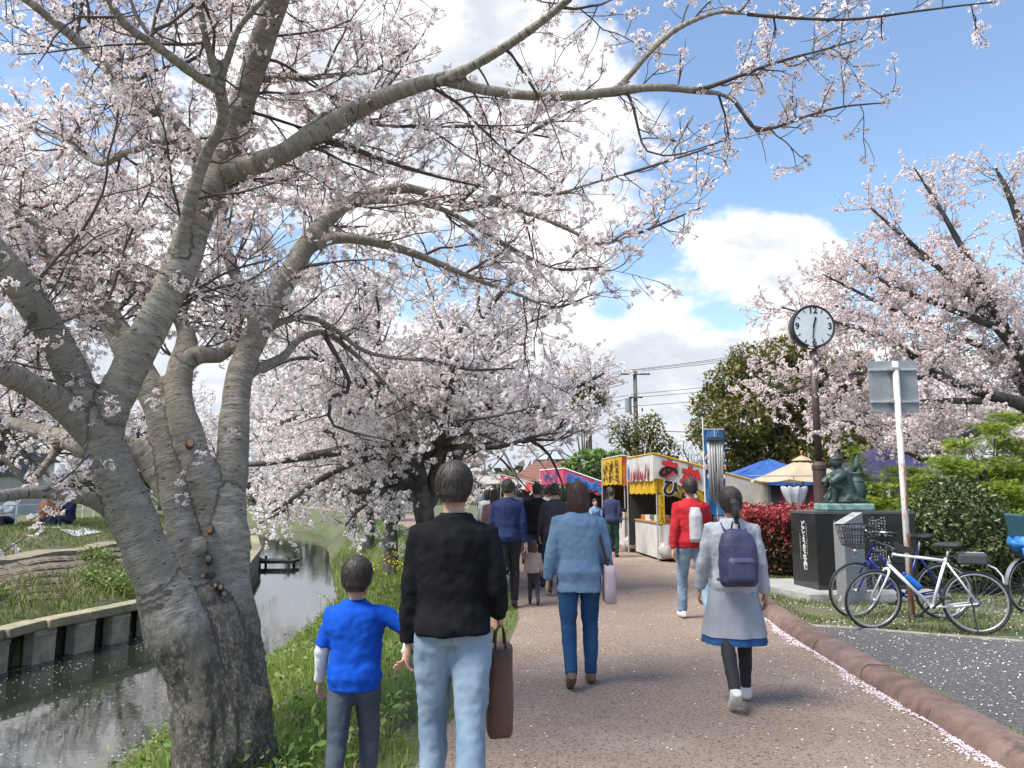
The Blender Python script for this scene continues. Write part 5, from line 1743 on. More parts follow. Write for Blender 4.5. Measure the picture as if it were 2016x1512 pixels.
M_WEED = mat('weed_leaf', (.1, .2, .03), .55, island=[(0.10, 0.19, 0.03), (0.17, 0.28, 0.05), (0.07, 0.13, 0.025), (0.25, 0.30, 0.09), (0.30, 0.24, 0.12)], trans=.3)
pts = patch(rgg, 5200, -4.4, 0.1, 4.5, 16, lambda X, Y, Z: (X < pl_(Y) - 0.25) & (X > lerp_table(XR, Y) + .15) & (Z > -1.5), 1.2)
pts = pts[clump(pts[:, 0], pts[:, 1], 1.1, 12) > .12]
weeds('bank_weeds', 'broad leaved weeds among the grass on the near bank', pts, (.035, .085), M_WEED, 207)
pts = patch(rgg, 9000, -12, -8, 11, 26, lambda X, Y, Z: (lerp_table(XL, Y) - .4 - X > 0) & (lerp_table(XL, Y) - X < 2.0 + .6 * np.clip((Y - 14) / 6, 0, 1)))
pts = pts[(clump(pts[:, 0], pts[:, 1], .8, 15) > .16) & (pts[:, 1] > 13.5)]
weeds('opposite_bank_weeds', 'bright leafy weeds over the river wall on the far bank', pts, (.06, .13), M_WEED, 208)


def in_forecourt(X, Y):
    ey = np.interp(X, [q[0] for q in edge_pts], [q[1] for q in edge_pts])
    return (X > apex[0] - .1) & (Y < ey + 0.05)


pts = patch(rgg, 52000, 3.25, 9.5, 7.4, 15, lambda X, Y, Z: (X > lerp_table(KERB, Y) + 0.28) & ~in_forecourt(X, Y), 1.2)
pts[:, 2] = height(pts[:, 0], pts[:, 1])
cn = clump(pts[:, 0], pts[:, 1], 1.4, 9)
pts = pts[cn + rgg.normal(size=len(pts)) * .12 > -0.06]
grass('verge_grass', 'patchy short grass round the bicycles and the monument', pts, lambda r, p: r.uniform(.02, .085, len(p)), 0.0042, 1.0, M_GRS3, 205)
# tufts in the joint behind the kerb
Y = rgg.uniform(3.5, 9.2, 3400); X = lerp_table(KERB, Y) + 0.30 + np.abs(rgg.normal(size=3400)) * .022
k_ = clump(Y, Y * 0, 1.7, 2) + rgg.normal(size=3400) * .15 > -0.02
pts = np.stack([X, Y, np.full(3400, 0.05)], 1)[k_]
grass('kerb_weeds', 'small bright weeds in the joint behind the red kerb', pts, lambda r, p: r.uniform(.015, .06, len(p)), 0.004, 1.2, M_GRS, 206)


# fallen petals ----------------------------------------------------------------
def petals(name, label, pts, size, seed, lift=0.004, tilt=0.25):
    rg = np.random.default_rng(seed)
    N = len(pts)
    a = rg.uniform(0, 6.28, N)
    n = np.stack([rg.normal(size=N) * tilt, rg.normal(size=N) * tilt, np.ones(N)], 1); n /= np.linalg.norm(n, axis=1, keepdims=True)
    x = np.stack([np.cos(a), np.sin(a), np.zeros(N)], 1)
    y = np.cross(n, x); x = np.cross(y, n)
    s = rg.uniform(size[0], size[1], N)[:, None]
    p = pts + np.array([0, 0, lift])
    V = np.stack([p - x * s * .5, p - y * s * .36 + n * s * .1, p + x * s * .5 + n * s * .08, p + y * s * .36 + n * s * .1], 1).reshape(-1, 3)
    F = np.array([[0, 1, 2, 3]]) + (np.arange(N) * 4)[:, None]
    m_ = mat('fallen_petal', (.8, .7, .72), 0.8, island=[(0.80, 0.66, 0.70), (0.88, 0.80, 0.82), (0.72, 0.58, 0.62), (0.90, 0.86, 0.86)], trans=0.15)
    tag(link(name, np_mesh(name, V, [(F, 0)], m_)), label, 'petals', kind='stuff')


N = 6500
Y = 3.4 + (13.0 - 3.4) * rgg.random(N) ** 1.3
off = np.abs(rgg.normal(size=N)) * (0.036 + 0.02 * np.sin(Y * 3.1) + 0.015 * np.sin(Y * 7.7))
pts = np.stack([lerp_table(KERB, Y) - 0.005 - off, Y, np.full(N, .004) + rgg.random(N) * .014 * np.exp(-off * 18)], 1)
N2 = 1500
Y2 = 3.6 + 18 * rgg.random(N2) ** 1.6
t_ = rgg.random(N2)
t_ = np.where(rgg.random(N2) < .45, 1 - np.abs(rgg.normal(size=N2)) * .12, t_)
pl2, kb2 = lerp_table(PATHL, Y2), lerp_table(KERB, Y2)
t_ = np.clip(t_, 0.01, .99)
p2 = np.stack([pl2 + (kb2 - pl2) * t_, Y2, np.full(N2, .004) + 0.012 * np.sin(np.pi * t_)], 1)
petals('gutter_petals', 'white drift of fallen petals along the gutter and over the path', np.vstack([pts, p2]), (0.014, 0.024), 301)
N = 5200
X = rgg.uniform(3.1, 8.5, N); Y = rgg.uniform(3.2, 9.4, N)
ok = in_forecourt(X, Y) & (X > lerp_table(KERB, Y) + .33)
petals('forecourt_petals', 'fallen petals scattered over the dark grey forecourt', np.stack([X, Y, np.full(N, .058)], 1)[ok], (0.014, 0.026), 302)
N = 9000
X = rgg.uniform(3.3, 9, N); Y = rgg.uniform(7.5, 15, N)
ok = ~in_forecourt(X, Y) & (X > lerp_table(KERB, Y) + .3) & (clump(X, Y, .9, 3) > -.25)
petals('verge_petals', 'fallen petals lying in the verge grass round the bicycles', np.stack([X, Y, np.full(N, .062)], 1)[ok], (0.014, 0.026), 303, tilt=.4)
N = 3400
Y = rgg.uniform(6.5, 24, N)
xl, xr = lerp_table(XL, Y), lerp_table(XR, Y)
f = rgg.random(N) ** 2.2
X = xl + .1 + (xr - xl) * f
ok = clump(X, Y, .8, 6) + rgg.normal(size=N) * .2 > .05
petals('floating_petals', 'pale petals floating on the dark river', np.stack([X, Y, np.full(N, WATER_Z)], 1)[ok], (0.016, 0.034), 304, lift=.006, tilt=.04)
# yellow rape flowers on the bank beyond the child
def build_rape():
    rg = np.random.default_rng(8)
    root = empty('rape_flowers', (-3.2, 17.5, hz(-3.2, 17.5)), label='clump of yellow rape flowers on the bank behind the child', cat='flowers')
    S, Fp = [], []
    for _ in range(55):
        x, y = -2.6 + rg.normal() * .55, 17.2 + rg.normal() * .9
        z = hz(x, y)
        h = rg.uniform(.35, .75)
        S.append((np.array([(x, y, z), (x + rg.normal() * .03, y, z + h * .5), (x + rg.normal() * .05, y, z + h)]), np.array([.006, .005, .003])))
        for _k in range(9): Fp.append(S[-1][0][-1] + rg.normal(size=3) * .035)
    V, F = twig_mesh_arrays(S, 3)
    W(tag(link('stems', np_mesh('stems', V, [(F, 0)], M_GRS, True)), kind='stuff'), root)
    V, F, mi = scatter_leaves(rg, np.array(Fp), (.03, .05), 'simple')
    W(tag(link('flower_heads', np_mesh('flower_heads', V, [(F, mi)], mat('rape_yellow', (0.75, 0.58, 0.03), 0.6, trans=.2))), kind='stuff'), root)


build_rape()

# ------------------------------------------------------------------ street furniture, monument, stalls, bicycles
M_BRN = mat('brown_painted_steel', (0.055, 0.036, 0.030), 0.5, (0.075, 0.05, 0.042), scale=5)
M_BLK = mat('black_rubber', (0.018, 0.018, 0.019), 0.7, (0.03, 0.03, 0.03), scale=20)
M_BLKM = mat('black_metal', (0.02, 0.02, 0.022), 0.4, spec=0.5)
M_ALU = mat('brushed_aluminium', (0.55, 0.56, 0.57), 0.35, (0.45, 0.46, 0.47), scale=14, metal=0.7)
M_WHITEP = mat('white_paint', (0.72, 0.74, 0.74), 0.4, (0.62, 0.64, 0.64), scale=4)
M_CHROME = mat('steel_grey', (0.42, 0.43, 0.44), 0.35, metal=0.8)


def build_clock():
    x, y = 5.0, 12.8
    root = empty('park_clock', (x, y, 0.05), label='round white park clock on a dark brown post showing half past twelve', cat='clock')
    W(MB().loft([(x, y, 0.03, .13, .13), (x, y, 0.10, .13, .13), (x, y, .12, .108, .108), (x, y, 1.90, .105, .105), (x, y, 1.93, .118, .118), (x, y, 1.99, .118, .118), (x, y, 2.03, .082, .082), (x, y, 2.05, .060, .060)], 12).build('lower_post', M_BRN), root)
    W(MB().tube([(x, y, 2.0), (x, y, 3.98)], .058, 14).build('upper_post', M_BRN, smooth=True), root)
    c = Vector((x, y, 4.28))
    Rr = .352
    mb = MB()
    n = 56
    prof = [(-.085, Rr - .03), (-.095, Rr), (-.08, Rr + .012), (.08, Rr + .012), (.095, Rr), (.085, Rr - .03)]
    V = [(c.x + r * math.cos(2 * math.pi * i / n), c.y + yy, c.z + r * math.sin(2 * math.pi * i / n)) for i in range(n) for yy, r in prof]
    k = len(prof)
    mb.add(V, [(i * k + j, i * k + j + 1, ((i + 1) % n) * k + j + 1, ((i + 1) % n) * k + j) for i in range(n) for j in range(k - 1)])
    case = mb.build('case', M_BLKM); shade(case.data, R(40)); W(case, root)
    M_FACE = mat('clock_face_white', (0.60, 0.64, 0.64), 0.35, (0.54, 0.58, 0.59), scale=2.5, col3=(0.42, 0.45, 0.45), s3=6, c3=(0.66, 0.75))
    M_INK = mat('clock_ink', (0.012, 0.013, 0.014), 0.5)
    for sgn in (-1, 1):
        f = MB().add([(c.x + (Rr - .012) * math.cos(2 * math.pi * i / n), c.y + sgn * .084, c.z + (Rr - .012) * math.sin(2 * math.pi * i / n)) for i in range(n)], [tuple(range(n)) if sgn < 0 else tuple(range(n))[::-1]])
        face = f.build('clock_face', M_FACE); W(face, root)
        yo = c.y + sgn * .0875
        for h in range(12):
            a = R(30 * h)
            dx, dz = math.sin(a) * -sgn, math.cos(a)
            if h % 3 == 0:
                s = {0: '12', 3: '3', 6: '6', 9: '9'}[h]
                me = text_mesh(s, 0.150, 0.0015, 0.0035, M_INK)
                o = link('numeral', me, face)
                rr = .268 if h in (0, 6) else .272
                o.matrix_local = Matrix.Translation((c.x + dx * rr, yo, c.z + dz * rr)) @ (Matrix.Rotation(math.pi / 2, 4, 'X') if sgn < 0 else Matrix.Rotation(math.pi, 4, 'Z') @ Matrix.Rotation(math.pi / 2, 4, 'X'))
            else:
                ax = Matrix.Rotation(-a * -sgn * -1 if sgn > 0 else a, 3, 'Y')
                MB().box((c.x + dx * .285, yo, c.z + dz * .285), (.013, .003, .058), M=ax).build('tick', M_INK, face)
        for nm, ang, ln, wd, back in (('hour_hand', 15.5, .165, .030, .02), ('minute_hand', 186, .215, .018, .045)):
            a = R(ang)
            dx, dz = math.sin(a) * -sgn, math.cos(a)
            m_ = (ln - back) / 2
            ax = Matrix.Rotation(a if sgn < 0 else -a, 3, 'Y')
            MB().box((c.x + dx * m_, yo + sgn * (.004 if 'hour' in nm else .008), c.z + dz * m_), (wd, .003, ln + back), M=ax).build(nm, M_INK, face)
        MB().tube([(c.x, yo, c.z), (c.x, yo + sgn * .014, c.z)], .014, 12).build('hub', M_INK, face)


build_clock()


def build_sign():
    b = Vector((4.66, 9.40, 0.05))
    root = empty('sign_post', b, label='rusty white post carrying the bare grey back of a square sign', cat='sign post')
    t = P(1762, 712, 9.6)
    mt = mat('rusty_white_paint', (0.62, 0.63, 0.62), 0.55, (0.52, 0.52, 0.50), scale=6, bump=0.3, bscale=40)
    nt = mt.node_tree; N, L = nt.nodes.new, nt.links.new
    bs = nt.nodes['Principled BSDF']; src = bs.inputs['Base Color'].links[0].from_socket
    tc = N('ShaderNodeTexCoord'); mp = N('ShaderNodeMapping'); mp.inputs['Scale'].default_value = (14, 14, 2.2); L(tc.outputs['Object'], mp.inputs[0])
    n = N('ShaderNodeTexNoise'); n.inputs['Scale'].default_value = 1.6; n.inputs['Detail'].default_value = 8; n.inputs['Roughness'].default_value = .7; L(mp.outputs[0], n.inputs['Vector'])
    sp = N('ShaderNodeSeparateXYZ'); L(tc.outputs['Object'], sp.inputs[0])
    hr = N('ShaderNodeMapRange'); L(sp.outputs['Z'], hr.inputs['Value'])
    for k, q in zip(('From Min', 'From Max', 'To Min', 'To Max'), (0.0, 2.6, 0.16, -0.13)): hr.inputs[k].default_value = q
    sx = N('ShaderNodeMapRange'); L(sp.outputs['X'], sx.inputs['Value'])
    for k, q in zip(('From Min', 'From Max', 'To Min', 'To Max'), (4.66, 4.74, -0.02, 0.12)): sx.inputs[k].default_value = q
    ad = N('ShaderNodeMath'); ad.operation = 'ADD'; L(n.outputs[0], ad.inputs[0]); L(hr.outputs[0], ad.inputs[1])
    ad2 = N('ShaderNodeMath'); ad2.operation = 'ADD'; L(ad.outputs[0], ad2.inputs[0]); L(sx.outputs[0], ad2.inputs[1])
    mr = N('ShaderNodeMapRange'); L(ad2.outputs[0], mr.inputs['Value']); mr.inputs['From Min'].default_value = .51; mr.inputs['From Max'].default_value = .64
    mx = N('ShaderNodeMix'); mx.data_type = 'RGBA'; L(mr.outputs[0], mx.inputs['Factor']); L(src, mx.inputs[6]); mx.inputs[7].default_value = (0.34, 0.115, 0.045, 1)
    L(mx.outputs[2], bs.inputs['Base Color'])
    W(MB().tube([b - Vector((0, 0, .1)), b + (t - b) * .5, t], .037, 14).build('post', mt, smooth=True), root)
    M_SG = mat('galvanised_sign_back', (0.30, 0.32, 0.33), 0.5, (0.24, 0.26, 0.265), scale=3, metal=0.3, col3=(0.36, 0.37, 0.37), s3=7, c3=(.55, .7))
    tl, br = P(1707, 711, 9.68), P(1808, 812, 9.68)
    c = (tl + br) / 2
    w, h = br.x - tl.x, tl.z - br.z
    rz = R(-4)
    plate = MB().box((c.x, 9.665, c.z), (w, .012, h), rz, bev=.004).build('sign_plate', M_SG); W(plate, root)
    for dz in (h * .32, -h * .30):
        rail = MB().box((c.x, 9.645, c.z + dz), (w * .98, .03, .035), rz, bev=.004).box((c.x, 9.628, c.z + dz), (w * .98, .008, .012), rz).build('rail', M_ALU); W(rail, root)
        W(MB().box((c.x - .005, 9.60, c.z + dz), (.115, .085, .05), rz, bev=.01).build('clamp', M_SG), root)
        for dx in (-.085, .085):
            W(MB().tube([(c.x + dx, 9.61, c.z + dz), (c.x + dx, 9.64, c.z + dz)], .012, 6).build('bolt', M_ALU), root)


build_sign()


def stroke_marks(rg, n, w, h, s, thick=.17):
    """a written character reduced to a few strokes inside w x h, at origin"""
    q = []
    for _ in range(n):
        x, y = rg.uniform(-w / 2, w / 2), rg.uniform(-h / 2, h / 2)
        a = rg.choice([0, 0, math.pi / 2, math.pi / 2, .7, -.7])
        L = rg.uniform(.3, .7) * s
        q.append((x, y, a, L, thick * s))
    return q


def marks_mesh(name, items, m_, z=0.0):
    V, F = [], []
    for (x, y, a, L, t) in items:
        c, s = math.cos(a), math.sin(a)
        o = len(V)
        for dx, dy in ((-L / 2, -t / 2), (L / 2, -t / 2), (L / 2, t / 2), (-L / 2, t / 2)):
            V.append((x + dx * c - dy * s, y + dx * s + dy * c, z))
        F.append((o, o + 1, o + 2, o + 3))
    me = bpy.data.meshes.new(name)
    me.from_pydata(V, [], F)
    me.materials.append(m_)
    return me


def build_monument():
    M_GR = mat('black_polished_granite', (0.016, 0.018, 0.019), 0.10, (0.030, 0.032, 0.034), scale=60, spec=0.6)
    M_TOP = mat('granite_top_edge', (0.10, 0.105, 0.11), 0.35, (0.07, 0.072, 0.075), scale=40)
    M_ENG = mat('engraved_white', (0.62, 0.62, 0.60), 0.8)
    M_SLAB = mat('grey_granite_slab', (0.30, 0.30, 0.29), 0.7, (0.40, 0.40, 0.39), scale=50, col3=(0.22, 0.22, 0.2), s3=3, c3=(.5, .7))
    root = empty('monument', (5.0, 12.0, 0.05), label='black polished granite monument with engraved white columns of writing', cat='monument')
    W(MB().prism([(3.78, 12.45), (4.12, 11.13), (6.10, 11.18), (6.15, 13.1), (4.1, 13.2)], 0.02, 0.15).build('base_slab', M_SLAB), root)
    A, B, C, D, E_ = (4.34, 12.35), (4.44, 11.62), (5.95, 11.72), (6.05, 12.6), (4.8, 12.9)
    W(MB().prism([A, B, C, D, E_], 0.153, 1.235).build('stone_body', M_GR), root)
    k = lambda p, s: (5.1 + (p[0] - 5.1) * s, 12.2 + (p[1] - 12.2) * s)
    W(MB().prism([k(p, 1.008) for p in (A, B, C, D, E_)], 1.238, 1.275).build('cap_edge', M_TOP), root)
    rg = random.Random(12)
    a, b, c = Vector((*A, 0)), Vector((*B, 0)), Vector((*C, 0))
    # narrow left face: one column of large writing between two fine columns
    d = (b - a).normalized()
    Mf = frame_on((a + b) / 2 + Vector((0, 0, .80)) + (d.cross(Vector((0, 0, 1)))) * .004, d, (0, 0, 1))
    for i, ch in enumerate('どじょうきよ太像'):
        lettering('engraved_letter', ch, .115 if i != 2 else .09, Mf @ Matrix.Translation((0.0 + .004 * i, .27 - i * .088, 0)), M_ENG, root, extrude=.001, offset=.003).matrix_parent_inverse = root.matrix_basis.inverted()
    for off, y0, n in ((.10, .28, 15), (-.10, .12, 12)):
        it = []
        for i in range(n): it += [(q[0] + off, q[1] + y0 - i * .032, q[2], q[3], q[4]) for q in stroke_marks(rg, 4, .018, .02, .024)]
        o = link('fine_engraving', marks_mesh('fine_engraving', it, M_ENG)); o.matrix_basis = Mf; W(o, root)
    # broad front face: blocks of small engraved columns
    d = (c - b).normalized()
    Mf = frame_on(b + Vector((0, 0, .15)) + d.cross(Vector((0, 0, 1))) * .003, d, (0, 0, 1))
    L = (c - b).length
    for x0, x1, blocks in ((.28, .62, ((.98, .74, 1.0), (.60, .44, 1), (.20, .06, 1))), (.82, 1.08, ((1.03, .74, .85), (.60, .40, 1), (.22, .08, 1)))):
        for (t, bt, f) in blocks:
            it = []
            x = x0
            while x < x1:
                y = t - rg.choice([0, 0, 0, .03])
                yb = bt + rg.choice([0, 0, .03, .05])
                while y > yb:
                    if rg.random() < .93: it += [(q[0] + x, q[1] + y, q[2], q[3], q[4]) for q in stroke_marks(rg, 4, .022, .024, .030)]
                    y -= .042
                x += .045
            o = tag(link('engraved_block', marks_mesh('engraved_block', it, M_ENG)), kind='stuff'); o.matrix_basis = Mf; W(o, root)
        for yy in (.67, .32):
            it = [(x0 + .03 + .06 * k_, yy, 0, .02, .007) for k_ in range(5)]
            o = link('engraved_dots', marks_mesh('engraved_dots', it, M_ENG)); o.matrix_basis = Mf; W(o, root)
    # the tall speckled granite stele in front
    r2 = empty('granite_stele', (4.7, 11.0, 0.05), label='tall speckled grey granite slab standing in front of the black monument', cat='stele')
    M_SPK = mat('speckled_granite', (0.50, 0.50, 0.49), 0.75, (0.22, 0.22, 0.22), scale=85, detail=2, contrast=(.42, .55), bump=0.4, bscale=90)
    M_SMO = mat('smooth_grey_granite', (0.22, 0.22, 0.22), 0.4, (0.17, 0.17, 0.17), scale=50)
    a, b, c, d = (4.40, 10.88), (4.49, 10.76), (4.96, 11.22), (4.87, 11.34)
    V = [(*a, .03), (*b, .03), (*c, .03), (*d, .03), (*a, 1.13), (*b, 1.13), (*c, 1.27), (*d, 1.27)]
    o = MB().add(V, [(0, 3, 2, 1), (1, 2, 6, 5)]).add(V, [(0, 1, 5, 4), (2, 3, 7, 6), (3, 0, 4, 7)], 1).add(V, [(4, 5, 6, 7)], 2).build('slab', [M_SPK, M_SMO, M_SLAB])
    W(o, r2)
    # bronze statue
    s0 = Vector((5.04, 12.08, 1.276))
    r3 = empty('bronze_statue', s0, label='green bronze statue of a kneeling man with a basket on top of the monument', cat='statue')
    M_BZ = mat('verdigris_bronze', (0.030, 0.040, 0.036), 0.5, (0.050, 0.085, 0.075), scale=5, detail=8, metal=0.25, bump=0.5, bscale=22, col3=(0.15, 0.28, 0.26), s3=3.2, c3=(.57, .72), stretch=(1, 1, .6))
    W(MB().box(s0 + Vector((0.02, 0, .055)), (.74, .50, .11), bev=.025).build('plinth_block', mat('verdigris_plinth', (0.12, 0.20, 0.18), 0.7, (0.22, 0.36, 0.33), scale=6, col3=(.10, .09, .08), s3=4, c3=(.55, .68), bump=.4)), r3)
    q = lambda *p: s0 + Vector(p) + Vector((0, 0, .105))
    mb = MB()
    mb.tube([q(.05, 0, .06), q(.05, 0, .20), q(.01, 0, .36), q(-.015, 0, .47), q(-.02, 0, .52)], [.17, .165, .15, .13, .06], 14)
    mb.tube([q(-.02, 0, .50), q(-.045, 0, .57)], .055, 10)
    mb.ell(q(-.055, 0, .635), (.095, .085, .105), 14, 10)
    mb.ell(q(-.145, 0, .625), (.022, .02, .025), 8, 6)
    mb.loft([(q(-.045, 0, 0).x, q(0, 0, 0).y, q(0, 0, .675).z, .108, .10), (q(-.04, 0, 0).x, q(0, 0, 0).y, q(0, 0, .70).z, .10, .09), (q(-.03, 0, 0).x, q(0, 0, 0).y, q(0, 0, .745).z, .05, .05), (q(-.02, 0, 0).x, q(0, 0, 0).y, q(0, 0, .775).z, .02, .02)], 12)
    mb.tube([q(-.03, 0, .755), q(-.06, 0, .79), q(-.0, 0, .80)], [.02, .022, .012], 8)
    for sy in (-1, 1):
        mb.tube([q(-.01, sy * .11, .465), q(-.09, sy * .17, .40), q(-.185, sy * .16, .335), q(-.20, sy * .14, .30)], [.065, .07, .062, .055], 12)
        mb.tube([q(-.20, sy * .14, .31), q(-.12, sy * .16, .26), q(-.03, sy * .15, .20)], [.048, .042, .034], 10)
    mb.tube([q(.06, -.10, .10), q(-.08, -.10, .27), q(-.17, -.10, .25)], [.10, .085, .075], 12)
    mb.tube([q(-.17, -.10, .25), q(-.16, -.11, .12), q(-.17, -.11, .01)], [.075, .055, .045], 12)
    mb.tube([q(-.17, -.11, .02), q(-.26, -.11, .015)], [.04, .028], 8)
    mb.tube([q(.02, .10, .12), q(-.14, .12, .10), q(-.2, .12, .05)], [.10, .08, .06], 12)
    mb.tube([q(.02, -.12, .09), q(.13, -.15, .05), q(.26, -.14, .03), q(.34, -.12, .02)], [.10, .075, .05, .03], 12)
    mb.tube([q(.06, 0, .02), q(.06, 0, .14)], [.22, .19], 14)
    mb.tube([q(.0, -.15, .45), q(.06, -.14, .30), q(.12, -.13, .18)], [.035, .03, .03], 8)
    body = mb.build('figure', M_BZ)
    md = body.modifiers.new('fuse', 'REMESH'); md.mode = 'VOXEL'; md.voxel_size = .011; md.use_smooth_shade = True
    sm = body.modifiers.new('soften', 'SMOOTH'); sm.factor = .5; sm.iterations = 4
    W(applied(body), r3)
    mb = MB()
    mb.loft([(*q(.24, .03, .0)[:], .09, .09), (*q(.25, .03, .10)[:], .13, .13), (*q(.255, .03, .24)[:], .135, .135), (*q(.25, .03, .38)[:], .10, .10), (*q(.25, .03, .43)[:], .065, .065), (*q(.25, .03, .46)[:], .09, .09), (*q(.25, .03, .475)[:], .085, .085)], 16)
    for zz in (.06, .13, .20, .27, .34): mb.torus(q(.252, .03, zz), .128 - abs(zz - .2) * .12, .008, 'z', 20, 5)
    W(mb.build('basket', M_BZ, smooth=True), r3)
    W(MB().tube([q(.22, .02, .46), q(.24, .02, .56), q(.30, .02, .68)], [.02, .035, .004], 8, squash=(1, .5)).tube([q(.22, .02, .46), q(.25, .0, .60), q(.27, .0, .75)], [.02, .04, .004], 8, squash=(1, .5)).build('tail', M_BZ, smooth=True), r3)
    W(MB().tube([q(-.33, -.12, 0), q(-.24, -.15, .22), q(-.2, -.15, .30)], .012, 6).tube([q(-.31, -.13, 0), q(-.18, -.15, .24)], .008, 6).build('net_pole', M_BZ), r3)


build_monument()


# ------------------------------------------------------------------ market stalls and tents
def cloth_strip(p0, p1, drop, nx=26, nz=6, wave=.02, scallop=.05, period=.3, out=None, seed=0.0):
    """cloth hanging from the line p0-p1, scalloped lower edge"""
    p0, p1 = Vector(p0), Vector(p1)
    d = p1 - p0
    n = out if out is not None else d.cross(Vector((0, 0, 1))).normalized()
    V, F = [], []
    for i in range(nx + 1):
        s = i / nx
        L = d.length * s
        dr = drop - scallop * (0.5 - 0.5 * math.cos(2 * math.pi * L / period))
        for j in range(nz + 1):
            t = j / nz
            w = wave * t * (math.sin(L * 9 + seed) + .6 * math.sin(L * 23 + seed * 2 + t * 2))
            V.append(p0 + d * s + Vector((0, 0, -dr * t)) + n * w)
    for i in range(nx):
        for j in range(nz):
            a = i * (nz + 1) + j
            F.append((a, a + 1, a + nz + 2, a + nz + 1))
    return V, F


def cloth_mat(name, col, tr=.25, col2=None):
    return mat(name, col, 0.8, col2, scale=3, trans=tr)


M_YEL = cloth_mat('yellow_vinyl', (0.72, 0.47, 0.02), .25, (0.62, 0.38, .02))
M_WHT = cloth_mat('white_vinyl', (0.72, 0.70, 0.66), .25, (0.60, 0.58, 0.55))
M_RED = mat('banner_red', (0.60, 0.025, 0.03), 0.7)
M_DRED = mat('banner_dark_red', (0.33, 0.03, 0.04), 0.7, (0.24, .02, .03), scale=5)
M_INKB = mat('banner_black', (0.012, 0.011, 0.012), 0.7)
M_INKW = mat('banner_white', (0.80, 0.78, 0.74), 0.7)
M_BLU = mat('banner_blue', (0.03, 0.18, 0.55), 0.7, (0.04, .25, .62), scale=6)
M_PNK = cloth_mat('pink_vinyl', (0.62, 0.09, 0.16), .25, (.55, .06, .12))
M_DCL = mat('dark_cloth', (0.020, 0.017, 0.020), 0.9, (0.035, .028, .03), scale=4)
M_PIPE = mat('tent_pipe', (0.50, 0.50, 0.48), 0.45, metal=.5)
M_WOOD = mat('counter_wood', (0.36, 0.22, 0.09), 0.7, (0.28, .16, .06), scale=5, stretch=(1, 6, 1))


def text_on(name, s, size, M, m_, root, **k):
    o = lettering(name, s, size, M, m_, root, **k)
    o.matrix_parent_inverse = root.matrix_basis.inverted()
    return o


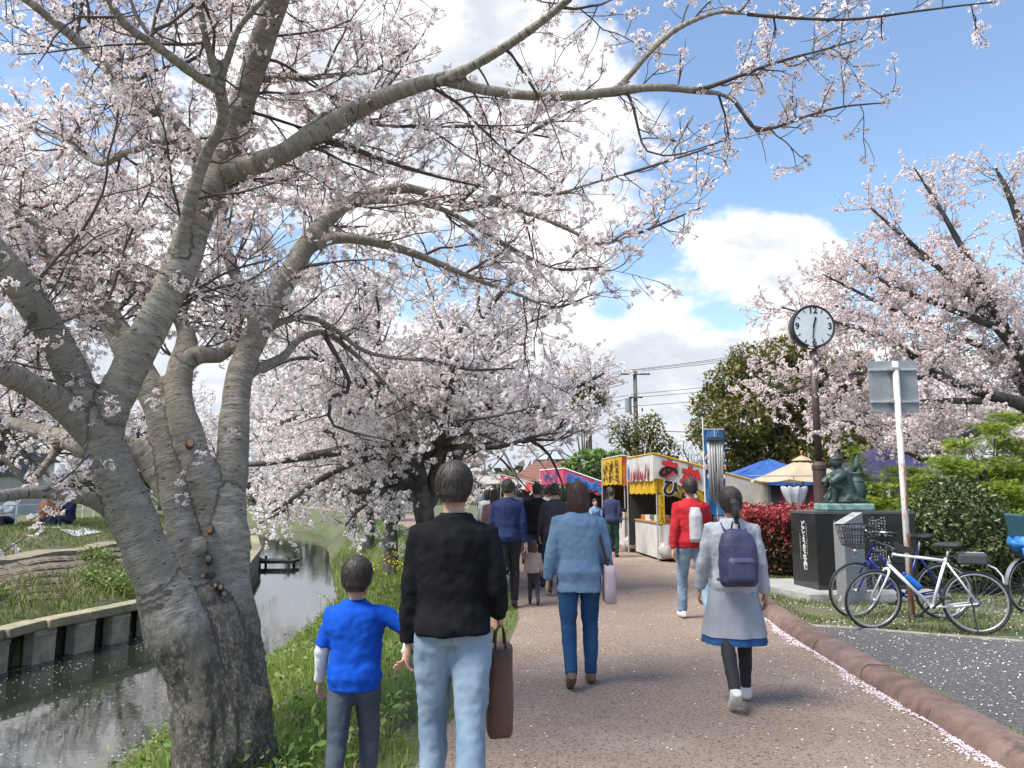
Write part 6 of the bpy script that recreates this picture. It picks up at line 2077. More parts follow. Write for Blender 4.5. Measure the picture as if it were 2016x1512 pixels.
def stall(name, label, A, B, C, zf, zb, bannerF, bannerS, dropF, dropS, roof, under=None, dropU=.26, trim=None, counter=True, seed=0.0):
    """A front near corner, B front far corner, C back near corner (x, y); the front faces the path, the near side faces the camera"""
    A, B, C = Vector((*A, 0)), Vector((*B, 0)), Vector((*C, 0))
    D = B + C - A
    root = empty(name, ((A + D) / 2)[:2] + (0.05,), label=label, cat='stall', group='festival food stalls')
    z = lambda p, h: Vector((p.x, p.y, h))
    # roof skin
    V = [z(A, zf), z(B, zf), z(D, zb), z(C, zb)]
    rf = MB(); N_ = 8
    g = []
    for i in range(N_ + 1):
        for j in range(N_ + 1):
            s, t = i / N_, j / N_
            p = V[0] * (1 - s) * (1 - t) + V[1] * s * (1 - t) + V[3] * (1 - s) * t + V[2] * s * t
            g.append(p + Vector((0, 0, .05 * math.sin(math.pi * s) * math.sin(math.pi * t) - .03 * math.sin(s * 9.4) ** 2)))
    rf.add(g, [(i * (N_ + 1) + j, (i + 1) * (N_ + 1) + j, (i + 1) * (N_ + 1) + j + 1, i * (N_ + 1) + j + 1) for i in range(N_) for j in range(N_)])
    W(rf.build('roof', roof, smooth=True), root)
    for p, h in ((A, zf), (B, zf), (C, zb), (D, zb)):
        q = p + (D - A).normalized() * .12 * (1 if p is A else (-1 if p is D else 0))
        W(MB().tube([(q.x, q.y, .03), (q.x, q.y, h - .02)], .019, 8).build('post', M_PIPE), root)
    W(MB().tube([z(A, zf + .02), z(C, zb + .02)], .022, 8).tube([z(A, zf + .02), z(B, zf + .02)], .02, 8).build('trim_rail', trim or M_PIPE), root)
    nS = (C - A).normalized().cross(Vector((0, 0, 1))); nF = (A - B).normalized().cross(Vector((0, 0, 1)))
    if under:
        Vv, F = cloth_strip(z(A, zf - dropS * .86) + (C - A).normalized() * .03 - nS * .05, z(C, zb - dropS * .5) - nS * .05, dropU + .08, out=nS, seed=seed + 3)
        W(MB().add(Vv, F).build('lower_valance', under, smooth=True), root)
        Vv, F = cloth_strip(z(B, zf - dropF * .86) - nF * .05, z(A, zf - dropF * .86) - nF * .05, dropU + .05, out=nF, seed=seed + 5)
        W(MB().add(Vv, F).build('lower_valance', under, smooth=True), root)
    Vv, F = cloth_strip(z(B, zf), z(A, zf), dropF, out=nF, seed=seed)
    fb_ = W(MB().add(Vv, F).build('front_banner', bannerF, smooth=True), root)
    Vv, F = cloth_strip(z(A, zf), z(C, zb), dropS, out=nS, seed=seed + 1)
    sb_ = W(MB().add(Vv, F).build('side_banner', bannerS, smooth=True), root)
    # dark back cloth
    mb = MB()
    for p0, p1 in ((C, D), (B, D)):
        Vv, F = cloth_strip(z(p0, zb - .15), z(p1, zb - .15), zb - .35, 20, 3, .03, .02, .5)
        mb.add(Vv, F)
    W(mb.build('back_cloth', M_DCL, smooth=True), root)
    if counter:
        i1 = (C - A).normalized(); i2 = (B - A).normalized()
        for (o, L_, ax) in ((A + i1 * .12 + i2 * .08, (B - A).length - .2, i2), (A + i1 * .15 + i2 * .08, (C - A).length * .75, i1)):
            c = o + ax * L_ / 2 + (i1 if ax is i2 else i2) * .28
            ang = math.atan2(ax.y, ax.x)
            top = MB().box((c.x, c.y, .86), (L_, .55, .04), ang, bev=.006).build('counter_top', M_WOOD); W(top, root)
            W(MB().box((c.x, c.y, .45), (L_ - .03, .50, .78), ang, bev=.004).build('counter_skirt', M_WHT), root)
            for k in range(int(L_ / .42)):
                p = o + ax * (.25 + k * .42) + (i1 if ax is i2 else i2) * .25
                W(MB().box((p.x, p.y, .93 + .02 * (k % 3)), (.26, .30, .10 + .05 * (k % 2)), ang + .1 * k, bev=.01).build('goods_box', [mat('goods_a', (.42, .12, .05), .7), mat('goods_b', (.55, .45, .22), .7), mat('goods_c', (.08, .1, .16), .6), mat('goods_d', (.5, .5, .48), .6)][k % 4]), root)
    return root, nF, nS, A, B, C


root, nF, nS, A, B, C = stall('food_stall', 'white and yellow festival stall with big red letters on its sloping side banner', (3.22, 17.9), (3.02, 20.6), (5.85, 18.1), 2.42, 1.72, M_WHT, M_WHT, .62, .56, M_WHT, under=M_YEL, dropU=.34, trim=M_YEL, seed=1)
Z = Vector((0, 0, 1))
sx_ = Vector((C.x - A.x, C.y - A.y, 1.72 - 2.42)).normalized()
for i, ch in enumerate('あか'):
    c = A + (C - A) * (.13 + .19 * i) + Vector((0, 0, 2.42 - (.70) * (.13 + .19 * i) - .30)) + nS * .035
    text_on('outline_letter', ch, .46, frame_on(c, sx_, (0, 0, 1)), M_INKB, root, extrude=.002, offset=.034)
    text_on('red_letter', ch, .46, frame_on(c + nS * .008, sx_, (0, 0, 1)), M_RED, root, extrude=.002, offset=.022)
rgs = random.Random(3)
# flame-like red brush strokes on the front banner
mb = MB()
fx = (A - B).normalized()
for i in range(9):
    x = -1.0 + i * .24
    h0, h1 = -.26 + rgs.uniform(-.03, .03), rgs.uniform(-.02, .22)
    w = rgs.uniform(.10, .16)
    lx = rgs.uniform(-.08, .08)
    o = (A + B) / 2 + Vector((0, 0, 2.42 - .31)) + nF * .032
    pts = [(x - w / 2, h0), (x + w / 2, h0), (x + w * .45 + lx * .4, (h0 + h1) / 2), (x + lx, h1), (x - w * .35 + lx * .3, (h0 + h1) / 2)]
    mb.add([o + fx * p[0] + Z * p[1] for p in pts], [(0, 1, 2, 3, 4)])
W(mb.build('brush_lettering', M_DRED), root)
o = (A + B) / 2 + Vector((0, 0, 2.42 - .33)) + nF * .034
W(MB().add([o + fx * -1.22 + Z * -.2, o + fx * -1.1 + Z * -.22, o + fx * -1.08 + Z * .1, o + fx * -1.18 + Z * .2], [(0, 1, 2, 3)]).build('blue_brush_stroke', M_BLU), root)
for i, ch in enumerate('ひぬ'):
    t = .14 + .17 * i
    c = A + (C - A) * t + Vector((0, 0, 2.42 - .70 * t - .70)) + nS * .02
    text_on('outline_letter', ch, .40, frame_on(c, sx_, (0, 0, 1)), M_INKW, root, extrude=.002, offset=.028)
    text_on('black_letter', ch, .40, frame_on(c + nS * .008, sx_, (0, 0, 1)), M_INKB, root, extrude=.002, offset=.016)
# yellow strip hanging at the corner with a black pattern
c0 = A + (C - A) * .06 + nS * .02
W(MB().box(c0 + Vector((0, 0, 1.18)), (.14, .01, .66)).build('corner_strip', M_YEL), root)
it = []
for k in range(12): it += [(q[0], q[1] - k * .052, q[2], q[3], q[4]) for q in stroke_marks(rgs, 3, .07, .04, .06, .2)]
o = link('corner_marks', marks_mesh('corner_marks', it, M_INKB)); o.matrix_basis = frame_on(c0 + nS * .012 + Vector((0, 0, 1.47)), (1, 0, 0), (0, 0, 1)); W(o, root)

root, nF, nS, A, B, C = stall('food_stall', 'yellow festival stall with black writing just beyond the white one', (2.95, 21.1), (2.70, 23.6), (5.4, 21.3), 2.52, 2.05, M_YEL, mat('yellow_red_vinyl', (0.55, .25, .03), .8, (.45, .05, .04), scale=3, trans=.2), .78, .8, M_YEL, trim=M_WHT, seed=4)
it = []
for c_ in range(3):
    for k in range(3): it += [(q[0] - .7 + c_ * .7, q[1] + .2 - k * .2, q[2], q[3], q[4]) for q in stroke_marks(rgs, 7, .4, .16, .3, .16)]
o = link('black_lettering', marks_mesh('black_lettering', it, M_INKB)); o.matrix_basis = frame_on((A + B) / 2 + Vector((0, 0, 2.52 - .38)) + nF * .03, A - B, (0, 0, 1)); W(o, root)

root, nF, nS, A, B, C = stall('game_stall', 'pink festival stall with blue brush writing on its side', (1.78, 27.0), (1.05, 29.6), (3.35, 26.9), 2.36, 1.80, M_PNK, M_PNK, .55, .50, mat('dull_vinyl', (.3, .25, .26), .8), trim=M_INKW, seed=7)
it = []
for c_ in range(5):
    for k in range(9): it.append((.2 + c_ * .28 + rgs.uniform(-.09, .09), -.28 * (.2 + c_ * .28) / 1.6 * 2 - .22 + rgs.uniform(-.13, .13), rgs.choice([0, 1.57, .7, -.6]), rgs.uniform(.12, .28), rgs.uniform(.05, .09)))
o = link('blue_lettering', marks_mesh('blue_lettering', it, M_BLU)); o.matrix_basis = frame_on(A + Vector((0, 0, 2.36)) + nS * .04, C - A, (0, 0, 1)); W(o, root)
it = []
for c_ in range(3):
    for k in range(2): it += [(q[0] - .6 + c_ * .55, q[1] + .08 - k * .16, q[2], q[3], q[4]) for q in stroke_marks(rgs, 7, .4, .2, .3, .2)]
o = link('blue_lettering', marks_mesh('blue_lettering', it, mat('banner_dull_blue', (.05, .09, .24), .7))); o.matrix_basis = frame_on((A + B) / 2 + Vector((0, 0, 2.36 - .27)) + nF * .035, A - B, (0, 0, 1)); W(o, root)
stall('game_stall', 'far stall with a white and red banner behind the crowd', (-0.5, 33.5), (-1.6, 36), (1.0, 33.2), 2.3, 1.9, M_WHT, mat('white_red_vinyl', (.65, .6, .58), .8, (.6, .08, .08), scale=2.2, contrast=(.5, .56)), .4, .4, M_WHT, seed=9)


def rubbish_bag(label, c, r, seed):
    mb = MB().ell((0, 0, r * .62), (r, r * .85, r * .75), 18, 12)
    s = Vector((seed, 0, 0))
    V = []
    for q in mb.v:
        q = Vector(q)
        k = 1 + .16 * mnoise.noise(q * (5 / r * .2) + s) + .10 * mnoise.noise(q * (14 / r * .2) + s)
        V.append((q.x * k, q.y * k, max(0.0, q.z * k)))
    mb.v = V
    mb.tube([(0, 0, r * 1.2), (0.02, 0, r * 1.5), (.05, 0, r * 1.75)], [r * .28, r * .1, r * .22], 10)
    o = mb.build('rubbish_bag', mat('thin_white_plastic', (.62, .58, .56), .35, (.70, .68, .68), scale=6, trans=.35, bump=.8, bscale=14, col3=(.55, .30, .26), s3=5, c3=(.58, .68)), smooth=True)
    o.location = c
    tag(o, label, 'rubbish bag', 'rubbish bags at the stall')


rubbish_bag('clear rubbish bag with pinkish litter on the kerb, leftmost at the stall foot', (3.18, 20.9, .10), .26, 1)
rubbish_bag('white rubbish bag at the stall foot beside the yellow strip', (3.55, 18.0, .10), .27, 2)
rubbish_bag('rightmost white rubbish bag below the red letters', (3.95, 17.6, .10), .25, 3)
hb = MB()
Vv, F = cloth_strip((3.38, 17.75, .84), (4.0, 17.72, .84), .5, 14, 6, .05, .05, .2, seed=2)
tag(hb.add(Vv, F).build('plastic_sack', mat('clear_plastic_sheet', (.60, .60, .60), .3, trans=.4), smooth=True), 'clear plastic sack hanging from the stall counter', 'plastic sack')


def canopy(name, label, c, hw, hd, ze, zt, m_, legs=True, ridge=0.0, val=.2):
    """pop-up tent: hipped roof, valance, four legs"""
    x, y = c
    root = empty(name, (x, y, .05), label=label, cat='tent', group='festival tents')
    n = 9
    g, F = [], []
    cor = [(-hw, -hd), (hw, -hd), (hw, hd), (-hw, hd)]
    mb = MB()
    for k in range(4):
        a, b = Vector((*cor[k], 0)), Vector((*cor[(k + 1) % 4], 0))
        ta = Vector((max(-ridge, min(ridge, a.x)), 0, 0)); tb = Vector((max(-ridge, min(ridge, b.x)), 0, 0))
        V = []
        for i in range(n + 1):
            for j in range(n + 1):
                s, t = i / n, j / n
                p = (a * (1 - s) + b * s) * (1 - t) + (ta * (1 - s) + tb * s) * t
                sag = -.07 * math.sin(math.pi * s) * (1 - t) - .05 * math.sin(math.pi * t)
                V.append((x + p.x, y + p.y, ze + (zt - ze) * t + sag + .012 * math.sin(s * 17 + t * 9)))
        mb.add(V, [(i * (n + 1) + j, (i + 1) * (n + 1) + j, (i + 1) * (n + 1) + j + 1, i * (n + 1) + j + 1) for i in range(n) for j in range(n)])
    W(mb.build('roof', m_, smooth=False), root)
    for k in range(4):
        a, b = Vector((*cor[k], 0)), Vector((*cor[(k + 1) % 4], 0))
        Vv, F = cloth_strip((x + a.x, y + a.y, ze), (x + b.x, y + b.y, ze), val, 18, 3, .02, .02, .5, seed=k)
        for q in range(len(Vv)):
            s = (q // 4) / 18
            Vv[q] = Vv[q] + Vector((0, 0, -.07 * math.sin(math.pi * s)))
        W(MB().add(Vv, F).build('valance', m_, smooth=True), root)
        W(MB().box((x + a.x * .97, y + a.y * .97, ze / 2), (.045, .045, ze), bev=.006).build('leg', M_PIPE), root)
    return root


M_TBLU = mat('blue_tent_fabric', (0.028, 0.095, 0.32), .75, (0.04, .13, .40), scale=2, trans=.2)
M_TNAV = mat('navy_tent_fabric', (0.030, 0.026, 0.085), .75, (0.042, .036, .11), scale=2, trans=.2)
t1 = canopy('canopy_tent', 'blue canopy tent behind the red hedge', (7.25, 22.2), 1.75, 1.6, 1.88, 2.50, M_TBLU, val=.09)
# curtain of dark red and grey stripes under the blue tent
mb = MB()
for k in range(14):
    Vv, F = cloth_strip((5.55 + k * .25, 20.75, 1.80), (5.80 + k * .25, 20.75, 1.80), 1.62, 4, 4, .02, 0, .5, seed=k)
    mb.add(Vv, F, k % 3)
o = mb.build('striped_curtain', [mat('curtain_red', (.16, .012, .018), .85), mat('curtain_grey', (.16, .165, .17), .85), mat('curtain_black', (.03, .02, .025), .85)], smooth=True); W(o, t1)
canopy('canopy_tent', 'navy canopy tent behind the bronze statue and maple', (10.9, 23.0), 2.0, 1.7, 1.95, 2.95, M_TNAV, val=.25)


def parasol():
    x, y = 6.35, 17.2
    root = empty('parasol', (x, y, .05), label='beige market parasol beside the clock post', cat='parasol', group=None)
    M_BEI = mat('beige_canvas', (0.52, 0.43, 0.30), .85, (.46, .37, .26), scale=3, trans=.2)
    n, r = 8, 1.15
    mb = MB()
    zt, ze = 2.30, 1.82
    for k in range(n):
        a0, a1 = 2 * math.pi * (k + .25) / n, 2 * math.pi * (k + 1.25) / n
        V = []
        for i in range(7):
            for j in range(7):
                s, t = i / 6, j / 6
                p0, p1 = Vector((math.cos(a0), math.sin(a0), 0)), Vector((math.cos(a1), math.sin(a1), 0))
                p = (p0 * (1 - s) + p1 * s) * r * (1 - t)
                V.append((x + p.x, y + p.y, ze + (zt - ze) * t ** 1.05 - .05 * math.sin(math.pi * s) * (1 - t) - .01 * math.sin(math.pi * t)))
        mb.add(V, [(i * 7 + j, (i + 1) * 7 + j, (i + 1) * 7 + j + 1, i * 7 + j + 1) for i in range(6) for j in range(6)])
    W(mb.build('canopy', M_BEI), root)
    W(MB().loft([(x, y, zt - .06, .24, .24), (x, y, zt + .02, .10, .10), (x, y, zt + .05, .02, .02)], 8).build('vent_cap', M_BEI), root)
    W(MB().tube([(x, y, .03), (x, y, zt + .1)], .022, 8).ell((x, y, zt + .12), (.035, .035, .05), 8, 6).build('pole', M_WOOD), root)
    for k in range(n):
        a = 2 * math.pi * (k + .25) / n
        W(MB().tube([(x, y, zt - .05), (x + math.cos(a) * r * .98, y + math.sin(a) * r * .98, ze - .01)], .009, 5).build('rib', M_WOOD), root)


parasol()


def clear_umbrella():
    c = P(1566, 1006, 15.9)
    root = empty('umbrella', c, label='closed clear plastic umbrella hanging upside down under the parasol', cat='umbrella')
    mb = MB()
    n = 40
    V = []
    for j, (z, r) in enumerate(((0, .05), (.14, .12), (.30, .18), (.45, .225), (.48, .20))):
        for k in range(n):
            a = 2 * math.pi * k / n
            rr = r * (1 + .16 * math.cos(a * 8) + .10 * math.cos(a * 16))
            V.append((c.x + rr * math.cos(a), c.y + rr * math.sin(a), c.z + z + (.018 * math.cos(a * 8) if j >= 3 else 0)))
    mb.add(V, [(j * n + k, j * n + (k + 1) % n, (j + 1) * n + (k + 1) % n, (j + 1) * n + k) for j in range(4) for k in range(n)])
    W(mb.build('cover', mat('clear_umbrella_plastic', (.62, .66, .70), .25, trans=.45), smooth=True), root)
    W(MB().tube([c + Vector((0, 0, -.05)), c + Vector((0, 0, .70))], .009, 6).build('shaft', M_CHROME), root)
    W(MB().tube([(c.x - .9, c.y, c.z + .70), (c.x + .5, c.y, c.z + .70)], .012, 6).build('hanging_rail', M_PIPE), root)


clear_umbrella()


def blue_banner():
    root = empty('banner_flag', (4.2, 16.2, .05), label='tall blue banner flag with red and white writing beside the stall', cat='banner')
    tl, br = P(1386, 846, 16.2), P(1430, 984, 16.2)
    w, h = br.x - tl.x, 1.75
    cx = (tl.x + br.x) / 2
    V, F = [], []
    for i in range(9):
        for j in range(25):
            V.append((tl.x + w * i / 8, 16.2 + .02 * math.sin(i * .8 + j * .5), tl.z - h * j / 24))
    F = [(i * 25 + j, i * 25 + j + 1, (i + 1) * 25 + j + 1, (i + 1) * 25 + j) for i in range(8) for j in range(24)]
    W(MB().add(V, F).build('cloth', mat('banner_cloth_blue', (.012, .13, .36), .75, (.018, .17, .44), scale=3, trans=.2), smooth=True), root)
    W(MB().tube([(tl.x - .02, 16.21, .03), (tl.x - .02, 16.21, tl.z + .25)], .014, 8).tube([(tl.x - .02, 16.21, tl.z + .01), (br.x, 16.21, tl.z + .01)], .009, 6).build('pole', M_WHITEP), root)
    Mf = lambda x, z, k=0: frame_on((x, 16.2 - .032 - k, z), (1, 0, 0), (0, 0, 1))
    ctr = P(1407, 898, 16.2)
    text_on('outline_letter', '生', .40, Mf(cx, ctr.z - .10), M_INKW, root, extrude=.002, offset=.032)
    text_on('red_letter', '生', .40, Mf(cx, ctr.z - .10, .006), M_RED, root, extrude=.002, offset=.014)
    text_on('white_letter', 'り', .24, Mf(cx + .06, P(1407, 876, 16.2).z), M_INKW, root, extrude=.002, offset=.008)
    for dx in (-.13, .14):
        c = Vector((cx + dx, 16.165, P(1400, 938, 16.2).z))
        W(MB().add([(c.x + .05 * math.cos(a * .3927), c.y, c.z + .06 * math.sin(a * .3927)) for a in range(16)], [tuple(range(16))]).build('white_dot', M_INKW), root)
    # long clear tubes hung together in front of it
    r2 = empty('tube_bundle', (4.15, 15.6, .05), label='bundle of long clear plastic tubes hanging in front of the blue banner', cat='tubes')
    M_TUBE = mat('clear_tube_plastic', (.52, .52, .50), .25, (.40, .40, .40), scale=9, trans=.3)
    t = P(1408, 862, 15.6)
    rg = random.Random(5)
    for k in range(11):
        x = t.x - .13 + (k % 6) * .052
        y = 15.6 + (k // 6) * .07
        L = rg.uniform(1.05, 1.32)
        W(MB().tube([(x, y, t.z - .06), (x + rg.uniform(-.015, .015), y, t.z - L * .5), (x + rg.uniform(-.03, .03), y, t.z - L)], .025, 8).build('tube', M_TUBE, smooth=True), r2)
    W(MB().box((t.x, 15.63, t.z - .02), (.36, .18, .08), bev=.01).build('top_clip', mat('dark_blue_clip', (.03, .05, .10), .6)), r2)
    W(MB().tube([(t.x, 15.63, .03), (t.x, 15.63, t.z + .16)], .012, 8).build('stand', M_PIPE), r2)
    for k in range(6):
        x = t.x - .15 + k * .06
        W(MB().tube([(x, 15.63, t.z), (x + rg.uniform(-.03, .03), 15.63, t.z + rg.uniform(.12, .22))], .006, 5).build('rod', M_CHROME), r2)


blue_banner()


# ------------------------------------------------------------------ bicycles
def bicycle(label, loc, rz, frame_m, steer=0.0, lean=0.0, drop=True, basket=False, bottle=False, framebag=False, rackbag=False, rear_rack=False, guards=False, stepthru=False, cover=None, wheel_r=.335, saddle_z=.93):
    root = empty('bicycle', loc, rz, label=label, cat='bicycle', group='parked bicycles')
    root.rotation_euler = (lean, 0, rz)
    wb = 1.02
    BBp = Vector((.43, 0, .275))
    head_t, head_b = Vector((.80, 0, .86)), Vector((.845, 0, .70))
    if stepthru: head_t, head_b = Vector((.79, 0, .90)), Vector((.845, 0, .70))
    seat_t = Vector((.27, 0, .80))
    ax_r, ax_f = Vector((0, 0, wheel_r)), Vector((wb, 0, wheel_r))

    def wheel(c, parent, nm, M=None):
        tr = M if M is not None else Matrix.Identity(3)
        t = MB().torus(c, wheel_r - .013, .015, 'y', 48, 8, M=tr).build('tyre', M_BLK, parent, smooth=True)
        t.name = nm
        r = MB().torus(c, wheel_r - .036, .013, 'y', 48, 6, M=tr, flat=.8).build('rim', M_ALU, t, smooth=True)
        sp = MB()
        for k in range(28):
            a = 2 * math.pi * k / 28
            a2 = a + (.5 if k % 2 else -.5)
            s = .018 if k % 4 < 2 else -.018
            p0 = c + tr @ Vector((.018 * math.cos(a2), s, .018 * math.sin(a2)))
            p1 = c + tr @ Vector(((wheel_r - .045) * math.cos(a), 0, (wheel_r - .045) * math.sin(a)))
            sp.tube([p0, p1], .0015, 3, cap=False)
        sp.build('spokes', M_CHROME, t)
        MB().tube([c + tr @ Vector((0, -.045, 0)), c + tr @ Vector((0, .045, 0))], .018, 10).build('hub', M_ALU, t, smooth=True)
        rf = c + tr @ Vector((wheel_r * .62 * math.cos(-.5), -.004, wheel_r * .62 * math.sin(-.5)))
        MB().box(rf, (.07, .012, .025), M=tr @ Matrix.Rotation(1.0, 3, 'Y'), bev=.004).build('reflector', mat('reflector_white', (.6, .6, .55), .3), t)
        return t
    wheel(ax_r, root, 'wheel')
    mb = MB()
    mb.tube([head_t, head_b], .020, 10)
    if stepthru:
        mb.tube([head_b + Vector((-.01, 0, .02)), Vector((.66, 0, .46)), Vector((.52, 0, .33)), BBp], .022, 10)
        mb.tube([head_t - Vector((0, 0, .06)), Vector((.62, 0, .62)), Vector((.42, 0, .48)), Vector((.38, 0, .46))], .016, 10)
    else:
        mb.tube([head_t - Vector((0, 0, .03)), seat_t - Vector((0, 0, .03))], .0165, 10)
        mb.tube([head_b + Vector((0, 0, .02)), BBp], .020, 10)
    mb.tube([BBp, seat_t], .0165, 10)
    for s in (-1, 1):
        mb.tube([BBp + Vector((-.02, s * .025, 0)), Vector((.2, s * .05, .30)), ax_r + Vector((0, s * .065, 0))], [.011, .010, .009], 8)
        mb.tube([seat_t + Vector((-.005, s * .018, -.05)), ax_r + Vector((0, s * .062, 0))], [.009, .008], 8)
    mb.tube([BBp + Vector((0, -.04, 0)), BBp + Vector((0, .04, 0))], .024, 12)
    mb.build('frame', frame_m, root, smooth=True)
    # steering assembly turned about the head tube
    ax = (head_t - head_b).normalized()
    S = Matrix.Rotation(steer, 3, ax)
    tf = lambda p: head_b + S @ (Vector(p) - head_b)
    wheel(tf(ax_f), root, 'wheel', S)
    mb = MB()
    crown = head_b - ax * .03
    for s in (-1, 1):
        mb.tube([tf(crown + Vector((0, 0, 0))), tf(crown + Vector((.006, s * .045, -.015))), tf(crown + Vector((.02, s * .052, -.05))), tf(ax_f + Vector((0, s * .055, 0)))], [.016, .014, .012, .010], 8)
    mb.build('fork', frame_m, root, smooth=True)
    st = head_t + ax * .05
    mb = MB().tube([tf(head_t), tf(st), tf(st + Vector((.07, 0, .02)))], .014, 8)
    hb_ = MB()
    grips = []
    if drop:
        c = st + Vector((.08, 0, .02))
        hb_.tube([tf(c + Vector((0, -.20, 0))), tf(c + Vector((0, .20, 0)))], .0125, 8)
        for s in (-1, 1):
            g = MB().tube([tf(c + Vector((0, s * .19, 0))), tf(c + Vector((.05, s * .205, .005))), tf(c + Vector((.085, s * .21, -.03))), tf(c + Vector((.075, s * .21, -.09))), tf(c + Vector((.02, s * .21, -.13))), tf(c + Vector((-.05, s * .21, -.135)))], .0155, 8)
            g.build('grip', M_BLK, root, smooth=True)
            MB().tube([tf(c + Vector((.085, s * .21, .0))), tf(c + Vector((.115, s * .21, .03))), tf(c + Vector((.115, s * .21, -.05))), tf(c + Vector((.10, s * .205, -.11)))], [.017, .014, .008, .006], 8).build('brake_lever', M_BLKM, root, smooth=True)
    else:
        c = st + Vector((.03, 0, .06))
        for s in (-1, 1):
            hb_.tube([tf(c), tf(c + Vector((.03, s * .10, .04))), tf(c + Vector((-.04, s * .22, .05))), tf(c + Vector((-.16, s * .26, .04)))], .011, 8)
            MB().tube([tf(c + Vector((-.07, s * .235, .05))), tf(c + Vector((-.19, s * .265, .038)))], .017, 8).build('grip', M_BLK, root, smooth=True)
            MB().tube([tf(c + Vector((-.03, s * .21, .03))), tf(c + Vector((-.12, s * .25, .01)))], .006, 6).build('brake_lever', M_CHROME, root)
    hb_.build('handlebar', M_BLKM if drop else M_CHROME, root, smooth=True)
    mb.build('stem', M_BLKM, root, smooth=True)
    # saddle
    sd = Vector((.24, 0, saddle_z))
    MB().tube([seat_t - Vector((0, 0, .05)), sd + Vector((.0, 0, -.03))], .0135, 8).build('seat_post', M_CHROME, root, smooth=True)
    m2 = MB()
    sec = []
    for (dx, w, dz) in ((-.13, .05, .015), (-.10, .075, .02), (-.05, .075, .015), (0, .05, .012), (.06, .03, .012), (.12, .022, .008), (.14, .012, .0)):
        sec.append((dx, w, dz))
    V = []
    for dx, w, dz in sec:
        for k in range(10):
            a = 2 * math.pi * k / 10
            V.append(sd + Vector((dx, math.cos(a) * w, dz + math.sin(a) * .028 - (.012 if abs(math.cos(a)) > .8 else 0))))
    m2.add(V, [(i * 10 + k, i * 10 + (k + 1) % 10, (i + 1) * 10 + (k + 1) % 10, (i + 1) * 10 + k) for i in range(len(sec) - 1) for k in range(10)] + [tuple(range(10))[::-1], tuple((len(sec) - 1) * 10 + k for k in range(10))])
    m2.build('saddle', M_BLK, root, smooth=True)
    # chainset
    cr = MB().torus(BBp + Vector((0, .05 * -1, 0)), .085, .006, 'y', 28, 5)
    cr.box(BBp + Vector((.06, -.065, -.06)), (.17, .012, .022), M=Matrix.Rotation(R(45), 3, 'Y')).box(BBp + Vector((-.06, .065, .06)), (.17, .012, .022), M=Matrix.Rotation(R(45), 3, 'Y'))
    cr.tube([BBp + Vector((0, -.07, 0)), BBp + Vector((0, .07, 0))], .012, 8)
    cr.build('crankset', M_BLKM, root)
    for s in (-1, 1):
        p = BBp + Vector((-s * .12, s * .11, -s * -.12 if s < 0 else .12)) if False else BBp + Vector((.12 * -s, .11 * s, .12 * s))
        MB().box(p, (.09, .09, .022), bev=.005).build('pedal', M_BLK, root)
    MB().tube([BBp + Vector((0, -.05, .085)), ax_r + Vector((0, -.045, .04))], .004, 5).tube([BBp + Vector((0, -.05, -.085)), ax_r + Vector((.02, -.045, -.09))], .004, 5).torus(ax_r + Vector((0, -.04, 0)), .045, .01, 'y', 20, 5).box(ax_r + Vector((.02, -.05, -.07)), (.02, .015, .10)).build('chain', M_BLKM, root)
    if not stepthru or True:
        MB().tube([ax_r + Vector((.06, .06, .02)), ax_r + Vector((.03, .16, -wheel_r))], .008, 6).build('kickstand', M_BLKM, root)
    if bottle:
        d = (head_b - BBp).normalized()
        p = BBp + d * .20 + Vector((-.035, 0, .045))
        bo = MB().tube([p, p + d * .03, p + d * .13, p + d * .15, p + d * .19, p + d * .20], [.033, .037, .037, .030, .030, .020], 14).build('water_bottle', mat('bottle_blue', (.01, .13, .50), .3), root, smooth=True)
        MB().tube([p + d * .20, p + d * .235], .016, 10).build('cap', mat('bottle_cap_blue', (.01, .10, .38), .4), bo, smooth=True)
        MB().box(p + d * .09 + Vector((0, -.037, 0)), (.05, .003, .03), M=Matrix.Rotation(R(-40), 3, 'Y')).build('print', M_INKW, bo)
    if framebag:
        a, b = head_t + Vector((-.03, 0, .0)), head_t + Vector((-.22, 0, -.02))
        V = [a + Vector((0, s * .022, 0)) for s in (-1, 1)] + [a + Vector((.0, s * .022, .10)) for s in (-1, 1)] + [b + Vector((0, s * .022, 0)) for s in (-1, 1)] + [b + Vector((0, s * .022, .045)) for s in (-1, 1)]
        MB().add(V, [(0, 1, 3, 2), (4, 6, 7, 5), (0, 2, 6, 4), (1, 5, 7, 3), (2, 3, 7, 6), (0, 4, 5, 1)]).build('top_tube_bag', M_BLK, root)
    if rackbag:
        MB().box(Vector((.02, 0, .80)), (.28, .12, .115), bev=.02).build('saddle_bag', mat('grey_bag_fabric', (.05, .055, .06), .6, (.07, .07, .075), scale=30), root)
        MB().box(Vector((.02, -.062, .855)), (.27, .004, .008)).build('piping', M_INKW, root)
        MB().tube([(-.12, 0, .74), (-.20, 0, .70), (-.26, 0, .62), (-.27, 0, .55)], .010, 6).build('mud_guard', M_WHITEP, root)
    if rear_rack:
        rk = MB()
        for s in (-.055, 0, .055): rk.tube([(.18, s, .735), (-.24, s, .745)], .006, 6)
        for x in (.1, 0, -.1, -.22): rk.tube([(x, -.06, .74), (x, .06, .74)], .005, 6)
        for s in (-.06, .06): rk.tube([(-.02, s, .74), ax_r + Vector((0, s, .0))], .006, 6)
        rk.build('rear_rack', M_BLKM, root)
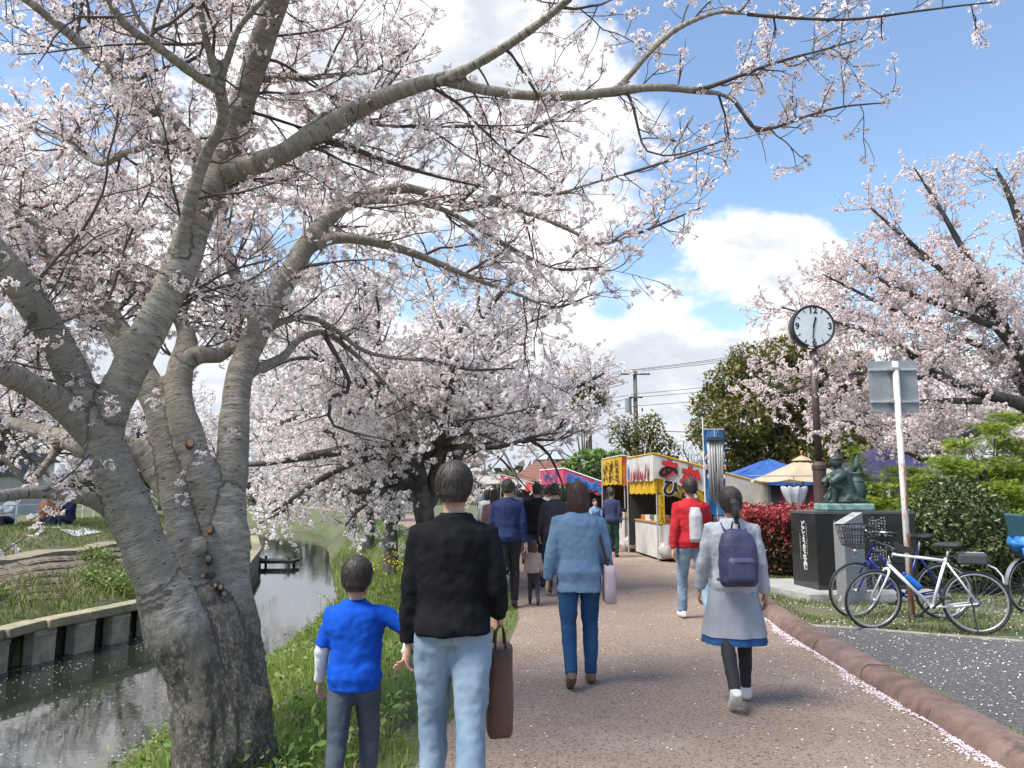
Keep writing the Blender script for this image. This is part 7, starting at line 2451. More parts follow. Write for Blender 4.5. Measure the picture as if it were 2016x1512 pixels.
    if guards:
        for c, fr in ((ax_r, False), (ax_f, True)):
            g = []
            for k in range(14):
                a = R(20 + k * 12)
                for s in (-.028, .028):
                    p = c + Vector((math.cos(a) * (wheel_r + .02), s, math.sin(a) * (wheel_r + .02)))
                    g.append(tf(p) if fr else p)
            MB().add(g, [(2 * k, 2 * k + 1, 2 * k + 3, 2 * k + 2) for k in range(13)]).build('mudguard', M_CHROME if stepthru else M_BLKM, root, smooth=True)
    if basket:
        c = head_t + Vector((.20, 0, .0))
        bk = MB()
        lv = [(-.02, .12, .13), (.06, .14, .15), (.14, .155, .165), (.22, .17, .18)]
        for z, hx, hy in lv:
            bk.tube([tf(c + Vector((sx * hx, sy * hy, z - .02))) for sx, sy in ((-1, -1), (1, -1), (1, 1), (-1, 1))],   .008 if z > .2 else .0045, 5, closed=True)
        for k in range(9):
            t = -1 + k * .25
            for sx, sy in ((t, -1), (t, 1), (-1, t), (1, t)):
                bk.tube([tf(c + Vector((sx * .12, sy * .13, -.04))), tf(c + Vector((sx * .17, sy * .18, .20)))], .004, 4)
            bk.tube([tf(c + Vector((t * .12, -.13, -.04))), tf(c + Vector((t * .12, .13, -.04)))], .004, 4)
        bk.build('basket', M_BLKM, root)
        MB().ell(tf(c + Vector((.02, 0, -.10))), (.035, .035, .035), 12, 8).build('headlamp', M_CHROME, root, smooth=True)
    if cover:
        mb = MB().ell(Vector((-.02, 0, .86)), (.22, .15, .12), 26, 18)
        mb.v = [tuple(Vector(q) + Vector(q).normalized() * (.09 * mnoise.noise(Vector(q) * 9) + .05 * mnoise.noise(Vector(q) * 24))) for q in mb.v]
        mb.tube([(-.1, -.12, .84), (-.06, -.14, .70), (-.02, -.13, .58)], [.10, .12, .05], 12, squash=(1, .4))
        mb.build('plastic_cover', cover, root, smooth=True)
        MB().box(Vector((-.12, 0, 1.08)), (.05, .26, .32), M=Matrix.Rotation(R(-15), 3, 'Y'), bev=.03).build('child_seat_back', mat('seat_teal', (.03, .09, .12), .5), root)
        MB().tube([(-.02, -.14, .95), (.03, -.14, 1.16)], .014, 8).tube([(-.02, .14, .95), (.03, .14, 1.16)], .014, 8).build('child_seat_bar', M_ALU, root)
    return root


M_BWHT = mat('bike_white_paint', (0.74, 0.77, 0.80), .25, spec=.6)
M_BBLU = mat('bike_blue_paint', (0.010, 0.022, 0.20), .25, spec=.6)
M_BBLK = mat('bike_dark_paint', (0.03, 0.03, 0.035), .3, spec=.6)
bicycle('white drop bar road bicycle with a blue water bottle leaning by the sign post', (4.97, 8.62, .05), math.atan2(.31, -1.0), M_BWHT, steer=R(24), lean=R(-4), bottle=True, framebag=True, rackbag=True)
bicycle('dark blue city bicycle with a wire front basket behind the white one', (5.16, 9.62, .05), math.atan2(.12, -1.0), M_BBLU, steer=R(14), lean=R(-3), drop=False, basket=True, rear_rack=True, guards=False, stepthru=True, saddle_z=.97)
bicycle('dark bicycle with a blue covered child seat at the right edge', (6.50, 10.15, .05), math.atan2(.35, 1.0), M_BBLK, steer=R(-8), lean=R(2), drop=False, rear_rack=True, guards=True, stepthru=True, cover=mat('blue_plastic_sheet', (.015, .12, .34), .45, (.03, .19, .44), scale=9, bump=.6, bscale=18))


# ------------------------------------------------------------------ poles, wires, houses
def utility_pole():
    x, y = 7.15, 45.0
    root = empty('utility_pole', (x, y, .05), label='concrete utility pole with crossarm and wires behind the stalls', cat='utility pole')
    M_P = mat('pole_concrete', (.13, .115, .10), .9, (.09, .08, .07), scale=4)
    top = 8.55
    W(MB().tube([(x, y, 0), (x, y, top)], [.17, .11], 12).build('mast', M_P, smooth=True), root)
    for z, w in ((8.35, 1.7), (7.0, .8)):
        W(MB().box((x, y - .15, z), (w, .09, .09)).build('crossarm', M_P), root)
        for k in range(4 if w > 1 else 2):
            xx = x - w * .42 + k * w * .84 / (3 if w > 1 else 1)
            W(MB().tube([(xx, y - .15, z + .04), (xx, y - .15, z + .22)], [.045, .03], 8).build('insulator', M_INKW), root)
    W(MB().tube([(x - .42, y, 6.15), (x - .42, y, 6.95)], .19, 12).build('transformer', mat('transformer_grey', (.22, .23, .24), .6)), root)
    M_W = mat('cable_black', (.02, .02, .022), .6)

    def cable(a, b, sag, r=.014):
        a, b = Vector(a), Vector(b)
        return MB().tube([a + (b - a) * t + Vector((0, 0, -sag * 4 * t * (1 - t))) for t in [i / 14 for i in range(15)]], r, 4)
    for k, (dx, z) in enumerate(((-.7, 8.55), (-.1, 8.57), (.5, 8.55), (0, 7.2), (.1, 7.0), (0, 6.5))):
        W(cable((x + dx, y - .15, z), (27 + dx, 38 - k * .3, z + 2.6 - .15 * k), .35).build('cable', M_W), root)
        W(cable((x + dx, y - .15, z), (-14 + dx, 50, z - 1.9), .4).build('cable', M_W), root)
    W(cable((x, y - .2, 5.1), (27, 36, 4.6), .3, .02).build('cable', M_W), root)
    # a second pole, seen through the cherry crown
    r2 = empty('utility_pole', (4.7, 47.5, .05), label='brown wooden pole half hidden by the white cherry crown', cat='utility pole')
    W(MB().tube([(4.7, 47.5, 0), (4.7, 47.5, 6.6)], [.19, .14], 10).build('mast', mat('pole_brown', (.10, .07, .055), .9)), r2)
    W(MB().box((4.7, 47.4, 6.3), (1.2, .08, .08)).build('crossarm', M_P), r2)


utility_pole()


def brown_pavilion():
    c = P(1092, 950, 45)
    x, y = c.x, 45.0
    root = empty('pavilion', (x, y, .05), label='brown tiled pavilion with a glass roof lantern beyond the pink stall', cat='building')
    M_TILE = mat('brown_roof_tile', (.19, .085, .06), .8, (.145, .065, .05), scale=3, stretch=(1, 1, 7), bump=.5, bscale=20)
    n = 8
    ang = [2 * math.pi * (k + .5) / n for k in range(n)]
    ring = lambda r, z: [(x + r * math.cos(a), y + r * math.sin(a), z) for a in ang]
    W(MB().add(ring(2.3, .03) + ring(2.3, 2.25), [(k, (k + 1) % n, n + (k + 1) % n, n + k) for k in range(n)]).build('wall', mat('pavilion_wall', (.16, .105, .085), .9, (.12, .08, .065), scale=5, stretch=(1, 1, 6))), root)
    prev = None
    for k in range(n):
        for j in range(7):
            t0, t1 = j / 7, (j + 1) / 7
            r0, r1 = 2.75 + (1.15 - 2.75) * t0, 2.75 + (1.15 - 2.75) * t1
            z0, z1 = 2.15 + 1.15 * t0 ** .9, 2.15 + 1.15 * t1 ** .9
            a, b = ang[k], ang[(k + 1) % n]
            q = [(x + r0 * math.cos(a), y + r0 * math.sin(a), z0 + .05), (x + r0 * math.cos(b), y + r0 * math.sin(b), z0 + .05), (x + r1 * math.cos(b), y + r1 * math.sin(b), z1 + .03), (x + r1 * math.cos(a), y + r1 * math.sin(a), z1 + .03)]
            q2 = [(p[0], p[1], p[2] - .06) for p in q]
            W(MB().add(q + q2, [(0, 1, 2, 3), (0, 4, 5, 1), (1, 5, 6, 2), (3, 2, 6, 7), (0, 3, 7, 4)]).build('tile_course', M_TILE), root)
    M_GL = mat('skylight_glass', (.42, .46, .48), .25, (.30, .33, .35), scale=2)
    for k in range(n):
        a, b = ang[k], ang[(k + 1) % n]
        W(MB().add([(x + 1.15 * math.cos(a), y + 1.15 * math.sin(a), 3.40), (x + 1.15 * math.cos(b), y + 1.15 * math.sin(b), 3.40), (x + .3 * math.cos(b), y + .3 * math.sin(b), 3.92), (x + .3 * math.cos(a), y + .3 * math.sin(a), 3.92)], [(0, 1, 2, 3)]).build('pane', M_GL), root)
        W(MB().tube([(x + 1.17 * math.cos(a), y + 1.17 * math.sin(a), 3.42), (x + .3 * math.cos(a), y + .3 * math.sin(a), 3.94)], .035, 5).build('glazing_bar', M_BLKM), root)
    W(MB().loft([(x, y, 3.22, 1.25, 1.25), (x, y, 3.38, 1.2, 1.2)], 8).build('lantern_curb', M_BLKM), root)
    W(MB().loft([(x, y, 3.90, .36, .36), (x, y, 4.0, .05, .05)], 8).build('lantern_cap', M_BLKM), root)


brown_pavilion()


def far_houses():
    M_WL = mat('house_wall_white', (.62, .61, .58), .9, (.52, .51, .49), scale=2)
    M_RF = mat('house_roof_slate', (.10, .11, .13), .8, (.14, .15, .17), scale=4, stretch=(1, 1, 8))
    for (x, y, w, d, h, lab, rf) in ((-25.6, 37, 4.2, 5, 2.3, 'small house with slate gable roof across the river at the left edge', M_RF),
                                     (-36, 52, 8, 6, 3.6, 'white house behind the far bank cherries', M_RF),
                                     (23, 62, 10, 7, 4.4, 'pale house with a hipped roof glimpsed under the right hand cherry', M_RF)):
        root = empty('house', (x, y, .05), label=lab, cat='house', group='background houses')
        W(MB().box((x, y, h / 2), (w, d, h)).build('wall', M_WL), root)
        V = [(x - w / 2 - .3, y - d / 2 - .3, h + .01), (x + w / 2 + .3, y - d / 2 - .3, h + .01), (x + w / 2 + .3, y + d / 2 + .3, h + .01), (x - w / 2 - .3, y + d / 2 + .3, h + .01), (x - w / 2 - .3, y, h + 1.2), (x + w / 2 + .3, y, h + 1.2)]
        W(MB().add(V, [(0, 1, 5, 4), (2, 3, 4, 5), (0, 4, 3), (1, 2, 5), (0, 3, 2, 1)]).build('roof', rf), root)
        for k in range(int(w // 2)):
            xx = x - w / 2 + 1.0 + k * 2.0
            win = W(MB().box((xx, y - d / 2 - .02, h * .55), (1.0, .05, 1.1)).build('window', M_ALU), root)
            pn = MB().box((xx, y - d / 2 - .05, h * .55), (.88, .03, .98)).build('pane', mat('dark_window_glass', (.05, .06, .07), .1))
            pn.parent = win


far_houses()


def bank_railing():
    root = empty('railing', (-14, 26, .55), label='white tubular railing on top of the far bank', cat='railing')
    pts = []
    y = 20.0
    while y < 38:
        x = float(lerp_table(XL, y)) - 6.2
        pts.append(Vector((x, y, hz(x, y))))
        y += 1.5
    for p in pts:
        W(MB().tube([p, p + Vector((0, 0, .95))], .03, 8).build('post', M_WHITEP), root)
    for h in (.35, .62, .92):
        W(MB().tube([p + Vector((0, 0, h)) for p in pts], .022, 6).build('rail', M_WHITEP), root)
    # blue picnic sheet on the bank top
    p = Vector((-12.9, 22.6, 0)); z = hz(p.x, p.y)
    V = [(p.x + dx * .9 + .03 * math.sin(dy * 5), p.y + dy * .8, hz(p.x + dx * .9, p.y + dy * .8) + .015 + .01 * math.sin(dx * 7 + dy * 3)) for dx in (-1, -.5, 0, .5, 1) for dy in (-1, -.5, 0, .5, 1)]
    tag(MB().add(V, [(i * 5 + j, (i + 1) * 5 + j, (i + 1) * 5 + j + 1, i * 5 + j + 1) for i in range(4) for j in range(4)]).build('picnic_sheet', mat('sheet_pale', (.55, .58, .62), .6)), 'pale picnic sheet spread on the far bank top', 'picnic sheet')


bank_railing()

# ------------------------------------------------------------------ people
M_SKIN = mat('skin', (.52, .32, .23), .55, (.47, .28, .20), scale=8, spec=.35)
M_HAIRB = mat('hair_black', (.016, .013, .012), .55, (.04, .033, .028), scale=60, stretch=(1, 1, .12), bump=1.0, bscale=90, bdist=.01)
M_HAIRR = mat('hair_brown', (.06, .026, .016), .55, (.12, .056, .034), scale=60, stretch=(1, 1, .12), bump=1.0, bscale=90, bdist=.01)
M_HAIRL = mat('hair_second_tone', (.05, .036, .028), .5, (.075, .055, .042), scale=30)  # second strand colour, mixed in among the main hair strands
M_EYE = mat('eye_dark', (.02, .015, .012), .3)
M_LIP = mat('lip', (.36, .14, .12), .5)


def garment_mat(name, a, b, sc=4, rough=.9):
    return mat(name, a, rough, b, scale=sc, bump=.35, bscale=120, bdist=.004, spec=.12)


M_DENL = garment_mat('light_denim', (.155, .225, .305), (.25, .33, .41), 3)
M_DEND = garment_mat('blue_denim', (.020, .062, .145), (.035, .09, .19), 3)
M_DENG = garment_mat('grey_denim', (.06, .075, .10), (.085, .10, .13), 3)
M_SWT = garment_mat('black_knit', (.007, .008, .010), (.012, .013, .015), 8)
TEX = bpy.data.textures.new('folds', 'CLOUDS'); TEX.noise_scale = .11; TEX.noise_depth = 2
TEXF = bpy.data.textures.new('fine_folds', 'CLOUDS'); TEXF.noise_scale = .035; TEXF.noise_depth = 1


def fused(mb, name, m_, parent, voxel, folds=0.0, smooth=5, tex=None, dec=None):
    o = mb.build(name, m_, parent)
    md = o.modifiers.new('fuse', 'REMESH'); md.mode = 'VOXEL'; md.voxel_size = voxel; md.use_smooth_shade = True
    if smooth:
        sm = o.modifiers.new('soften', 'SMOOTH'); sm.factor = .5; sm.iterations = smooth
    if folds:
        dp = o.modifiers.new('folds', 'DISPLACE'); dp.texture = tex or TEX; dp.strength = folds; dp.mid_level = .5; dp.texture_coords = 'LOCAL'
        if tex is None:
            d2_ = o.modifiers.new('creases', 'DISPLACE'); d2_.texture = TEXF; d2_.strength = folds * .3; d2_.mid_level = .5; d2_.texture_coords = 'LOCAL'
    return o


def wrap(o, target, off):
    sw = o.modifiers.new('lie_on', 'SHRINKWRAP'); sw.target = target; sw.wrap_method = 'NEAREST_SURFACEPOINT'; sw.wrap_mode = 'ABOVE_SURFACE'; sw.offset = off
    return o


def tailoring(tr, root, k, dz, bw, J, sc, m_):
    """seat seam and leg seams laid on the trousers"""
    m2 = mat(m_.name + '_seam', (.10, .14, .20) if 'light' in m_.name else (.03, .035, .05), .9)
    for s in (-1, 1):
        hp, kn, an, ff = J[s]
        wrap(MB().tube([sc(hp + Vector((s * .10, 0, .0))), sc((hp + kn) / 2 + Vector((s * .085, 0, 0))), sc(kn + Vector((s * .07, 0, 0))), sc((kn + an) / 2 + Vector((s * .065, 0, 0)))], .002 * k, 4).build('side_seam', m2, root), tr, .002)
    wrap(MB().tube([Vector((0, -.2, z + dz)) * k for z in (.93, .90, .87, .84)], .002 * k, 4).build('seat_seam', m2, root), tr, .002)


def person(label, loc, yaw, H=1.68, lleg=(8, 10), rleg=(-10, 14), larm=(-8, 8, 12), rarm=(10, 8, 14), top=None, bottom=None, hair=M_HAIRB, hairstyle='short', sleeve=1.0, shoes=None,
           top_len=0.0, dress=None, skirt=None, bulk=1.0, vox=.012, group='people walking along the path', seat=None, undersleeve=None, collar=None, head_turn=0.0, tights=None, child=False, reach=None, build_w=1.0, strands=0, details=False):
    """walking or sitting figure, local +Y is where it faces. Legs (hip, knee), arms (forward, outward, elbow) in degrees"""
    k = H / 1.70
    hd = 1.0 if not child else 1.24          # a child's head is bigger for its height
    root = empty('person', loc, yaw, label=label, cat='person', group=group)
    J = {}
    hipz = .90
    feet = []
    for s, (a, b) in ((-1, lleg), (1, rleg)):
        hp = Vector((s * .088 * build_w, 0, hipz))
        a_, b_ = R(a), R(a - b)
        kn = hp + Vector((s * .01, math.sin(a_), -math.cos(a_))) * .43
        an = kn + Vector((0, math.sin(b_), -math.cos(b_))) * .41
        J[s] = [hp, kn, an, a - b]
        feet.append(an.z)
    dz = .085 - min(feet) if seat is None else seat / k - .80
    for s in (-1, 1):
        for i in range(3): J[s][i] = J[s][i] + Vector((0, 0, dz))
    up = Vector((0, 0, dz))
    ARM = {}
    for s, (f, o_, e) in ((-1, larm), (1, rarm)):
        sh = Vector((s * .165 * build_w, -.005, 1.362)) + up
        f_, oo, e_ = R(f), R(o_), R(f + e)
        d1 = Vector((s * math.sin(oo), math.sin(f_) * math.cos(oo), -math.cos(f_) * math.cos(oo))).normalized()
        d2 = Vector((s * math.sin(oo) * .5, math.sin(e_), -math.cos(e_))).normalized()
        el = sh + d1 * .275
        wr = el + d2 * .245
        if reach and s in reach:      # bend the arm so that the palm meets a given world point
            g = (Matrix.Rotation(-yaw, 3, 'Z') @ (Vector(reach[s]) - Vector(loc))) / k
            v = g - sh
            L1, L2 = .275, .245 + .075
            D = min(v.length, L1 + L2 - .005)
            ca = (L1 * L1 + D * D - L2 * L2) / (2 * L1 * D)
            a_ = math.acos(max(-1, min(1, ca)))
            vn = v.normalized()
            pole = Vector((s * .9, -.1, -.5)); pole = (pole - vn * pole.dot(vn)).normalized()
            el = sh + (vn * math.cos(a_) + pole * math.sin(a_)) * L1
            d2 = (sh + vn * D - el).normalized()
            wr = el + d2 * .245
        ARM[s] = (sh, el, wr, d2)
    sc = lambda v: Vector(v) * k
    TOR = [(.855, .150, .105, .0), (.93, .163, .115, -.01), (1.04, .143, .100, 0), (1.16, .152, .105, .005), (1.27, .170, .113, .005), (1.335, .166, .102, -.005), (1.385, .140, .084, -.01), (1.43, .080, .064, -.008), (1.455, .055, .055, -.006)]
    bw = build_w

    def torso(mb, inf=0.0, z0=0, z1=9, fl=0.0, wmul=1.0):
        sec = []
        zs = [t for t in TOR if z0 <= t[0] <= z1]
        for (z, rx, ry, yo) in zs:
            sec.append((0, yo * k, (z + dz) * k, (rx * bw * wmul + inf) * k, (ry * bulk + inf) * k))
        mb.loft(sec, 20, power=2.3)
        return sec
    # body: one continuous skin
    mb = MB()
    torso(mb, -.022 if top else 0.0, 0, 1.40)
    for s in (-1, 1):
        hp, kn, an, ff = J[s]
        mb.tube([sc(hp + Vector((0, 0, .03))), sc(hp - Vector((0, 0, .05))), sc((hp + kn) / 2), sc(kn), sc(kn + (an - kn) * .3 - Vector((0, .01, 0))), sc(an)], [q_ * k * (.70 if bottom else 1.0) for q_ in (.085, .088, .07, .052, .053, .036)], 12)
        fdir = Vector((0, math.cos(R(ff)), math.sin(R(ff)) * .9)).normalized()
        mb.tube([sc(an + Vector((0, 0, -.02)) - fdir * .05), sc(an + Vector((0, 0, -.045)) + fdir * .05), sc(an + Vector((0, 0, -.06)) + fdir * .15)], [.036 * k, .038 * k, .024 * k], 10)
        sh, el, wr, d2 = ARM[s]
        mb.tube([sc(sh - Vector((s * .05, 0, 0))), sc(sh), sc((sh + el) / 2), sc(el), sc((el + wr) / 2), sc(wr)], [q_ * k * (c_ if top and (sleeve >= 1 or undersleeve) else 1.0) for q_, c_ in ((.052, .7), (.052, .72), (.046, .72), (.040, .74), (.037, .76), (.027, 1.0))], 12)
        # hand: palm, four fingers of unequal length slightly curled, thumb leaving its side
        e1 = Vector((0, 1, 0)) - d2 * d2.y
        e1 = e1.normalized() if e1.length > .1 else Vector((0, 0, 1))
        e2 = d2.cross(e1) * (1 if s > 0 else -1)       # palm side
        if e2.x * s > 0: e2 = -e2
        hl = 1.0
        pc = wr + d2 * .045
        for w_ in (-.024, -.008, .008, .024):
            mb.tube([sc(wr + e1 * w_ * .7), sc(pc + e1 * w_), sc(wr + d2 * .09 + e1 * w_ * 1.1)], [.016 * k, .0165 * k, .013 * k], 8)
        for i, (w_, L_) in enumerate(((.031, .066), (.011, .076), (-.010, .070), (-.030, .054))):
            b0 = wr + d2 * .088 + e1 * w_
            m1 = b0 + (d2 * .92 + e2 * .38).normalized() * L_ * .45
            m2 = m1 + (d2 * .65 + e2 * .76).normalized() * L_ * .33
            m3 = m2 + (d2 * .30 + e2 * .95).normalized() * L_ * .28
            mb.tube([sc(b0), sc(m1), sc(m2), sc(m3)], [.0098 * k, .0092 * k, .0085 * k, .007 * k], 8)
        t0 = wr + d2 * .03 + e1 * .026
        t1 = t0 + (d2 * .6 + e1 * .75 + e2 * .2).normalized() * .038
        t2 = t1 + (d2 * .85 + e1 * .3 + e2 * .35).normalized() * .034
        mb.tube([sc(t0), sc(t1), sc(t2)], [.0135 * k, .011 * k, .0085 * k], 8)
    hz_ = dz + 1.475
    ct, st_ = math.cos(head_turn), math.sin(head_turn)

    def HP(x, y, z):
        x, y, z = x * hd, y * hd, z * hd
        return Vector(((x * ct - y * st_) * k, (x * st_ + y * ct) * k, (hz_ + z) * k))
    HS = [(-.005, .035, .040, .040), (.015, .052, .062, .028), (.05, .066, .080, .016), (.09, .073, .092, .004), (.13, .075, .096, -.002), (.17, .068, .088, -.008), (.205, .048, .064, -.010), (.222, .02, .03, -.010)]
    n = 18
    V = []
    for (z, rx, ry, yo) in HS:
        for q in range(n):
            a = 2 * math.pi * q / n
            V.append(HP(rx * math.cos(a), yo + ry * math.sin(a), z))
    mb.add(V, [(i * n + q, i * n + (q + 1) % n, (i + 1) * n + (q + 1) % n, (i + 1) * n + q) for i in range(len(HS) - 1) for q in range(n)] + [tuple(range(n))[::-1], tuple((len(HS) - 1) * n + q for q in range(n))])
    mb.tube([sc(Vector((0, -.01, 1.40)) + up), sc(Vector((0, -.004, 1.47)) + up), HP(0, 0, .06)], [.060 * k, .052 * k, .050 * k], 12)
    mb.tube([HP(0, .094, .115), HP(0, .112, .082), HP(0, .100, .072)], [.010 * k, .014 * k, .010 * k], 8)
    for s in (-1, 1): mb.ell(HP(s * .078, -.008, .095), (.010 * k, .020 * k, .030 * k), 8, 6)
    body = fused(mb, 'body', M_SKIN, root, vox * .62 if not child else vox * .5, smooth=2)
    for s in (-1, 1):
        MB().ell(HP(s * .032, .090, .108), (.012 * k, .008 * k, .007 * k), 8, 6).build('eye', M_EYE, root, smooth=True)
    MB().ell(HP(0, .094, .040), (.022 * k, .008 * k, .006 * k), 8, 6).build('mouth', M_LIP, root, smooth=True)
    # hair
    hb_ = MB()
    HL = []
    def hsec(lst):
        HL.append(lst)
        V = []
        for (z, rx, ry, yo) in lst:
            for q in range(n):
                a = 2 * math.pi * q / n
                w = 1 + .05 * math.sin(a * 5 + z * 30)
                V.append(HP(rx * math.cos(a) * w, yo + ry * math.sin(a) * w, z))
        hb_.add(V, [(i * n + q, i * n + (q + 1) % n, (i + 1) * n + (q + 1) % n, (i + 1) * n + q) for i in range(len(lst) - 1) for q in range(n)] + [tuple(range(n))[::-1], tuple((len(lst) - 1) * n + q for q in range(n))])
    if hairstyle == 'short':
        hsec([(.045, .050, .040, -.055), (.07, .074, .066, -.040), (.10, .083, .085, -.022), (.14, .086, .098, -.014), (.18, .080, .096, -.010), (.215, .060, .074, -.010), (.240, .025, .03, -.010)])
    elif hairstyle == 'bob':
        hsec([(-.045, .070, .050, -.050), (-.02, .088, .068, -.045), (.03, .096, .078, -.040), (.08, .095, .088, -.030), (.13, .092, .098, -.016), (.18, .084, .096, -.010), (.215, .062, .074, -.010), (.242, .025, .03, -.010)])
    elif hairstyle == 'long':
        hsec([(-.20, .055, .022, -.075), (-.16, .080, .034, -.070), (-.08, .085, .045, -.062), (0, .088, .062, -.050), (.06, .092, .080, -.036), (.12, .090, .096, -.018), (.18, .083, .096, -.010), (.215, .062, .074, -.010), (.242, .025, .03, -.010)])
    elif hairstyle == 'tied':
        hsec([(.03, .055, .045, -.052), (.06, .080, .070, -.036), (.10, .086, .088, -.022), (.14, .088, .100, -.014), (.18, .082, .098, -.010), (.215, .062, .076, -.010), (.242, .025, .03, -.010)])
        hb_.tube([HP(0, -.10, .12), HP(0, -.15, .10), HP(.01, -.16, .02), HP(.01, -.14, -.07)], [.03 * k, .036 * k, .033 * k, .012 * k], 10)
    hair_o = fused(hb_, 'hair', hair, root, .010, folds=.010, smooth=2, tex=TEXF)
    if strands:
        rg = np.random.default_rng(int(abs(loc[0]) * 1000) + 7)
        lst = HL[-1]
        zs = [q[0] for q in lst]
        V, F = [], []
        for _ in range(strands):
            z0 = zs[0] + (zs[-1] - .022 - zs[0]) * rg.random() ** .75
            a = rg.uniform(0, 2 * math.pi)
            L_ = rg.uniform(.04, .09) * (1.0 if hairstyle in ('short', 'tied') else 1.7)
            o_ = len(V)
            st2 = 4
            w = .0016 + .0012 * rg.random()
            lift = rg.uniform(.000, .012)
            aj = rg.normal() * .25
            for j in range(st2):
                t = j / (st2 - 1)
                z = max(zs[0] - .012, z0 - L_ * t)
                rx, ry, yo = (np.interp(z, zs, [q[i] for q in lst]) for i in (1, 2, 3))
                ang = a + aj * t
                e = 1.03 + lift * 9 * t
                for sg in (-1, 1):
                    a2 = ang + sg * w / max(rx, .02) * (1 - .7 * t)
                    V.append(tuple(HP(rx * math.cos(a2) * e, yo + ry * math.sin(a2) * e, z + .003)))
            F += [(o_ + 2 * j, o_ + 2 * j + 1, o_ + 2 * j + 3, o_ + 2 * j + 2) for j in range(st2 - 1)]
        me = bpy.data.meshes.new('hair_strands'); me.from_pydata(V, [], F); me.materials.append(hair); me.materials.append(M_HAIRL)
        me.polygons.foreach_set('material_index', [1 if (q // 3) % 3 == 0 else 0 for q in range(len(F))])
        tag(link('hair_strands', me, hair_o), kind='stuff')
    # upper garment
    if top:
        mb = MB()
        sec = []
        lo = .90 - top_len
        for (z, rx, ry, yo) in TOR:
            if z < 1.0 and False: pass
            sec.append((0, yo * k, (z + dz) * k, (rx * bw + .024) * k, (ry * bulk + .026) * k))
        sec = sec[1:] if top_len <= 0 else sec
        b0 = sec[0]
        hem = (lo + dz) * k
        fl = 1.0 + .35 * max(0, top_len)
        if hem < b0[2] - .005: sec = [(0, b0[1], hem, b0[3] * fl, b0[4] * fl)] + sec
        mb.loft(sec, 22, power=2.4)
        for s in (-1, 1):
            sh, el, wr, d2 = ARM[s]
            pts = [sh - Vector((s * .06, 0, -.005)), sh + Vector((0, 0, .004)), (sh + el) / 2, el, (el + wr) / 2, wr + d2 * .0]
            rad = [.058, .063, .060, .056, .052, .044]
            if sleeve < 1:
                m_ = 3
                pts = pts[:2] + [sh + (el - sh) * .45, sh + (el - sh) * .85]
                rad = [.058, .064, .064, .064]
            mb.tube([sc(p) for p in pts], [r * k * (1 + .15 * (bulk - 1)) for r in rad], 14)
        fused(mb, 'top', top, root, vox, folds=.026, smooth=3)
        if details:
            tone = mat(top.name + '_rib', tuple(c * .7 for c in top.node_tree.nodes['Principled BSDF'].inputs['Base Color'].default_value[:3]) if False else (.008, .009, .010) if 'black' in top.name else (.004, .05, .34), .95)
            ring = lambda z, rx, ry, yo: [Vector((rx * math.cos(a * math.pi / 12), yo + ry * math.sin(a * math.pi / 12), z + dz)) * k for a in range(24)]
            MB().tube(ring(1.455, .062, .062, -.006), .008 * k, 8, closed=True).build('collar', tone, root, smooth=True)
        if sleeve < 1 and undersleeve:
            for s in (-1, 1):
                sh, el, wr, d2 = ARM[s]
                m2 = MB().tube([sc(sh + (el - sh) * .6), sc(el), sc((el + wr) / 2), sc(wr)], [.050 * k, .050 * k, .046 * k, .040 * k], 12)
                fused(m2, 'undersleeve', undersleeve, root, vox, folds=.015, smooth=2)
    if bottom:
        mb = MB()
        torso(mb, .004, 0, 1.0, wmul=1.0)
        for s in (-1, 1):
            hp, kn, an, ff = J[s]
            mb.tube([sc(hp + Vector((0, 0, .06))), sc(hp - Vector((0, 0, .06))), sc((hp + kn) / 2), sc(kn), sc((kn + an) / 2), sc(an + Vector((0, 0, .0)))], [.098 * k, .102 * k, .086 * k, .070 * k, .064 * k, .056 * k] if not tights else [.09 * k, .092 * k, .074 * k, .056 * k, .055 * k, .040 * k], 14)
        tr_o = fused(mb, 'trousers' if not tights else 'tights', bottom, root, vox, folds=.020, smooth=3)
        if details: tailoring(tr_o, root, k, dz, bw, J, sc, bottom)
    for (gar, nm, zt, zb, ft, fb_) in ((dress, 'coat_skirt', 1.0, .52, 1.25, 1.9), (skirt, 'skirt', .99, .46, 1.2, 1.9)):
        if gar:
            mb = MB()
            nn = 36
            V = []
            m_ = 8
            for j in range(m_ + 1):
                t = j / m_
                z = zt + (zb - zt) * t
                fx = ft + (fb_ - ft) * t
                for q in range(nn):
                    a = 2 * math.pi * q / nn
                    w = 1 + (.05 * math.sin(a * 7) + .03 * math.sin(a * 13 + 1)) * t
                    V.append(((.135 * fx * w * math.cos(a) * bw) * k, (.105 * fx * w * math.sin(a)) * k, (z + dz) * k))
            mb.add(V, [((j + 1) * nn + q, (j + 1) * nn + (q + 1) % nn, j * nn + (q + 1) % nn, j * nn + q) for j in range(m_) for q in range(nn)])
            mb.build(nm, gar, root, smooth=True)
    # shoes
    sm_ = shoes or mat('shoe_dark', (.03, .028, .027), .6)
    for s in (-1, 1):
        hp, kn, an, ff = J[s]
        fdir = Vector((0, math.cos(R(ff)), math.sin(R(ff)) * .9)).normalized()
        m2 = MB().tube([sc(an + Vector((0, 0, -.02)) - fdir * .065), sc(an + Vector((0, 0, -.038)) - fdir * .01), sc(an + Vector((0, 0, -.046)) + fdir * .09), sc(an + Vector((0, 0, -.055)) + fdir * .17)], [.036 * k, .046 * k, .043 * k, .030 * k], 12)
        m2.tube([sc(an + Vector((0, 0, -.045))), sc(an + Vector((0, 0, .03)))], [.046 * k, .044 * k], 12)
        fused(m2, 'shoe', sm_, root, .009, smooth=2)
    root['k'] = 0
    del root['k']
    return root, ARM, k, up


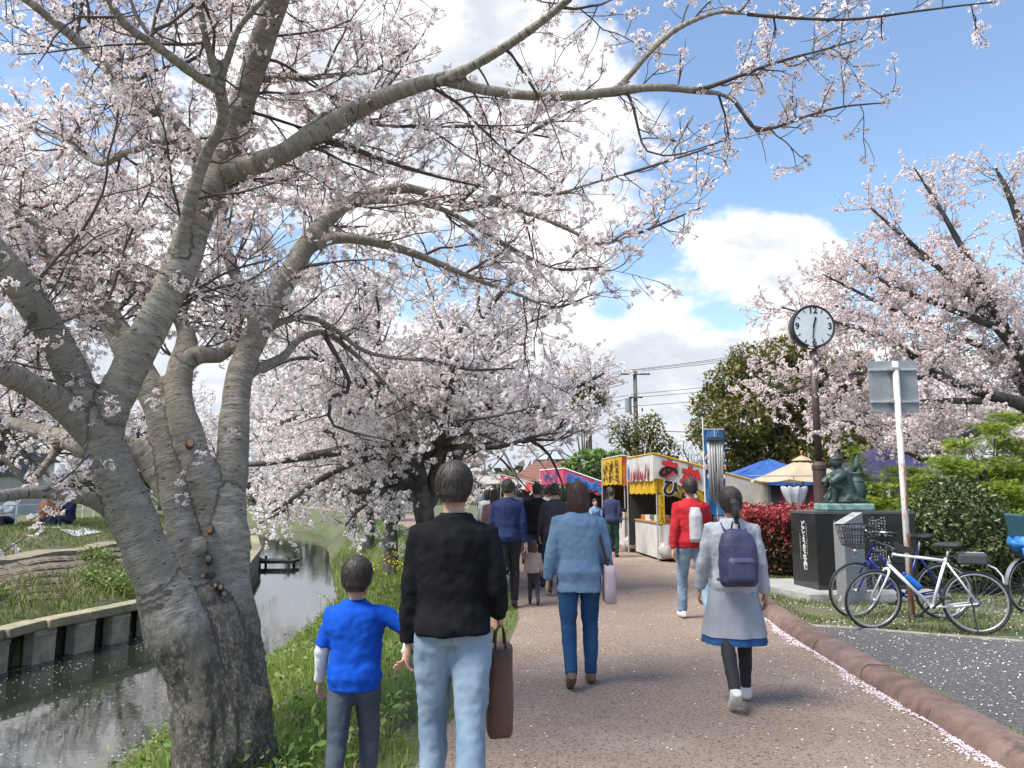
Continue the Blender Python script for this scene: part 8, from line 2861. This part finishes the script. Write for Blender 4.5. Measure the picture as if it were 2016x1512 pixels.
def wpt(root, p, k):
    """local figure point -> world"""
    return Matrix.Translation(root.location) @ Matrix.Rotation(root.rotation_euler[2], 4, 'Z') @ (Vector(p) * k)


# the man in black and the child in blue, hand in hand in the foreground
man, ARMm, km, upm = person('man in a black sweater and pale jeans holding the hand of the child', (-0.275, 3.75, 0.012), R(3), 1.66, lleg=(10, 14), rleg=(-14, 12), larm=(2, 7, 8), rarm=(-8, 9, 66),
                            top=M_SWT, bottom=M_DENL, top_len=.0, bulk=1.05, build_w=.98, vox=.011, sleeve=1.0, strands=3600, details=True, shoes=mat('sneaker_grey', (.25, .25, .26), .7))
man_hand = wpt(man, ARMm[-1][2] + ARMm[-1][3] * .085, km)
child, ARMc, kc, upc = person('child in a bright blue shirt over white sleeves beside the man in black', (-0.77, 3.99, hz(-.77, 3.99) + .012), R(2), 1.17, lleg=(-12, 14), rleg=(12, 12), larm=(4, 14, 20), rarm=(4, 26, -6), reach={1: man_hand + Vector((-.022, 0, -.01))},
                              top=garment_mat('bright_blue_cotton', (.006, .065, .42), (.010, .085, .50)), bottom=M_DENG, sleeve=.5, undersleeve=garment_mat('white_cotton', (.66, .67, .68), (.58, .60, .62)), top_len=.06, child=True, vox=.009, bulk=1.05, build_w=1.05, strands=2200, details=True, shoes=mat('sneaker_grey', (.25, .25, .26), .7))


def tote(name, label, top_pt, w, d, h, m_, strap, cat='bag', handle=.12, yaw=0.0):
    root = empty(name, top_pt, yaw, label=label, cat=cat)
    mb = MB()
    sec = []
    for t, q in ((0, .82), (.05, .96), (.4, 1.0), (.8, .94), (1.0, .90)):
        sec.append((0, 0, -handle - h + h * t, w / 2 * q, d / 2 * q))
    mb.loft(sec, 24, power=4.5)
    o = mb.build('bag_body', m_, root)
    for q in o.data.polygons: q.use_smooth = True
    dp = o.modifiers.new('folds', 'DISPLACE'); dp.texture = TEX; dp.strength = .02; dp.mid_level = .5
    for s in (-1, 1):
        MB().tube([(-w * .22, s * d * .32, -handle - .03), (-w * .16, s * d * .2, -handle * .4), (0, s * .004, .0), (w * .16, s * d * .2, -handle * .4), (w * .22, s * d * .32, -handle - .03)], .006, 6).build('strap', strap, root, smooth=True)
    return root


hp_ = wpt(man, ARMm[1][2] + ARMm[1][3] * .10, km)
tote('shopping_bag', 'tall brown bag hanging from the right hand of the man in black', hp_, .13, .30, .40, mat('brown_leather', (.105, .052, .035), .6, (.14, .075, .05), scale=5), mat('brown_leather_dark', (.06, .03, .02), .6), yaw=R(4))

# the woman in a denim coat
wom, AR, kw, _ = person('woman in a pale blue denim coat and jeans in the middle of the path', (0.55, 6.60, .012), R(2), 1.60, lleg=(-6, 22), rleg=(6, 8), larm=(-4, 13, 16), rarm=(2, 13, 30),
                        top=garment_mat('pale_denim_coat', (.155, .25, .37), (.205, .31, .43), 3), bottom=M_DEND, hair=M_HAIRR, hairstyle='bob', top_len=.14, bulk=1.15, build_w=1.08, vox=.011, strands=2200, shoes=mat('shoe_brown', (.13, .08, .06), .6))
c = wpt(wom, (.235, -.03, 1.40), kw)
b_ = tote('shoulder_bag', 'pale pink shoulder bag of the woman in the denim coat', wpt(wom, (.265, -.02, 1.05), kw), .10, .26, .30, mat('pale_pink_cloth', (.52, .40, .43), .8, (.58, .46, .48), scale=4), mat('dark_strap', (.06, .05, .055), .7), handle=.04)
MB().tube([(-.02, .09, -.05), (-.075, .05, .20), (-.11, 0, .335), (-.075, -.05, .20), (-.02, -.09, -.05)], .011, 6).build('long_strap', mat('dark_strap', (.06, .05, .055), .7), b_, smooth=True)

# the girl with the navy backpack
girl, AR, kg, _ = person('girl with a navy backpack, grey coat and blue skirt on the path', (1.66, 6.02, .012), R(-3), 1.56, lleg=(-16, 20), rleg=(13, 12), larm=(10, 12, 12), rarm=(-8, 12, 14),
                         top=garment_mat('pale_grey_cotton', (.34, .37, .41), (.42, .45, .49), 4), bottom=mat('black_tights', (.015, .015, .018), .8), tights=True, dress=garment_mat('grey_coat_cloth', (.25, .27, .30), (.32, .345, .38), 4),
                         skirt=garment_mat('blue_skirt_cloth', (.02, .07, .18), (.03, .10, .23), 4), hairstyle='tied', top_len=.06, bulk=1.1, vox=.011, strands=2200, shoes=mat('shoe_white', (.60, .58, .54), .7))


def backpack(root, k, m_, m2, z=1.17, y=-.20):
    bp = empty('backpack', wpt(root, (0, y, z), k), root.rotation_euler[2], label='navy backpack worn by the girl in the grey coat', cat='backpack')
    mb = MB()
    sec = [(0, 0, -.21, .115, .06), (0, -.005, -.18, .135, .085), (0, -.01, -.05, .142, .095), (0, -.005, .08, .135, .088), (0, .005, .16, .11, .07), (0, .015, .20, .06, .04)]
    mb.loft(sec, 24, power=3.0)
    fused(mb, 'main_body', m_, bp, .010, folds=.014, smooth=3)
    mb = MB().loft([(0, -.095, -.17, .085, .03), (0, -.10, -.15, .10, .04), (0, -.10, -.03, .10, .042), (0, -.095, .0, .085, .03)], 20, power=3.2)
    fused(mb, 'front_pocket', m2, bp, .009, folds=.008, smooth=2)
    MB().tube([(-.09, -.128, -.035), (0, -.146, -.03), (.09, -.128, -.035)], .004, 6).build('zip', M_BLKM, bp)
    MB().tube([(-.03, .04, .20), (-.02, .03, .25), (.02, .03, .25), (.03, .04, .20)], .007, 6).build('grab_loop', M_BLKM, bp, smooth=True)
    for s in (-1, 1):
        MB().tube([(s * .06, .05, .16), (s * .075, .11, .235), (s * .085, .20, .255), (s * .09, .30, .20), (s * .10, .32, .02), (s * .12, .24, -.12), (s * .12, .07, -.17)], .014, 8, squash=(1.6, .5)).build('strap', m2, bp, smooth=True)
    return bp


backpack(girl, kg, mat('navy_nylon', (.035, .037, .085), .6, (.05, .052, .11), scale=6), mat('navy_nylon_light', (.055, .057, .125), .6, (.07, .07, .15), scale=6))

# the person in the red jacket
red, AR, kr, _ = person('person in a red jacket and pale jeans with a light rucksack ahead of the girl', (2.22, 9.85, .012), R(4), 1.70, lleg=(14, 10), rleg=(-12, 22), larm=(-12, 10, 14), rarm=(8, 10, 16),
                        top=garment_mat('red_jacket', (.34, .016, .026), (.42, .03, .035), 4), bottom=M_DENL, bulk=1.15, build_w=1.08, top_len=.02, vox=.013, strands=1200, shoes=mat('shoe_white', (.60, .58, .54), .7))
rb = empty('rucksack', wpt(red, (0, -.19, 1.16), kr), red.rotation_euler[2], label='narrow light grey rucksack on the back of the red jacket', cat='backpack')
fused(MB().loft([(0, 0, -.22, .06, .05), (0, -.01, -.18, .075, .08), (0, -.01, .10, .075, .08), (0, 0, .20, .055, .05)], 20, power=3), 'main_body', mat('light_grey_nylon', (.42, .43, .45), .7, (.36, .37, .39), scale=5), rb, .011, folds=.01, smooth=3)
for s in (-1, 1):
    MB().tube([(s * .04, .04, .17), (s * .07, .10, .25), (s * .085, .20, .26), (s * .09, .29, .18), (s * .10, .24, -.1)], .012, 6, squash=(1.5, .5)).build('strap', M_BLK, rb, smooth=True)

# the crowd farther on
G1 = 'people farther along the path'
gm = garment_mat
far = [
    ('adult in a navy jacket walking with a toddler behind the man in black', (-0.06, 10.9), 1.70, gm('navy_jacket', (.02, .03, .085), (.03, .04, .11)), mat('trouser_black', (.015, .015, .018), .85), M_HAIRB, 'short', 0, {}),
    ('toddler with brown hair and a beige top between the man and the woman in denim', (0.30, 11.15), .84, gm('beige_knit', (.40, .30, .24), (.46, .36, .3)), gm('charcoal_cloth', (.045, .045, .055), (.06, .06, .07)), M_HAIRR, 'bob', 4, {'child': True}),
    ('person with a pale grey top and black trousers far up the path', (0.72, 16.6), 1.66, gm('pale_top', (.46, .47, .50), (.40, .41, .44)), mat('trouser_black', (.015, .015, .018), .85), M_HAIRB, 'short', -5, {}),
    ('person in a dark navy coat left of the pale grey top', (0.15, 17.6), 1.70, gm('navy_coat', (.016, .022, .05), (.025, .03, .07)), gm('dark_trousers', (.03, .028, .03), (.045, .04, .04)), M_HAIRB, 'bob', 4, {}),
    ('person in dark blue top and green trousers beside the yellow stall', (2.42, 19.2), 1.62, gm('slate_blue_top', (.03, .04, .09), (.045, .055, .11)), gm('green_trousers', (.02, .06, .04), (.03, .08, .05)), M_HAIRB, 'short', -20, {}),
    ('person in a brown jacket half hidden behind the woman in denim', (1.55, 19.5), 1.66, gm('brown_jacket', (.13, .07, .045), (.17, .10, .06)), gm('dark_trousers', (.03, .028, .03), (.045, .04, .04)), M_HAIRR, 'short', 6, {}),
    ('person in a wine red top in the middle of the far crowd', (0.95, 22.5), 1.60, gm('wine_top', (.22, .03, .05), (.28, .05, .07)), mat('trouser_black', (.015, .015, .018), .85), M_HAIRB, 'long', 8, {}),
    ('person in a cream coat at the left of the far crowd', (-0.45, 23.0), 1.63, gm('cream_coat', (.48, .42, .34), (.54, .48, .4)), gm('dark_trousers', (.03, .028, .03), (.045, .04, .04)), M_HAIRB, 'long', 10, {}),
    ('person in a black coat at the back of the far crowd', (0.25, 26.0), 1.72, gm('black_coat', (.014, .014, .016), (.022, .022, .024)), mat('trouser_black', (.015, .015, .018), .85), M_HAIRB, 'short', 12, {}),
    ('person in a teal jacket farthest up the path', (-0.9, 29.0), 1.68, gm('teal_jacket', (.03, .11, .13), (.04, .15, .17)), gm('dark_trousers', (.03, .028, .03), (.045, .04, .04)), M_HAIRB, 'short', 14, {}),
    ('person in a black hooded top close behind the toddler', (0.42, 13.2), 1.68, gm('black_coat', (.014, .014, .016), (.022, .022, .024)), gm('dark_denim', (.03, .04, .07), (.05, .06, .09)), M_HAIRB, 'short', 3, {}),
    ('person in a dusty pink cardigan left of the black hooded top', (-0.30, 13.8), 1.58, gm('dusty_pink_knit', (.38, .20, .22), (.44, .25, .27)), mat('trouser_black', (.015, .015, .018), .85), M_HAIRR, 'long', -4, {}),
    ('person in a grey parka nearest the white cherry trunk', (-0.02, 15.4), 1.73, gm('grey_parka', (.12, .125, .13), (.16, .165, .17)), gm('dark_trousers', (.03, .028, .03), (.045, .04, .04)), M_HAIRB, 'short', 6, {}),
    ('person in a mustard top just left of the woman in denim', (0.98, 14.6), 1.60, gm('mustard_top', (.34, .20, .04), (.40, .25, .06)), gm('dark_denim', (.03, .04, .07), (.05, .06, .09)), M_HAIRB, 'bob', -6, {}),
    ('person in a charcoal jacket right of the toddler', (0.66, 12.3), 1.66, gm('charcoal_cloth', (.045, .045, .055), (.06, .06, .07)), mat('trouser_black', (.015, .015, .018), .85), M_HAIRB, 'short', -3, {}),
    ('person in an olive jacket behind the pale grey top', (1.15, 20.8), 1.70, gm('olive_jacket', (.07, .075, .04), (.10, .10, .055)), gm('dark_trousers', (.03, .028, .03), (.045, .04, .04)), M_HAIRB, 'short', 5, {}),
    ('person in a white blouse at the far left of the crowd', (-0.62, 19.6), 1.58, gm('white_shirt', (.62, .64, .66), (.55, .57, .6)), gm('dark_denim', (.03, .04, .07), (.05, .06, .09)), M_HAIRB, 'long', 8, {}),
]
for i, (lab, (x, y), H, tp, bt, hr, hs, yaw, kw_) in enumerate(far):
    ph = 1 if i % 2 else -1
    person(lab, (x, y, .012), R(yaw), H, lleg=(12 * ph, 12), rleg=(-12 * ph, 18), larm=(-10 * ph, 10, 14), rarm=(10 * ph, 10, 14), top=tp, bottom=bt, hair=hr, hairstyle=hs, vox=.016 if not kw_ else .012, group=G1, bulk=1.1, top_len=.04, **kw_)

# stall keeper and two people sitting at the stalls
person('stall keeper in black leaning by the yellow stall', (2.62, 21.0, .012), R(-80), 1.66, lleg=(6, 6), rleg=(-8, 8), larm=(35, 8, 40), rarm=(30, 8, 45), top=gm('black_coat', (.014, .014, .016), (.022, .022, .024)), bottom=gm('dark_denim', (.03, .04, .07), (.05, .06, .09)), vox=.016, group='people at the stalls')


def stool(label, c):
    root = empty('stool', c, label=label, cat='stool', group='folding stools')
    MB().box((0, 0, .42), (.34, .34, .04), bev=.012).build('seat', mat('stool_grey', (.2, .2, .21), .6), root)
    for sx in (-1, 1):
        for sy in (-1, 1): MB().tube([(sx * .14, sy * .14, .41), (sx * .17, sy * .17, 0)], .012, 6).build('leg', M_CHROME, root)


for i, (x, y, lab, lab2, tp) in enumerate(((2.62, 25.0, 'seated person in a pale denim jacket, left of the pair by the pink stall', 'grey stool under the left of the seated pair', gm('pale_denim_coat', (.155, .25, .37), (.205, .31, .43), 3)),
                                           (3.05, 25.1, 'seated person in a blue jacket, right of the pair by the pink stall', 'grey stool under the right of the seated pair', gm('mid_blue_jacket', (.07, .13, .25), (.1, .16, .3))))):
    stool(lab2, (x, y, .05))
    person(lab, (x, y - .02, .05), R(200), 1.62, lleg=(86, 86), rleg=(84, 80), larm=(35, 8, 45), rarm=(35, 8, 45), top=tp, bottom=mat('trouser_black', (.015, .015, .018), .85), vox=.016, seat=.44, group='people at the stalls')

# picnickers on the far bank
for (x, y, yaw, lab, tp, hr) in ((-13.15, 23.6, 150, 'picnicker in a dark jacket sitting on the far bank', gm('navy_coat', (.016, .022, .05), (.025, .03, .07)), M_HAIRB),
                                 (-13.75, 23.4, -120, 'picnicker in an orange top sitting beside the dark jacket', gm('orange_top', (.42, .17, .08), (.5, .22, .1)), M_HAIRR),
                                 (-14.7, 23.2, 170, 'picnicker in a white shirt sitting on the far bank sheet', gm('white_shirt', (.62, .64, .66), (.55, .57, .6)), M_HAIRB),
                                 (-14.55, 21.2, 120, 'picnicker in a red top at the left edge of the far bank', gm('red_top', (.35, .02, .03), (.42, .03, .04)), M_HAIRB)):
    person(lab, (x, y, hz(x, y) + .02), R(yaw), 1.62, lleg=(100, 120), rleg=(95, 112), larm=(45, 8, 30), rarm=(45, 8, 35), top=tp, bottom=gm('dark_denim', (.03, .04, .07), (.05, .06, .09)), vox=.016, seat=.10, group='picnickers on the far bank')
